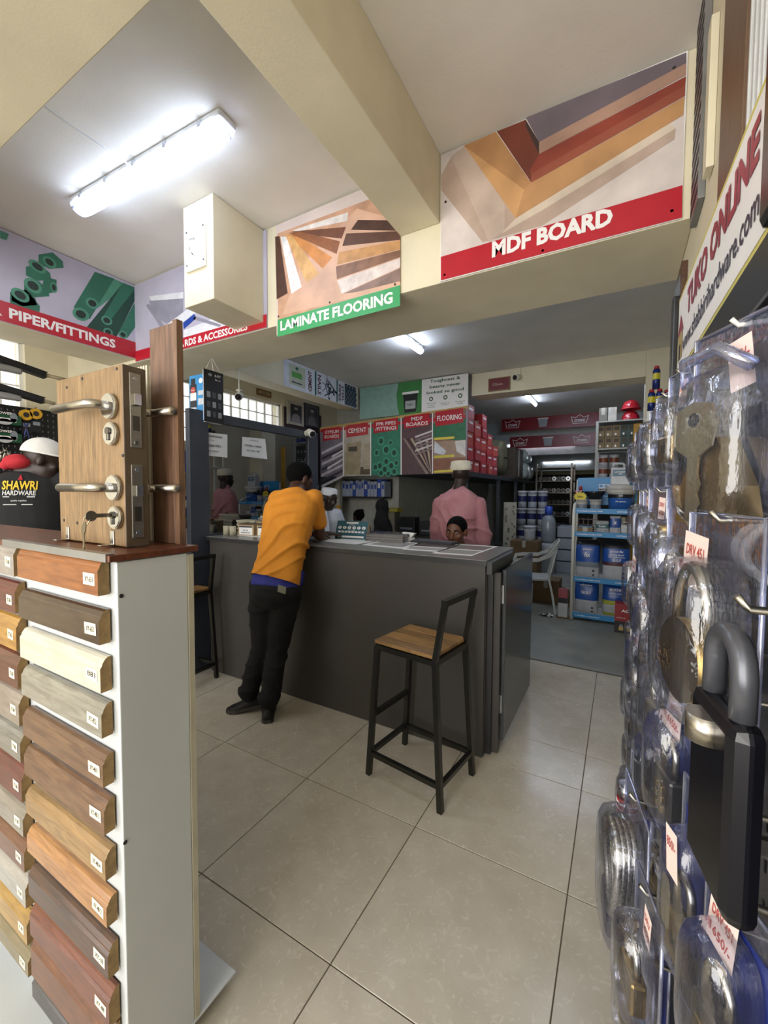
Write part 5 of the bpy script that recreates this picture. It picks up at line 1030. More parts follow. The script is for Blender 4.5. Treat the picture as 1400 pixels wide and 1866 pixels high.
# stepped white bulkheads and strip lights far back
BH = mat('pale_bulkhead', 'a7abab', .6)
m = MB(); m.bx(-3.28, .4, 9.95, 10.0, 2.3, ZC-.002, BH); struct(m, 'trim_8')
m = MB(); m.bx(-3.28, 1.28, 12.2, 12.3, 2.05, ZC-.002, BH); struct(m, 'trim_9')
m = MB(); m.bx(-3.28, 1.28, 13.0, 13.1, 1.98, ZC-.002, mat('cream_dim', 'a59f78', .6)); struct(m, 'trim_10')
for lab, y, pa, pb in (('strip light below the maroon banners in the far store', 9.93, (925, 812), (1048, 806)), ('second strip light low on the far bulkhead', 12.18, (990, 843), (1076, 839))):
    a = at(*pa, 'y', y); b = at(*pb, 'y', y); t = thing('strip_light', lab, 'light', ((a.x+b.x)/2, y, a.z)); m = MB(); m.bx(a.x, b.x, y-.02, y+.01, a.z+.015, a.z+.05, LAMPH); m.build('batten', t, W=True); m = MB(); m.cyl((a.x+.02, y-.005, a.z), (b.x-.02, y-.005, a.z), .014, glow('strip_glow', 'e8f0ff', 14.0), n=10); m.build('tube', t, W=True)
# white fittings display panel, stacked paint buckets, carton, bucket
P = XP(7.7); a = P.px(914, 915); b = P.px(940, 993); t = thing('fittings_panel', 'white board with small dark tap fittings below the loft shelf', 'display board', (-1.77, 7.7, 0)); m = MB(); m.bx(-1.86, b[0], 7.7, 7.72, 0, a[1], mat('ivory_board', 'b5b3a6', .5)); m.build('board', t, W=True)
for i in range(16):
    u = -1.84+(b[0]+1.82)*random.random(); v = b[1]+(a[1]-b[1])*(i+.5)/17; m = MB(); m.cyl((u, 7.699, v), (u, 7.66, v), .012, STEELD, n=8); m.box((u+.012, 7.665, v-.012), (.02, .012, .03), STEELD); m.build('fitting', t, W=True)
WB = mat('white_bucket', 'b9bec6', .4); BBAND = mat('navy_band', '20285a', .4)
def bucket(label, c, r, h, mt=WB, band=BBAND, group=None, handle=True, band_z=(.35, .7)):
    t = thing('paint_bucket', label, 'bucket', c, 0, group); m = MB()
    m.lathe([(0, 0), (r*.86, 0), (r*(.86+.14*band_z[0]), h*band_z[0]), (r*(.86+.14*band_z[1]), h*band_z[1]), (r*.98, h*.9), (r, h*.9)], mt, mats=[mt, mt, band, mt, mt]); m.build('pail', t)
    m = MB(); m.lathe([(r*1.0, h*.88), (r*1.06, h*.88), (r*1.06, h*.97), (r*.96, h), (r*.9, h*.985), (0, h*.985)], mt); m.build('lid', t)
    if handle: m = MB(); m.tube([Vector((r*1.04*math.cos(a), -r*.2-r*.85*math.sin(a), h*.86-r*.55*math.sin(a))) for a in [math.pi*i/8 for i in range(9)]], .004, mt, 6); m.build('handle', t)
    return t
pb1 = None
for i in range(4):
    for j in range(3):
        x = -1.68+.19*j; c = (x, 8.4+.05*(i % 2), .0+i*.335+.15)
        if pb1 is None: pb1 = bucket('white paint bucket with navy band in the stack below the loft', c, .09, .325, group='stacked paint buckets below the loft', handle=False)
        else: o = copy_tree(pb1); o.location = c
        (pb1 if i+j == 0 else o)['label'] = 'white paint bucket with navy band below the loft, %s layer up, %s from the left' % (ORD[i], ORD[j])
t = thing('pallet', 'low timber pallet under the stacked paint buckets', 'pallet', (-1.5, 8.42, 0))
for i in range(4): m = MB(); m.bx(-1.82, -1.15, 8.24+.11*i, 8.33+.11*i, .12, .149, KRAFT); m.build('slat', t, W=True)
for x in (-1.78, -1.2): m = MB(); m.bx(x-.04, x+.04, 8.24, 8.66, 0, .12, KRAFT); m.build('bearer', t, W=True)
def carton(name, label, x0, x1, y0, y1, z0, z1, mt=KRAFT, group=None):
    t = thing(name, label, 'carton', ((x0+x1)/2, (y0+y1)/2, z0), 0, group); m = MB(); m.bx(x0, x1, y0, y1, z0, z1, mt, bev=.004); m.build('body', t, W=True); m = MB(); m.bx((x0+x1)/2-.025, (x0+x1)/2+.025, y0-.001, y1+.001, z1-.002, z1+.001, mat('carton_tape', 'a9a497', .5)); m.bx((x0+x1)/2-.025, (x0+x1)/2+.025, y0-.0015, y0, z1-.1, z1, mat('carton_tape', 'a9a497', .5)); m.build('tape', t, W=True); return t
carton('cardboard_carton', 'brown cardboard carton behind the counter gate carrying a white bucket', -1.55, -1.12, 6.9, 7.3, 0, .66)
bucket('white open-topped bucket standing on the brown carton', (-1.28, 7.08, .662), .095, .24, band=WB)
t = thing('water_bottle', 'large water bottle with blue cap beyond the paint buckets', 'bottle', (-1.11, 7.9, 0)); m = MB(); m.lathe([(0, .55), (.12, .55), (.125, .6), (.125, .92), (.10, 1.0), (.05, 1.05), (0, 1.05)], mat('bottle_grey', '8a949c', .15)); m.build('bottle', t); m = MB(); m.lathe([(.05, 1.051), (.065, 1.06), (.065, 1.2), (0, 1.21)], mat('bottle_cap_blue', '2f4fb5', .4)); m.build('cap', t); m = MB(); m.lathe([(0, 0), (.13, 0), (.12, .5), (.12, .549), (0, .549)], WB); m.build('dispenser', t)
t = thing('pale_crate', 'pale blue-grey crate on the floor beyond the plastic chair', 'crate', (-.87, 8.2, 0)); CRT = mat('pale_blue_crate', '8f97a3', .5)
for i in range(4): m = MB(); m.bx(-.975, -.70, 8.0, 8.5, .02+i*.21, .21+i*.21, CRT, bev=.006); m.build('tier', t, W=True)
m = MB(); m.bx(-.98, -.69, 7.99, 8.51, 0, .018, CRT); m.build('foot', t, W=True)
# rolls rack
t = thing('roll_rack', 'tall steel rack packed with dark shiny rolls in the far store', 'rack', (-1.4, 11, 0))
for x in (-1.8, -1.02):
    for y in (10.7, 11.4): m = MB(); m.bx(x-.02, x+.02, y-.02, y+.02, 0, 2.15, STEELD); m.build('post', t, W=True)
zr = [.62, .9, 1.18, 1.46, 1.74, 2.06]
for z in zr: m = MB(); m.bx(-1.82, -1.0, 10.68, 11.42, z-.02, z, STEELD); m.build('shelf', t, W=True)
ROLL = [mat('roll_black', '16171a', .3), mat('roll_grey', '54585e', .25, .3), mat('roll_silver', '9aa0a6', .2, .6)]; rb1 = {}
for z in zr[:5]:
    for i in range(7):
        k = random.choice((0, 0, 0, 1, 1, 2)); c = (-1.715+i*.1035, 11.05, z+.0515)
        if k not in rb1:
            g = thing('fabric_roll', ['black', 'grey', 'silver'][k]+' wrapped roll lying on the far rack', 'roll', c, 0, ['black', 'grey', 'silver'][k]+' rolls on the far rack'); m = MB(); m.cyl((0, -.33, 0), (0, .33, 0), .0505, ROLL[k], n=14); m.build('roll', g); m = MB(); m.cyl((0, -.335, 0), (0, -.33, 0), .02, KRAFT, n=10); m.build('core', g); rb1[k] = o = g
        else: o = copy_tree(rb1[k]); o.location = c
        o['label'] = '%s wrapped roll on the far rack, %s shelf up, %s from the left' % (['black', 'grey', 'silver'][k], ORD[zr.index(z)], ORD[i])
# ---------------------------------------------------------------- right hand store shelf with small cartons, cans and helmets
SW_ = mat('white_shelf_steel', 'a6a8a4', .5)
t = thing('stock_shelf', 'grey steel shelf with small cartons and paint cans beyond the blue rack', 'shelf', (0, 7.1, 0))
for z in (1.3, 1.68, 2.10, 2.50-.0): m = MB(); m.bx(-.33, .5, 6.95, 7.35, z-.02, z, SW_); m.build('board', t, W=True)
for x in (-.33, .5):
    for y in (6.95, 7.35): m = MB(); m.bx(x-.018, x+.018, y-.018, y+.018, 0, 2.5, SW_); m.build('upright', t, W=True)
bx1 = {}
for r_ in range(2):
    for i in range(8):
        k = 0 if i < 3 else 1; c = (-.28+i*.1, 7.06, 2.1005+r_*.17)
        if k not in bx1:
            g = thing('small_carton', ['tan', 'dark green'][k]+' small printed carton on the grey steel shelf', 'carton', c, 0, ['tan', 'dark green'][k]+' small cartons on the steel shelf'); m = MB(); cc = ['7a6647', '35453f'][k]; m.bx(-.046, .046, -.07, .07, 0, .165, mat('carton_'+cc, cc, .6), bev=.002); m.build('carton', g); P = Plane((0, -.07, 0), (1, 0, 0), (0, 0, 1)); m = MB(); P.rect(m, -.03, .03, .09, .14, mat('carton_print', '3a2c1c', .5), .001); P.rect(m, -.02, .0, .02, .05, WHITE, .001); m.build('label', g); bx1[k] = o = g
        else: o = copy_tree(bx1[k]); o.location = c
        o['label'] = '%s small carton on the steel shelf, %s row, %s from the left' % (['tan', 'dark green'][k], ['lower', 'upper'][r_], ORD[i])
for i, (x, c) in enumerate(((-.26, '6e6a60'), (-.14, 'b3aea2'))):
    carton('top_carton', ['grey carton on top of the steel shelf', 'white printed carton on top of the steel shelf'][i], x-.055, x+.055, 7.0, 7.14, 2.502, 2.70, mat('carton_'+c, c, .6))
def helmet(label, c, mt): t = thing('hard_hat', label, 'helmet', c); m = MB(); m.lathe([(.13, 0), (.135, .01), (.115, .02), (.11, .06), (.08, .115), (.03, .14), (0, .142)], mt); m.build('shell', t); m = MB(); m.tube([(0, .11, .06), (0, .06, .125), (0, 0, .146), (0, -.06, .125), (0, -.11, .06)], .008, mt, 6); m.build('ridge', t)
RH = mat('red_gloss_plastic', 'a8202a', .2); helmet('red hard hat at the bottom of the pair on the steel shelf', (.09, 7.1, 2.502), RH); helmet('red hard hat stacked on another on the steel shelf', (.09, 7.1, 2.660), RH)
helmet('red hard hat right of the stacked pair, raised on a blue box', (.375, 7.1, 2.68), RH); carton('blue_box', 'blue box under the right-hand red hard hat', .27, .47, 7.0, 7.2, 2.502, 2.678, mat('carton_24306b', '24306b', .5))
pc = None
for z, xs in ((1.68, (-.24, -.10, .30)), (1.68+.165, (-.24, -.10))):
    for x in xs:
        c = (x, 7.06, z+.0005)
        if pc is None:
            pc = thing('paint_can', 'white and brown paint can on the grey steel shelf', 'can', c, 0, 'paint cans on the steel shelf'); m = MB(); m.lathe([(0, 0), (.062, 0), (.062, .05), (.062, .12), (.062, .155), (.066, .155), (.066, .163), (0, .163)], WB, mats=[WB, WB, mat('can_brown', '7a3d24', .4), WB, WB, WB, WB]); m.build('tin', pc); m = MB(); m.cyl((0, 0, .163), (0, 0, .1645), .055, WB, n=20); m.build('lid', pc); o = pc
        else: o = copy_tree(pc); o.location = c
        o['label'] = 'white and brown paint can on the steel shelf, %s row, %s from the left' % ('lower' if z < 1.7 else 'upper', ORD[xs.index(x)])
bucket('white tub at the right of the paint cans on the steel shelf', (.14, 7.05, 1.681), .1, .19, band=WB)
m = MB(); a = at(1155, 772, 'y', 6.25); b = at(1171, 772, 'y', 6.25); m.bx(a.x, b.x, 6.25, 6.29, 0, a.z, mat('yellow_board', 'b4871a', .5), bev=.01); tag(m.build('yellow_board'), 'tall yellow board standing on end beyond the blue rack', 'board')
# spray cans on the tall white shelf by the column
t = thing('white_shelf_frame', 'narrow white shelf frame beside the right column holding spray cans', 'shelf', (.3, 4.7, 0)); 
for x in (.2, .43):
    for y in (4.55, 4.85): m = MB(); m.bx(x-.012, x+.012, y-.012, y+.012, 0, 2.19, WPNT); m.build('upright', t, W=True)
for z in (.6, 1.2, 1.85, 2.19): m = MB(); m.bx(.188, .442, 4.54, 4.86, z-.02, z, WPNT); m.build('board', t, W=True)
sc1 = None
for i, (x, y, z) in enumerate(((.222, 4.62, 2.191), (.285, 4.62, 2.191), (.345, 4.7, 2.191), (.255, 4.62, 2.401))):
    if sc1 is None:
        sc1 = thing('spray_can', 'blue, yellow and red spray can on top of the white shelf frame', 'can', (x, y, z), 0, 'spray cans by the column'); bl = mat('can_blue', '22306e', .25, .3); ye = mat('can_yellow', 'cfc02e', .3); rd = mat('can_red', '9e2228', .3)
        m = MB(); m.lathe([(0, 0), (.03, 0), (.03, .085), (.03, .14), (.03, .17), (.019, .182)], bl, n=16, mats=[bl, bl, ye, bl, bl]); m.build('can', sc1); m = MB(); m.lathe([(.019, .182), (.022, .182), (.019, .208), (0, .208)], rd, n=14); m.build('cap', sc1); o = sc1
    else: o = copy_tree(sc1); o.location = (x, y, z)
    o['label'] = ['leftmost spray can on the white shelf frame', 'spray can second from left on the white shelf frame', 'spray can set back on the white shelf frame', 'spray can standing on top of two others'][i]
carton('shelf_carton', 'brown carton beside the spray cans on the white shelf frame', .38, .44, 4.56, 4.84, 2.191, 2.48)
# ================================================================ blue product rack
BY = 5.14; BLUE = mat('rack_blue', '2283bd', .4, var=.03); RX0, RX1 = -.455, .145
t = RK = thing('product_rack', 'white and sky-blue product display rack with four shelves', 'display rack', (-.155, BY+.2, 0))
for x in (RX0, RX1):
    m = MB(); m.tube([(x, BY, 0), (x, BY, 1.18), (x, BY+.02, 1.25), (x, BY+.07, 1.30), (x, BY+.38, 1.33)], .017, WPNT, 10); m.build('side_frame', t, W=True)
    m = MB(); m.bx(x-.012, x+.012, BY+.37, BY+.395, 0, 1.6, WPNT); m.build('rear_post', t, W=True)
zsh = [.075, .485, .995, 1.255]
for z in zsh:
    m = MB(); m.bx(RX0+.017, RX1-.017, BY, BY+.37, z-.02, z, mat('rack_shelf_white', 'b9bcbf', .5)); m.build('shelf', t, W=True)
    m = MB(); m.bx(RX0+.015, RX1-.015, BY-.018, BY-.002, z-.045, z+.012, BLUE, bev=.002); lip = m.build('shelf_lip', t, W=True)
    P = XP(BY-.0185); m = MB(); P.text(m, 'For the Builders of a Better World', RX0+.16, z-.016, WHITE, h=.016, w=.25, n=.001); P.text(m, 'world better a for', RX1-.1, z-.016, WHITE, h=.016, w=.15, n=.001); m.build('lettering', lip, W=True)
m = MB(); m.bx(RX0, RX1+.02, BY+.355, BY+.369, 1.30, 1.62, BLUE, bev=.003); hd = m.build('header_panel', t, W=True)
P = XP(BY+.3545); m = MB()
for i in range(3):
    for j in range(3): P.rect(m, RX0+.23+i*.05, RX0+.275+i*.05, 1.40+j*.05, 1.445+j*.05, WHITE, .001); P.rect(m, RX0+.235+i*.05, RX0+.27+i*.05, 1.405+j*.05, 1.44+j*.05, BLUE, .0015)
P.rect(m, RX0+.225, RX0+.385, 1.455, 1.49, PEN, .002); P.text(m, 'LATICRETE', RX0+.305, 1.472, WHITE, h=.02, w=.14, n=.003); m.build('logo', hd, W=True)
BB = mat('bag_blue', '1f4f9e', .3, var=.06); BK = mat('bag_black', '1b1d22', .35); BW = mat('bag_white', 'b7b9bd', .35, var=.06); BG = mat('bag_lime', 'a3a83a', .4); BM = mat('bag_maroon', '4d2328', .4); BGY = mat('bag_grey', '7d8590', .4)
def bag(label, x, z, w, h, d, bands, txt, y=BY+.15):
    t = thing('cement_bag', label, 'bag', (x, y, z), random.uniform(-.04, .04)); m = MB(); rings = []; n = 24; ms = []; N_ = 22
    for i in range(N_+1):
        f = i/N_; b = max(0, math.sin(math.pi*min(1, max(0, .06+.86*f))))**.45; 
        if f > .93: b *= 1-(f-.93)*6
        rw = w/2*(.90+.10*b); rd = max(.012, d/2*b)
        rings.append([Vector((rw*math.copysign(abs(math.cos(a))**.5, math.cos(a)), rd*math.copysign(abs(math.sin(a))**.75, math.sin(a)), h*f)) for a in [2*math.pi*j/n for j in range(n)]])
    for R_ in rings:
        for p_ in R_: p_.y += .008*mnoise.noise(p_*16+Vector((x*9, z*7, 0)))
    for i in range(N_):
        f = (i+.5)/N_; mm = bands[-1][1]
        for lim, q in bands:
            if f < lim: mm = q; break
        ms.append(mm)
    for i in range(N_): m.loft([rings[i], rings[i+1]], ms[i], caps=False)
    bmesh.ops.remove_doubles(m.bm, verts=m.bm.verts, dist=1e-5); m.poly(rings[0][::-1], ms[0]); m.poly(rings[-1], ms[-1]); m.build('sack', t)
    P = Plane((0, -d/2*.97-.012, 0), (1, 0, 0), (0, 0, 1)); m = MB()
    for s, v, hh, ww in txt: P.text(m, s, 0, v*h, WHITE if v > .4 else PEN, h=hh, w=ww, bold=.02, n=.0)
    m.build('print', t); m = MB(); P.rect(m, w*.22, w*.30, h*.16, h*.22, PEN, 0); P.rect(m, w*.22, w*.30, h*.06, h*.1, PEN, 0); m.build('icons', t); return t
z = zsh[1]+.001
bag('large blue, grey and white bag on the third shelf, left', -.31, z, .25, .42, .2, [(.27, BW), (.4, BGY), (.5, BB), (.85, BB), (1, BK)], [('plaster', .76, .02, .09), ('fix', .62, .05, .06)])
bag('large blue and white grout bag with maroon band on the third shelf, right', -.025, z, .27, .42, .2, [(.38, BW), (.44, BM), (.84, BB), (1, BK)], [('grout fix', .74, .03, .13), ('cement based', .66, .018, .14), ('tile adhesive', .60, .014, .16), ('GULF', .52, .03, .09)])
z = zsh[0]+.001
bag('blue and white bag on the bottom shelf, left', -.31, z, .25, .36, .2, [(.42, BW), (.96, BB), (1, BB)], [('adhesive', .9, .02, .12), ('GULF', .66, .035, .1)])
bag('blue bag with lime band on the bottom shelf, right', -.02, z, .26, .35, .2, [(.08, BG), (.36, BW), (.48, BG), (1, BB)], [('MORTAR', .86, .03, .12), ('ready mix', .74, .016, .14)])
z = zsh[2]+.001
bag('small crumpled white and green pouch on the second shelf', -.17, z, .13, .13, .07, [(.35, BW), (.75, mat('pouch_teal', '4d7576', .4)), (1, BW)], [('Lati', .55, .02, .06)])
bag('small blue pouch with white border on the second shelf', -.045, z, .11, .19, .07, [(.3, BW), (.88, BB), (1, BW)], [('x', .6, .03, .03)])
def jerry(label, x, y, z, w, h, d, lab):
    t = thing('jerrycan', label, 'jerrycan', (x, y, z)); m = MB(); m.bx(-w/2, w/2, -d/2, d/2, 0, h*.8, BW, bev=.012); m.build('body', t)
    m = MB(); m.tube([(-w*.36, 0, h*.79), (-w*.36, 0, h*.93), (-w*.28, 0, h*.98), (w*.1, 0, h*.98), (w*.18, 0, h*.93), (w*.18, 0, h*.79)], w*.07, BW, 8); m.build('handle', t)
    m = MB(); m.cyl((w*.35, 0, h*.79), (w*.35, 0, h*.88), w*.11, BW, n=14); m.build('cap', t)
    P = Plane((0, -d/2, 0), (1, 0, 0), (0, 0, 1)); m = MB(); P.rect(m, -w*.40, w*.40, h*.40, h*.70, lab, .001); P.text(m, 'LATICRETE\n333', 0, h*.55, WHITE, h=h*.14, w=w*.6, n=.002); m.build('label', t)
jerry('small white jerrycan on the second shelf, far right', .065, BY+.15, z, .11, .125, .07, BW)
carton('flat_carton', 'low open carton with blue leaflets on the second shelf, left', -.42, -.26, BY+.05, BY+.25, z, z+.055, mat('carton_7a6647', '7a6647', .6)); m = MB(); m.bx(-.41, -.27, BY+.06, BY+.24, z+.057, z+.066, mat('leaflet_blue', '5d8aa8', .5)); tag(m.build('leaflets'), 'blue leaflets lying on the low open carton', 'leaflet')
t = thing('stacking_crates', 'dark red wire basket at the back of the second shelf', 'basket', (-.33, BY+.32, z)); wr = mat('maroon_wire', '5d3338', .4)
for i in range(5): m = MB(); m.bx(-.43+i*.05, -.424+i*.05, BY+.31, BY+.316, z, z+.15, wr); m.build('wire', t, W=True)
for k in range(3): m = MB(); m.bx(-.43, -.22, BY+.317, BY+.322, z+.01+k*.06, z+.016+k*.06, wr); m.build('cross_wire', t, W=True)
carton('shelf_back_carton', 'brown carton at the back of the second shelf, right', -.05, .1, BY+.22, BY+.34, z, z+.17)
z = zsh[3]+.001
LB = mat('pail_white', 'bcbab4', .4); BL2 = mat('pail_blue', '2a5da8', .35)
t = thing('adhesive_bucket', 'large white-lidded blue bucket on the top shelf under a jerrycan', 'bucket', (.0, BY+.19, z)); m = MB(); m.lathe([(0, 0), (.115, 0), (.125, .13), (.13, .17), (.13, .18)], BL2, mats=[BL2, BL2, BK, LB], n=32); m.build('pail', t); m = MB(); m.lathe([(.13, .18), (.142, .18), (.142, .21), (.136, .215), (.15, .222), (.15, .262), (.142, .27), (0, .27)], LB, n=32); m.build('lid', t)
P = Plane((0, -.131, 0), (1, 0, 0), (0, 0, 1)); m = MB(); P.text(m, 'tile grout', 0, .09, WHITE, h=.018, w=.10, n=0.004); P.rect(m, -.02, .02, .145, .165, BGY, .004); m.build('print', t)
jerry('tall white jerrycan with blue label standing on the large bucket', -.01, BY+.19, z+.271, .19, .245, .12, mat('label_teal', '4d6f86', .4))
bucket('small white tub on the top shelf, left of pair', (-.385, BY+.13, z), .062, .11, LB, BGY, handle=False, band_z=(.1, .5)); bucket('small white tub on the top shelf, right of pair', (-.245, BY+.13, z), .062, .11, LB, BGY, handle=False, band_z=(.1, .5))
t = thing('black_basin', 'shallow black mixing basin behind the small tubs on the top shelf', 'basin', (-.258, BY+.18, z+.1115)); m = MB(); m.lathe([(0, 0), (.06, 0), (.105, .07), (.112, .085), (.106, .085), (.055, .012), (0, .012)], mat('basin_black', '1c1e22', .25), n=28); m.build('bowl', t); m = MB(); m.lathe([(.108, .082), (.116, .082), (.116, .09), (.108, .09), (.108, .082)], mat('basin_black', '1c1e22', .25), n=28); m.build('rim', t)
t = thing('glue_bottle', 'red glue bottle with a yellow starburst tag on the left tub', 'bottle', (-.402, BY+.13, z+.1115)); m = MB(); m.lathe([(0, 0), (.032, 0), (.034, .01), (.034, .08), (.018, .105), (.014, .11)], mat('glue_black', '2a2024', .4), n=18); m.build('bottle', t); m = MB(); m.lathe([(.014, .11), (.017, .112), (.014, .15), (0, .15)], RH, n=14); m.build('cap', t)
m = MB(); pts = [(.085*(.78 if i % 2 else 1)*math.cos(i*math.pi/12)*.85, -.04, .03+.055*(.78 if i % 2 else 1)*math.sin(i*math.pi/12)) for i in range(24)]; m.prism(pts, (0, .002, 0), mat('star_yellow', 'd6c321', .5)); st = m.build('starburst', t)
P = Plane((0, -.0405, .03), (1, 0, 0), (0, 0, 1)); m = MB(); P.text(m, 'HOT', -.015, .058, RH, h=.03, w=.07, bold=.04, n=.002); P.text(m, 'Sales', 0, 0, PEN, h=.022, w=.06, n=.001); m.build('lettering', t)
# padlock carton on the floor and floor clutter
t = thing('padlock_carton', 'red and black padlock carton on the floor before the blue rack', 'carton', (.09, 4.95, 0)); m = MB(); m.bx(-.11, .15, -.07, .07, 0, .12, mat('carton_black', '1d1416', .5)); m.bx(-.11, .15, -.07, .07, .1201, .30, mat('carton_deepred', '8c1620', .45)); m.build('box', t); P = Plane((0, -.07, 0), (1, 0, 0), (0, 0, 1)); m = MB(); P.text(m, 'ACIREL', .03, .23, WHITE, h=.028, w=.16, bold=.03, n=.001); P.text(m, 'padlock', -.05, .155, PINKW, h=.014, w=.08, n=.001); m.build('lettering', t); m = MB()
for u in (-.05, .02, .09): P.rect(m, u-.02, u+.02, .025, .065, mat('print_brass', 'b5995a', .4), .001); P.ellipse(m, u, .07, .015, .02, BGY, .0008)
m.build('padlock_pictures', t)
carton('floor_carton', 'open brown carton on the floor behind the plastic chair', -.98, -.66, 5.72, 6.05, 0, .30); carton('low_carton', 'torn brown carton flap between the chair and the rack', -.62, -.50, 5.66, 5.8, 0, .22)
t = thing('sealant_box', 'narrow red, navy and white box standing left of the blue rack', 'box', (-.545, 5.17, 0)); m = MB(); m.bx(-.05, .05, -.04, .04, .01, .17, BW); m.bx(-.05, .05, -.04, .04, .1701, .23, BK); m.bx(-.05, .05, -.04, .04, .2301, .33, mat('carton_rose', '9a4a52', .5)); m.build('box', t); m = MB(); m.bx(-.07, .07, -.06, .06, 0, .0099, KRAFT); m.build('tray', t)
m = MB(); pts = []
for i in range(6):
    for j in range(5): pts.append(((i-2.5)*.03, (j-2)*.025, .012+.022*max(0, mnoise.noise(Vector((i*.7, j*.9, 2)))+.4)))
for i in range(5):
    for j in range(4): m.poly([pts[i*5+j], pts[(i+1)*5+j], pts[(i+1)*5+j+1], pts[i*5+j+1]], [BK, WHITE][(i+j) % 3 == 0], True)
o = m.build('crumpled_wrapper'); o.location = (-.72, 5.13, -.012); tag(o, 'crumpled black and white wrapper on the concrete floor', 'litter')
# ---------------------------------------------------------------- white plastic chair
CW = mat('white_chair_plastic', 'b9bdbc', .35)
t = thing('plastic_chair', 'white plastic garden armchair beside the counter gate', 'chair', (-.95, 5.40, 0), math.radians(190))
# local: chair faces +x, back at -x
def flat(name, pts, w, th, ax='y'):
    """swept strap: w across, th thick"""
    m = MB(); rings = []
    for i, p in enumerate(pts):
        p = Vector(p); q0 = Vector(pts[max(0, i-1)]); q1 = Vector(pts[min(len(pts)-1, i+1)]); d = (q1-q0).normalized(); s_ = Vector((0, 1, 0)) if ax == 'y' else Vector((1, 0, 0)) if ax == 'x' else Vector((0, 0, 1)); s_ = (s_-d*s_.dot(d)).normalized(); n = d.cross(s_); rings.append([p+s_*w/2+n*th/2, p-s_*w/2+n*th/2, p-s_*w/2-n*th/2, p+s_*w/2-n*th/2])
    m.loft(rings, CW, smooth=False); return m.build(name, t)
m = MB(); rings = []
for i in range(7):
    x = -.22+.44*i/6; z = .415+.012*math.sin(math.pi*i/6)*-1+(.012 if i == 6 else 0); w = .20+.02*i/6; rings.append([(x, -w, z), (x, w, z), (x, w, z-.02), (x, -w, z-.02)])
m.loft(rings, CW, smooth=False); m.build('seat', t)
for sy in (-1, 1):
    flat('leg', [(.20, sy*.20, .40), (.225, sy*.225, .2), (.24, sy*.235, 0)], .05, .022, 'y'); flat('leg', [(-.20, sy*.18, .41), (-.25, sy*.2, .2), (-.28, sy*.21, 0)], .05, .022, 'y')
    flat('armrest', [(.21, sy*.225, .41), (.215, sy*.245, .54), (.19, sy*.255, .62), (.1, sy*.26, .635), (-.08, sy*.255, .64), (-.2, sy*.23, .70), (-.27, sy*.19, .79), (-.31, sy*.12, .845), (-.32, 0, .86)], .042, .02, 'y' if False else 'z')
    flat('back_upright', [(-.20, sy*.17, .41), (-.235, sy*.17, .55), (-.285, sy*.155, .78)], .035, .018, 'y')
for y in (-.06, .06): flat('back_slat', [(-.205, y, .42), (-.245, y*1.05, .6), (-.31, y*1.05, .845)], .028, .012, 'y')
# ================================================================ lock and padlock gondola on the right
GD = Vector((-.0297, .99956, 0)).normalized(); GO = Vector((.18*.99956, .18*.0297, 0)); GRZ = math.atan2(-GD.y, -GD.x)
GP_ = Plane(GO, -GD, (0, 0, 1))            # u = -distance along the board, v = height, n = out from the board
gp = lambda s, z, t=0.: GP_.p(-s, z, t)
BMET = mat('black_pegboard_steel', '23252a', .22, .35, var=.08, scale=5, bump=.03, bscale=30); BPL = mat('black_gloss_plastic', '0e0e11', .25)
G = thing('lock_gondola', 'tall black perforated gondola hung with padlocks along the right edge', 'display rack', gp(.5, 0))
def slab(s0, s1, z0, z1, t0, t1, mt, name, par=None, bev=.0):
    m = MB(); c = gp((s0+s1)/2, (z0+z1)/2, (t0+t1)/2); m.box(c, (s1-s0, t1-t0, z1-z0), mt, R3(GRZ, 'Z'), bev); return m.build(name, par or G, W=True)
slab(-.08, 1.5, .12, 1.67, -.025, 0, BMET, 'perforated_panel')
slab(-.08, 1.5, 0, .12, -.03, .04, BPL, 'base_plinth', bev=.004)
slab(-.08, 1.5, 1.67, 1.755, -.03, .012, BPL, 'header_rail', bev=.004)
slab(-.08, 1.5, 1.668, 1.674, .012, .014, STEELD, 'rail_edge')
slab(1.47, 1.51, 0, 2.0, -.03, .02, BPL, 'end_post', bev=.004)
m = MB(); hole = mat('slot_black', '020202', .9)
for i in range(38):
    for j in range(30):
        s = -.42+.05*i; z = 1.64-.05*j
        if z < .15 or s < .25: continue
        GP_.rect(m, -s-.0028, -s+.0028, z-.008, z+.008, hole, .0006)
m.build('slots', G, W=True, kind='stuff')
# header sign
H = thing('header_sign', 'white header sign reading TUKO ONLINE with a web address', 'sign', gp(1.08, 1.757))
slab(.70, 1.47, 1.757, 1.985, -.006, .006, mat('yellow_edge_board', 'c9bf62', .5), 'board', H)
slab(.715, 1.455, 1.770, 1.972, .0062, .0075, WHITE, 'face', H)
slab(.55, .698, 1.757, 2.06, -.03, .02, BPL, 'side_bracket', H, bev=.012)
Hp = Plane(gp(0, 0, .0078), -GD, (0, 0, 1)); m = MB(); MAR = mat('sign_maroon', '8f1f38', .4)
Hp.text(m, 'TUKO ONLINE', -1.03, 1.915, MAR, h=.068, w=.56, bold=.045, n=.001); m.build('headline', H, W=True)
m = MB(); Hp.text(m, 'www.shabbirihardware.com', -1.05, 1.827, mat('sign_navy', '2a2440', .4), h=.045, w=.62, bold=.012, n=.001); m.build('web_address', H, W=True)
m = MB(); Hp.rect(m, -1.44, -1.37, 1.80, 1.87, mat('sign_tan', 'a9925a', .5), .001); Hp.poly(m, [(-1.45, 1.87), (-1.36, 1.87), (-1.405, 1.92)], MAR, .0012); Hp.rect(m, -1.42, -1.395, 1.80, 1.84, PEN, .0014); m.build('shop_picture', H, W=True)
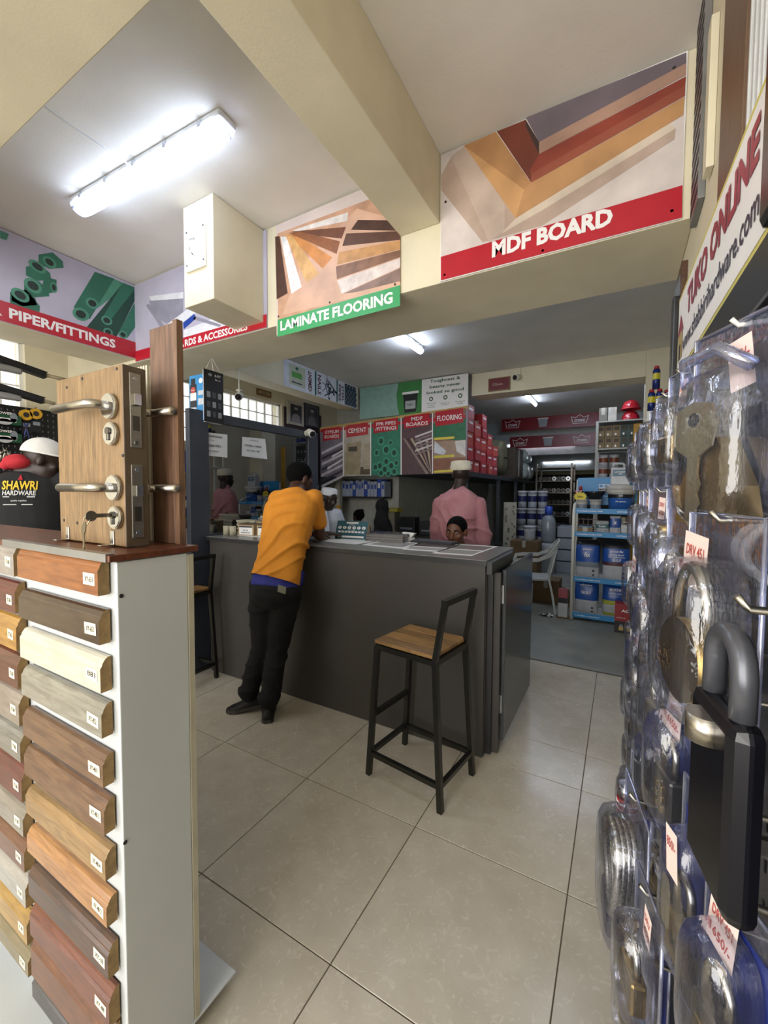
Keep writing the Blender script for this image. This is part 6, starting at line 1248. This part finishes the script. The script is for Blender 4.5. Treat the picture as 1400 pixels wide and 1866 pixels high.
# ---------------------------------------------------------------- blister packs
CLR = clear('clear_clamshell', 'f0f2fa', .045, .018, 1.0, .04, .42, 'cfd8f5', .10, 14); CLE = clear('clear_rim', 'e3e8ff', .12, .08, 1.0, .08, .45, 'd5dcf5')
BRS = mat('brass', 'a78b52', .3, 1.0, var=.1); BRSD = mat('brass_satin', '9c8455', .42, .9, var=.1); NIK = mat('nickel', 'b9b5aa', .25, 1.0); TAGP = mat('price_tag_pink', 'e3cdc4', .7, var=.03); TAGI = mat('tag_red_ink', 'b3443f', .6); NVC = mat('navy_card', '1d2a6a', .35, var=.08); HKW = mat('white_hook_plastic', 'd9d9d0', .35)
def clam(t, w, h, bw, bh, bz, depth, card=None):
    """clear clamshell hanging from the origin, facing -y"""
    if card: m = MB(); m.bx(-w/2+.004, w/2-.004, -.0016, -.0008, -h+.01, -.03, card); m.build('card', t)
    m = MB(); m.bx(-w/2, w/2, -.0008, 0, -h, 0, CLR); m.build('back_sheet', t)
    m = MB(); pts = [(-w/2, -.002, 0), (w/2, -.002, 0), (w/2, -.002, -h), (-w/2, -.002, -h)]; m.tube([pts[0], ((pts[0][0]+pts[1][0])/2, -.002, 0), pts[1], (w/2, -.002, -h/2), pts[2], (0, -.002, -h), pts[3], (-w/2, -.002, -h/2)], .0022, CLE, 6, closed=True); m.build('rim', t)
    m = MB(); rings = []; n = 28
    for f, d in ((1.0, .001), (.98, depth*.55), (.93, depth*.85), (.80, depth), (.35, depth*1.04)):
        rings.append([Vector((bw/2*f*math.copysign(abs(math.cos(a))**.55, math.cos(a)), -.002-d, bz+bh/2*f*math.copysign(abs(math.sin(a))**.55, math.sin(a)))) for a in [2*math.pi*k/n for k in range(n)]])
    m.loft(rings, CLR, caps=False); m.poly(rings[-1], CLR); m.build('blister', t)
def padlock(t, z, mt, w=.042, h=.036, d=.018, sh=.03, y=-.016, key=True, nm='padlock'):
    m = MB(); m.bx(-w/2, w/2, y-d/2, y+d/2, z-h, z, mt, bev=.004); b = m.build(nm+'_body', t)
    m = MB(); r = w*.32; m.tube([(-r, y, z-.002), (-r, y, z+sh*.45)]+[(r*-math.cos(a), y, z+sh*.45+r*math.sin(a)*1.1) for a in [math.pi*i/8 for i in range(1, 8)]]+[(r, y, z+sh*.45), (r, y, z-.002)], .0042, NIK, 10); m.build('shackle', t)
    P = Plane((0, y-d/2, 0), (1, 0, 0), (0, 0, 1)); m = MB(); P.text(m, '50', 0, z-h*.5, STEELD, h=h*.3, w=w*.35, n=.0006); m.build('stamp', t)
def keyshape(t, z, x=0, mt=NIK, s=1.0, y=-.012, nm='key'):
    m = MB(); m.prism([(x+p[0]*s, y, z+p[1]*s) for p in ((-.012, 0), (-.016, -.010), (-.013, -.022), (-.004, -.027), (-.004, -.062), (0, -.066), (.0035, -.062), (.0035, -.055), (.0055, -.052), (.0035, -.047), (.0055, -.042), (.0035, -.036), (.004, -.027), (.013, -.022), (.016, -.010), (.012, 0), (0, .003))], (0, .002, 0), mt); o = m.build(nm, t)
    m = MB(); m.cyl((x, y-.0004, z-.007*s), (x, y+.0022, z-.007*s), .004*s, PEN, n=12); m.build('key_hole', o)
def tagp(t, z, lines, x=.0, y=-.03, w=.034, h=.05, rot=0.):
    m = MB(); c, s_ = math.cos(rot), math.sin(rot); f = lambda a, b: (x+a*c-b*s_, y, z+a*s_+b*c)
    m.poly([f(-w/2, -h), f(w/2, -h), f(w/2, 0), f(-w/2, 0)], TAGP); o = m.build('price_tag', t, recalc=False)
    P = Plane((x, y-.0006, z), (c, 0, s_), (-s_, 0, c)); m = MB()
    for i, q in enumerate(lines): P.text(m, q, 0, -h*(.32+.38*i), TAGI, h=h*.2, w=w*.75, bold=.01, n=.0)
    m.build('price', o)
def proto(kind):
    t = thing('blister_pack', '-', 'lock pack', (0, 0, 0), GRZ)
    if kind == 'key': clam(t, .11, .20, .085, .15, -.115, .035); keyshape(t, -.075, -.016, mat('key_pale_nickel', 'b5ab8e', .35, .8), 1.75, -.030); m = MB(); m.prism([(-.045, -.004, -.185), (.035, -.004, -.185), (.028, -.004, -.15), (.004, -.004, -.105), (-.016, -.004, -.105), (-.04, -.004, -.15)], (0, -.02, 0), BRSD); m.build('cylinder_body', t); m = MB(); m.tube([(-.04, -.02, -.05), (-.03, -.03, -.03), (.01, -.03, -.028), (.035, -.02, -.05)], .006, CLE, 8); m.build('hang_tab', t); tagp(t, -.02, ['650/-'], .01, -.012, .026, .045, .15)
    elif kind == 'brass': clam(t, .085, .17, .062, .115, -.095, .032); padlock(t, -.095, BRS, .046, .04); keyshape(t, -.045, -.012, NIK, .55, -.012); tagp(t, -.015, ['DRV', '450'], .012, -.006, .022, .04, -.1)
    elif kind == 'steel': clam(t, .085, .18, .064, .125, -.10, .036, None); padlock(t, -.10, STEEL, .05, .045, .022, .045); keyshape(t, -.05, .01, BRS, .5, -.01)
    elif kind == 'combo':
        clam(t, .085, .19, .06, .135, -.10, .036, NVC); padlock(t, -.105, STEELD, .044, .05, .02, .05)
        for i in range(3):
            for j in range(2): m = MB(); m.box((-.006+.012*j, -.027, -.122-.012*i), (.008, .004, .008), BRS, bev=.001); m.build('dial', t)
        tagp(t, -.02, ['DRV 451', '1650/-'], -.01, -.008, .034, .048, -.12)
    elif kind == 'long': clam(t, .075, .20, .052, .15, -.11, .03, NVC); padlock(t, -.13, BRSD, .04, .045, .018, .07); tagp(t, -.03, ['850/-'], .008, -.034, .022, .045, .1)
    elif kind == 'chrome': clam(t, .085, .17, .066, .11, -.10, .04); m = MB(); m.cyl((0, -.02, -.14), (0, -.02, -.07), .022, CHR, n=24); m.build('lock_barrel', t); m = MB(); m.cyl((0, -.02, -.069), (0, -.02, -.055), .012, BRS, n=18); m.build('plug', t)
    elif kind == 'cable':
        clam(t, .15, .26, .135, .21, -.14, .05)
        for k in range(4): m = MB(); m.tube([(.048*math.cos(a)+.003*k, -.014-.008*k+.003*math.sin(2*a), -.115+.072*math.sin(a)) for a in [2*math.pi*i/28 for i in range(28)]], .0062, mat('steel_cable', 'a09c94', .3, .8, var=.3, scale=300), 8, closed=True); m.build('cable_coil', t)
        m = MB(); m.box((-.01, -.03, -.205), (.075, .03, .05), mat('navy_plastic', '141a3c', .2), R3(.3, 'Y'), .008); m.build('lock_head', t)
    elif kind == 'reddial':
        clam(t, .07, .17, .05, .12, -.09, .034); m = MB(); m.cyl((0, -.02, -.115), (0, -.02, -.075), .018, RH, n=20); m.build('red_dial', t)
        for k in range(3): m = MB(); m.tube([(.0185*math.cos(a), -.02+.0185*math.sin(a), -.083-.012*k) for a in [2*math.pi*i/16 for i in range(16)]], .0012, WHITE, 5, closed=True); m.build('dial_ring', t)
        m = MB(); m.cyl((0, -.02, -.074), (0, -.02, -.05), .017, CHR, n=20); m.build('collar', t); m = MB(); m.cyl((0, -.02, -.14), (0, -.02, -.116), .016, PEN, n=20); m.build('foot', t)
    elif kind == 'black':
        m = MB(); m.bx(-.06, .06, -.042, -.008, -.33, -.115, mat('black_lock_cover', '0d0e15', .25), bev=.015); m.build('cover', t); m = MB(); m.tube([(-.035, -.024, -.116), (-.035, -.024, -.07)]+[(-.035*math.cos(a), -.024, -.07+.035*math.sin(a)) for a in [math.pi*i/8 for i in range(1, 8)]]+[(.035, -.024, -.07), (.035, -.024, -.116)], .012, mat('grey_shackle', '5d5f66', .3, .5), 12); m.build('shackle', t); m = MB(); m.cyl((0, -.043, -.13), (0, -.043, -.16), .02, STEEL, n=16); m.build('collar', t)
    elif kind == 'disc': clam(t, .12, .22, .10, .16, -.12, .045); m = MB(); m.cyl((0, -.012, -.14), (0, -.036, -.14), .040, BRS, n=32); m.build('disc_body', t); m = MB(); m.tube([(-.028, -.024, -.115)]+[(-.028*math.cos(a), -.024, -.10+.05*math.sin(a)) for a in [math.pi*i/10 for i in range(1, 10)]]+[(.028, -.024, -.115)], .006, NIK, 10); m.build('shackle', t); tagp(t, -.02, ['DRV 451', '1650/-'], -.02, -.014, .045, .055, -.1)
    return t
KN = {'key': 'door lock with key', 'brass': 'small brass padlock', 'steel': 'steel padlock', 'combo': 'combination lock on navy card', 'long': 'long-shackle padlock on navy card', 'chrome': 'chrome lock barrel', 'cable': 'coiled steel cable lock', 'reddial': 'red dial lock', 'black': 'black covered padlock', 'disc': 'round brass disc lock'}
NEAR = [('key', .54, 1.60, .062, 1.1), ('disc', .42, 1.41, .10, .85), ('black', .305, 1.365, .105, .52), ('steel', .56, 1.41, .105, .8), ('combo', .50, 1.235, .105, .85), ('steel', .60, 1.25, .10, .8), ('long', .42, 1.175, .10, .85),
        ('combo', .345, 1.16, .09, .8), ('cable', .62, 1.03, .135, .8), ('brass', .50, 1.01, .125, .9), ('long', .40, .99, .10, .8), ('combo', .34, .96, .09, .8), ('steel', .50, .85, .11, .8), ('brass', .62, .82, .12, .85)]
NL = ['door lock with key in a clear pack, high at the near end', 'round brass disc lock with a large price tag', 'black covered padlock hanging nearest the viewer', 'steel padlock in a clear pack just beyond the disc lock', 'combination lock on navy card below the disc lock', 'steel padlock in a clear pack beyond the upper combination lock', 'long-shackle padlock on navy card near the right edge', 'combination lock pack under the black padlock',
      'coiled steel cable lock sticking out over the floor', 'small brass padlock under the cable lock', 'long-shackle padlock pack near the lower right corner', 'combination lock pack in the lower right corner', 'steel padlock pack low at the near end', 'small brass padlock pack low beyond the cable lock']
ITEMS = [(k, s, z, t, sc, NL[i]) for i, (k, s, z, t, sc) in enumerate(NEAR)]
rown = ['top', 'second', 'third', 'fourth', 'fifth', 'sixth', 'seventh', 'lowest']; coln = ['nearest', 'middle', 'fourth', 'fifth', 'farthest']
FAR = [['brass', 'chrome', 'brass', 'chrome', 'brass'], ['chrome', 'brass', 'steel', 'brass', 'steel'], ['steel', 'combo', 'brass', 'steel', 'combo'], ['combo', 'steel', 'steel', 'combo', 'brass'], ['brass', 'reddial', 'steel', 'brass', 'steel'], ['long', 'brass', 'combo', 'steel', 'brass'], ['steel', 'combo', 'long', 'brass', 'combo'], ['brass', 'steel', 'combo', 'long', 'brass']]
for r in range(8):
    for c, s in enumerate((.72, .87, 1.02, 1.19, 1.36)):
        if c == 2: pass
        k = FAR[r][c]; z = 1.60-.165*r; t0 = .115 if k == 'reddial' else .085
        ITEMS.append((k, s, z, t0, .95, '%s in a clear pack, %s row, %s of the far hooks' % (KN[k], rown[r], coln[c])))
pr_ = {}
for k, s, z, tt, sc, lab in ITEMS:
    tt += random.uniform(-.006, .006)
    m = MB(); m.tube([gp(s, z, .0006), gp(s, z, .03), gp(s, z-.001, tt+.004), gp(s, z+.006, tt+.010)], .0024, HKW if k == 'key' else STEEL, 8); m.build('hook', G, W=True)
    if k not in pr_: o = pr_[k] = proto(k)
    else: o = copy_tree(pr_[k])
    o.location = gp(s, z+.003, tt); o.rotation_euler = (0, 0, GRZ+(.48 if k == 'key' else .15 if k in ('black', 'cable') else random.uniform(.15, .42))); o.scale = (sc, sc, sc)
    o['label'] = lab; o['group'] = 'clear lock packs on the gondola'
# white ring hooks near the tag
for dz, ds in ((0, .415), (0, .44)):
    m = MB(); c = gp(ds, 1.385, .055); m.tube([c+Vector((0, 0, .024*math.sin(a)))+(-GD*0+GP_.N)*(.028*math.cos(a)) for a in [2*math.pi*i/20 for i in range(20)]], .0035, HKW, 8, closed=True); m.build('ring_hook', G, W=True)
# ---------------------------------------------------------------- right wall fixtures above the gondola
Pw = XP(1.98)
def upright(label, name, px0, px1, ytop, zbot, yy, mt, perf=False):
    x = .2113; a = at(px0, 200, 'x', x); b = at(px1, 200, 'x', x); zt = min(3.09, at((px0+px1)/2, ytop, 'x', x).z); t = thing(name, label, 'rail', (x, (a.y+b.y)/2, zbot)); m = MB(); m.bx(x-.02, x, b.y, a.y, zbot, zt, mt, bev=.002); m.build('channel', t, W=True)
    if perf:
        n = int((zt-zbot)/.045)
        for i in range(n): m = MB(); z = zbot+.03+i*.045; m.bx(x-.0212, x-.0198, b.y+.012, a.y-.012, z, z+.02, PEN); m.build('slot', t, W=True)
    return t
upright('grey perforated steel rail standing on the right wall beside the beam', 'perforated_rail', 1278, 1292, 45, 2.4, 0, mat('galvanised', '8f9192', .4, .6), True)
upright('pale conduit running up the right wall next to the perforated rail', 'wall_conduit', 1300, 1306, 70, 2.4, 0, CREAM)
upright('brown wood-grain plank fixed upright on the right wall', 'wall_plank', 1332, 1376, -200, 1.5, 0, wood('plank_brown', '6e5540', '54402f', .45, 'z', 6, 14))
t = thing('white_slat_panel', 'white fluted panel at the top right edge of the wall', 'wall panel', (.21, 1.0, 1.5)); 
for i in range(7): m = MB(); y = at(1379+i*9, 60, 'x', .21).y; m.bx(.198, .2113, y-.016, y, 1.5, 3.05, mat('slat_white', 'c9cbcb', .5), bev=.002); m.build('slat', t, W=True)
a = at(1248, 440, 'x', .2); b = at(1229, 560, 'x', .2); t = thing('picture_frame', 'brown picture frame on the right wall end under the big beam', 'picture', (.2, 2.3, 1.95)); m = MB(); m.bx(.19, .2113, 2.12, 2.5, 1.95, 2.385, wood('frame_brown', '5a3a22', '40281a', .4)); m.build('frame', t, W=True); m = MB(); m.bx(.188, .19, 2.16, 2.46, 1.99, 2.345, mat('picture_grey', '6d7274', .4)); m.build('picture', t, W=True)
# ================================================================ things on the counter
ZT = CT+.0006
PAPW = mat('flyer_white', 'e8e8e6', .5, var=.02); TEALC = mat('calendar_teal', '1f5a68', .4)
t = thing('desk_calendar', 'teal tent-shaped desk calendar on the counter', 'calendar', (-1.77, 2.63, ZT), math.radians(8))
m = MB(); m.prism([(-.13, -.05, 0), (-.13, .05, 0), (-.13, .0, .135)], (.26, 0, 0), mat('calendar_board', 'b9a888', .6)); m.build('stand', t)
ca = math.atan2(.135, .05); P = Plane((0, -.0506, 0), (1, 0, 0), (0, math.cos(ca), math.sin(ca))); m = MB(); P.rect(m, -.13, .13, .002, .143, TEALC, .001); P.rect(m, -.05, .05, .122, .135, WHITE, .0015); P.rect(m, -.11, .11, .012, .026, WHITE, .0015)
for i in range(6): P.ellipse(m, -.1+.04*i, .09, .015, .012, WHITE, .0015); P.text(m, '12345678'[i], -.1+.04*i, .09, TEALC, h=.012, n=.002)
for i in range(8): P.rect(m, -.11+.028*i, -.088+.028*i, .05, .064, WHITE, .0015)
P.text(m, 'TRANSFER PAY', 0, .112, WHITE, h=.005, w=.05, n=.0015); P.text(m, 'ACCOUNT NUMBER', 0, .071, WHITE, h=.005, w=.07, n=.0015); m.build('print', t)
def flyer(label, quad, blocks, z=ZT):
    P = Plane((0, 0, z), (1, 0, 0), (0, 1, 0)); pts = [at(*q, 'z', z) for q in quad]; t = thing('colour_card', label, 'leaflet', pts[0]); m = MB(); m.prism([(p.x, p.y, z) for p in pts], (0, 0, .0012), PAPW); m.build('sheet', t, W=True)
    f = lambda u, v: (pts[0].lerp(pts[1], u)).lerp(pts[3].lerp(pts[2], u), v)
    for (u0, u1, v0, v1, c) in blocks:
        m = MB(); q = [f(u0, v0), f(u1, v0), f(u1, v1), f(u0, v1)]; m.poly([(p.x, p.y, z+.0016) for p in q], mat('swatch_'+c, c, .45, var=.12, scale=60)); m.build('swatch', t, W=True)
flyer('white colour card with grey tile swatches at the right end of the counter', [(788, 1008), (860, 1013), (908, 996), (838, 992)], [(.06, .94, .08, .42, '9a9791'), (.06, .94, .5, .92, '7d7268')])
flyer('white colour card with a dark brown swatch in the middle of the counter', [(733, 1001), (800, 1006), (842, 993), (765, 989)], [(.06, .94, .5, .9, '4a3a36'), (.06, .94, .1, .4, 'a9a6a2')])
flyer('white colour card with grey swatch, left of the brown one', [(660, 993), (735, 1000), (770, 990), (700, 984)], [(.1, .9, .15, .85, '8f8b86')])
flyer('large white sheet under the calendar', [(590, 987), (650, 992), (700, 984), (610, 978)], [])
t = thing('tile_sample_stack', 'stack of thin beige samples wrapped in clear film on the counter', 'sample stack', (-1.47, 2.66, ZT), .12)
for i in range(6): m = MB(); m.bx(-.14+random.uniform(-.008, .008), .14, -.09, .09+random.uniform(-.01, .01), .0008+i*.009, .0088+i*.009, [mat('sample_beige', '8f8574', .6), mat('sample_dark', '6a6156', .6)][i % 2], bev=.001); m.build('sample', t)
m = MB(); m.bx(-.150, .148, -.098, .108, .0003, .058, CLR, bev=.006); m.build('film', t)
m = MB(); m.bx(-.035, .035, -.02, .02, 0, .022, mat('stamp_red', '7d2f22', .5), bev=.003); o = m.build('stamp_pad'); o.location = (-1.66, 2.66, ZT); tag(o, 'small brick-red block beside the calendar', 'stamp')
t = thing('tape_dispenser', 'white tape dispenser behind the wrapped samples', 'dispenser', (-1.33, 2.71, ZT)); m = MB(); m.prism([(-.05, -.02, 0), (.05, -.02, 0), (.025, -.02, .03), (.05, -.02, .06), (-.05, -.02, .065), (-.02, -.02, .03)], (0, .04, 0), PAPW); m.build('body', t); m = MB(); m.cyl((0, -.021, .045), (0, .021, .045), .012, BGY, n=14); m.build('core', t)
t = thing('keyboard_tray', 'black keyboard lying before the seated man', 'keyboard', (-1.13, 2.70, ZT), -.05); m = MB(); m.bx(-.16, .16, -.06, .06, 0, .014, PEN, bev=.003); m.build('case', t)
for i in range(4): m = MB(); m.bx(-.15, .15, -.05+.025*i, -.03+.025*i, .0145, .019, mat('key_grey', '3a3b40', .5), bev=.002); m.build('key_row', t)
m = MB(); P = Plane((-1.98, 2.5, ZT), (1, 0, 0), (0, 1, 0)); m.prism([P.p(-.04, -.03), P.p(.05, -.035), P.p(.045, .04), P.p(-.035, .045)], (0, 0, .006), mat('note_yellow', 'b9b25a', .6)); tag(m.build('sticky_notes'), 'yellow sticky notes by the elbow of the orange t-shirt man', 'notepad')
# left end of the counter
def sample_box(label, x, y, w):
    t = thing('leaflet_box', label, 'box', (x, y, ZT), math.radians(6)); cb = mat('box_kraft_light', 'b09a74', .6); h = .105
    m = MB(); m.bx(-w/2, w/2, -.07, -.066, 0, h*.8, cb); m.build('front', t); m = MB(); m.bx(-w/2, w/2, .066, .07, 0, h, cb); m.build('rear', t)
    for s_ in (-1, 1): m = MB(); m.prism([(s_*w/2, -.066, 0), (s_*w/2, .066, 0), (s_*w/2, .066, h), (s_*w/2, -.066, h*.85)], (-s_*.004, 0, 0), cb); m.build('side', t)
    m = MB(); m.bx(-w/2+.005, w/2-.005, -.06, .06, .004, h*.9, mat('box_dark_fill', '5b4e3c', .7)); m.build('contents', t)
    P = Plane((0, -.0702, 0), (1, 0, 0), (0, 0, 1)); m = MB(); P.rect(m, -w*.42, w*.42, .008, h*.72, PAPW, .0005); P.text(m, 'I.P.K', 0, h*.4, NAVY, h=.012, w=w*.35, n=.001); P.rect(m, -w*.3, w*.3, .02, .026, BGY, .001); P.rect(m, -w*.42, w*.42, h*.62, h*.72, NAVY, .001); m.build('label', t)
sample_box('tan leaflet box with a printed label, left of the pair at the partition', -2.63, 2.42, .16); sample_box('tan leaflet box nearest the orange t-shirt man', -2.44, 2.44, .155)
for k, (x, y, w, d, n) in enumerate(((-2.74, 2.52, .2, .12, 7), (-2.60, 2.69, .3, .13, 9))):
    t = thing('paper_stack', ['short stack of cream receipt books by the partition', 'tall untidy stack of papers behind the leaflet boxes'][k], 'paper stack', (x, y, ZT), .1)
    for i in range(n): m = MB(); a = random.uniform(-.015, .015); m.bx(-w/2+a, w/2+a, -d/2, d/2, i*.016, i*.016+.0155, [mat('paper_cream', 'b3ad95', .7), mat('paper_grey', '8e8b82', .7)][i % 2]); m.build('pad', t)
for k, (x, y) in enumerate(((-2.79, 2.30), (-2.725, 2.31))): t = thing('receipt_roll', ['cream receipt roll nearest the partition post', 'cream receipt roll next to the leaflet box'][k], 'roll', (x, y, ZT)); m = MB(); m.cyl((0, 0, 0), (0, 0, .075), .026, mat('paper_cream', 'b3ad95', .7), n=20); m.build('roll', t); m = MB(); m.cyl((0, 0, .0752), (0, 0, .0762), .008, KRAFT, n=12); m.build('core', t)
flyer('white sheets lying before the leaflet boxes', [(430, 975), (485, 981), (487, 974), (440, 970)], [])
# ================================================================ desks and files under the banner
DSK = mat('desk_dark', '2a2826', .5); FILEB = mat('file_blue', '2a4fb0', .35); FILEW = mat('file_white', 'a9b3c9', .45)
t = thing('file_shelf', 'dark wall shelf with blue and white files under the banner', 'shelf', (-3.9, 6.15, 1.2)); m = MB(); m.bx(-4.5, -3.42, 5.98, 6.28, 1.33, 1.36, DSK); m.build('board', t, W=True); m = MB(); m.bx(-4.5, -3.42, 6.26, 6.29, 1.36, 1.66, DSK); m.build('back', t, W=True)
m = MB(); m.bx(-4.5, -4.47, 5.98, 6.26, 1.36, 1.66, DSK); m.build('side', t, W=True)
xs = -4.40
for i in range(15):
    w = random.uniform(.045, .075); lean = random.uniform(-.05, .12) if i in (4, 5, 6, 8) else 0; c = [FILEW, FILEB, FILEW, FILEW][i % 4]
    f = thing('lever_file', '%s office file on the dark shelf, %s from the left' % (['pale', 'blue', 'pale', 'pale'][i % 4], ['first', 'second', 'third', 'fourth', 'fifth', 'sixth', 'seventh', 'eighth', 'ninth', 'tenth', 'eleventh', 'twelfth', 'thirteenth', 'fourteenth', 'fifteenth'][i]), 'file', (xs+w/2, 6.1, 1.3605), 0, 'files on the dark shelf'); h = random.uniform(.24, .29)
    m = MB(); m.bx(-w/2, w/2, -.11, .11, 0, h, c, bev=.002); m.build('spine', f); P = Plane((0, -.11, 0), (1, 0, 0), (0, 0, 1)); m = MB(); P.rect(m, -w*.3, w*.3, h*.5, h*.8, WHITE if c is FILEB else FILEB, .001); m.build('label', f); xs += w+.006
t = thing('office_desk', 'dark desk with clutter below the file shelf', 'desk', (-3.3, 5.95, 0)); m = MB(); m.bx(-4.3, -2.1, 6.0, 6.25, .72, .75, DSK); m.build('top', t, W=True)
for x in (-4.28, -2.14): m = MB(); m.bx(x, x+.03, 6.0, 6.25, 0, .72, DSK); m.build('leg_panel', t, W=True)
for k, (px, py, w, h, c, lab) in enumerate(((742, 955, .30, .28, '1d1e21', 'black printer'), (781, 950, .3, .22, '2b2c30', 'dark grey printer'), (712, 945, .18, .36, '77725f', 'beige computer tower'), (715, 925, .22, .06, 'a89a2a', 'yellow tray'))):
    x = at(px, py, 'y', 6.05).x; z = .751 if k != 3 else 1.112
    t = thing(('computer_' if k == 2 else '')+lab.split()[-1]+('' if k == 2 else '_box' if k == 3 else ''), lab+' on the desk under the banner', lab.split()[-1], (x, 6.12, z)); m = MB(); m.bx(-w/2, w/2, -.1, .1, 0, h, mat('office_'+c, c, .5), bev=.008); m.build('case', t); m = MB(); m.bx(-w*.35, w*.35, -.1022, -.1, h*.3, h*.42, BGY); m.build('panel', t)
m = MB(); m.bx(-4.35, -4.25, 5.9, 5.98, 0, 1.66, mat('pale_post', 'a9a596', .7)); m.bx(-4.56, -4.36, 5.9, 5.94, .0, 1.66, mat('pale_post', 'a9a596', .7)); tag(m.build('pale_door_panel'), 'pale door panel behind the white-capped man, under the banner', 'panel')
m = MB(); c = at(617, 928, 'y', 5.88); m.prism([(c.x-.04, 5.88, c.z-.1), (c.x+.04, 5.88, c.z-.1), (c.x+.04, 5.88, c.z+.07), (c.x-.04, 5.88, c.z+.07)], (0, .01, 0), mat('note_orange', 'c08a2a', .5)); tag(m.build('yellow_note'), 'small yellow card fixed to the pale door panel', 'card')
# ================================================================ left aisle pegboard wall
LB_ = mat('black_pegboard', '17181b', .4, .2); LP = YP(-4.45)
t = thing('left_pegboard', 'black pegboard in the left aisle hung with tool packs', 'pegboard', (-4.5, 1.0, 0)); m = MB(); m.bx(-4.50, -4.46, -.2, 2.15, .05, 2.14, LB_); m.build('panel', t, W=True); m = MB(); m.bx(-4.50, -4.3, -.2, 2.15, 0, .048, LB_); m.build('foot', t, W=True)
m = MB(); Q = YP(-4.459)
for i in range(30):
    for j in range(18): Q.rect(m, 1.0+.04*i-.004, 1.0+.04*i+.004, 2.1-.05*j-.008, 2.1-.05*j+.008, mat('slot_light', '6d7078', .5), .0005)
m.build('slots', t, W=True, kind='stuff')
DGN = mat('tool_green', '1d4a33', .35)
for k, (a, b) in enumerate((((-60, 746), (40, 776)), ((-60, 781), (41, 808)))):
    P = YP(-4.40); p0 = P.px(*a); p1 = P.px(*b); g = thing('tool_case', ['upper dark green tool case on the left pegboard', 'lower dark green tool case on the left pegboard'][k], 'tool case', P.p(p1[0], p1[1])); m = MB(); m.bx(-4.458, -4.40, p0[0], p1[0], p1[1], p0[1], DGN, bev=.006); m.build('case', g, W=True); m = MB(); w = p1[0]-p0[0]; P.ellipse(m, p1[0]-w*.16, (p0[1]+p1[1])/2+.02, .025, .04, BGY, .001); P.ellipse(m, p1[0]-w*.34, (p0[1]+p1[1])/2-.02, .05, .025, BW, .001); P.text(m, 'BLOWER', p1[0]-w*.36, (p0[1]+p1[1])/2+.05, WHITE, h=.02, w=.12, n=.001); P.rect(m, p0[0]+.02, p0[0]+.3, p1[1]+.02, p1[1]+.05, WHITE, .001); m.build('print', g, W=True)
for k, (px, py) in enumerate(((48, 756), (66, 754))):
    P = YP(-4.42); u, v = P.px(px, py); g = thing('tape_measure', ['yellow tape measure, left of the pair on the pegboard', 'yellow tape measure, right of the pair on the pegboard'][k], 'tape measure', P.p(u, v-.05)); m = MB(); m.cyl(P.p(u, v, 0), P.p(u, v, -.03), .045, mat('tape_yellow', 'cf9f28', .4), n=20); m.build('case', g, W=True); m = MB(); P.ellipse(m, u, v, .022, .022, PEN, .001); m.build('badge', g, W=True); m = MB(); P.rect(m, u-.035, u+.035, v-.16, v-.06, BK, .0); P.rect(m, u-.025, u+.025, v-.1, v-.07, BGY, .001); m.build('card', g, W=True)
    m = MB(); m.cyl((-4.459, P.p(u, v).y, v+.05), (-4.41, P.p(u, v).y, v+.05), .004, STEELD, n=6); m.build('peg', g, W=True)
P = YP(-4.42)
for k, (px, py) in enumerate(((2, 830), (9, 826), (16, 832), (48, 782))):
    u, v = P.px(px, py); g = thing('hand_tool', ['leftmost steel pliers on the left pegboard', 'steel pliers between two others on the pegboard', 'rightmost steel pliers on the pegboard', 'small dark tool pack under the tape measures'][k], 'tool', P.p(u, v-.1))
    for s_ in (-1, 1): m = MB(); m.tube([P.p(u+s_*.012, v+.05), P.p(u, v+.01), P.p(u-s_*.02, v-.08)], .006, [STEEL, mat('grip_blue', '34427a', .5)][k == 3], 6); m.build('jaw', g, W=True)
    m = MB(); m.cyl(P.p(u, v+.01, .007), P.p(u, v+.01, -.03), .009, STEELD, n=10); m.build('pivot', g, W=True)
# brooms hung above the pegboard
for k, (pa, pb, pc) in enumerate((((-20, 648), (82, 684), (128, 694)), ((-20, 700), (78, 730), (100, 736)))):
    P = YP(-3.95); A = P.p(*P.px(*pa)); B = P.p(*P.px(*pb)); C_ = P.p(*P.px(*pc)); g = thing('broom', ['upper black broom head with pale handle hanging by the window', 'lower black broom head hanging by the window'][k], 'broom', B); m = MB(); d = (B-A).normalized(); m.box((A+B)/2, ((B-A).length, .06, .045), mat('broom_black', '141416', .6), Matrix((d, Vector((1, 0, 0)), d.cross(Vector((1, 0, 0))))).transposed(), .006); m.build('head', g, W=True)
    m = MB(); m.cyl(B-d*.02, C_, .014, mat('handle_pale', 'b3a68a', .5), n=10); m.build('handle', g, W=True); m = MB(); m.cyl(A.lerp(B, .3)+V((0, 0, .02)), Vector((A.lerp(B, .3).x, A.lerp(B, .3).y, 2.504)) if A.lerp(B, .3).x > -3.86 else Vector((-4.6, A.lerp(B, .3).y, A.lerp(B, .3).z+.05)), .004, STEELD, n=6); m.build('hanger', g, W=True)
    m = MB(); m.box(A.lerp(B, .25)-V((0, 0, .05)), (.05, .2, .05), mat('bristle_silver', '9a9a98', .4, .5), None, .01); m.build('bristles', g, W=True)
m = MB(); V3 = [at(0, 948, 'y', 1.0), at(58, 955, 'y', 1.0)]
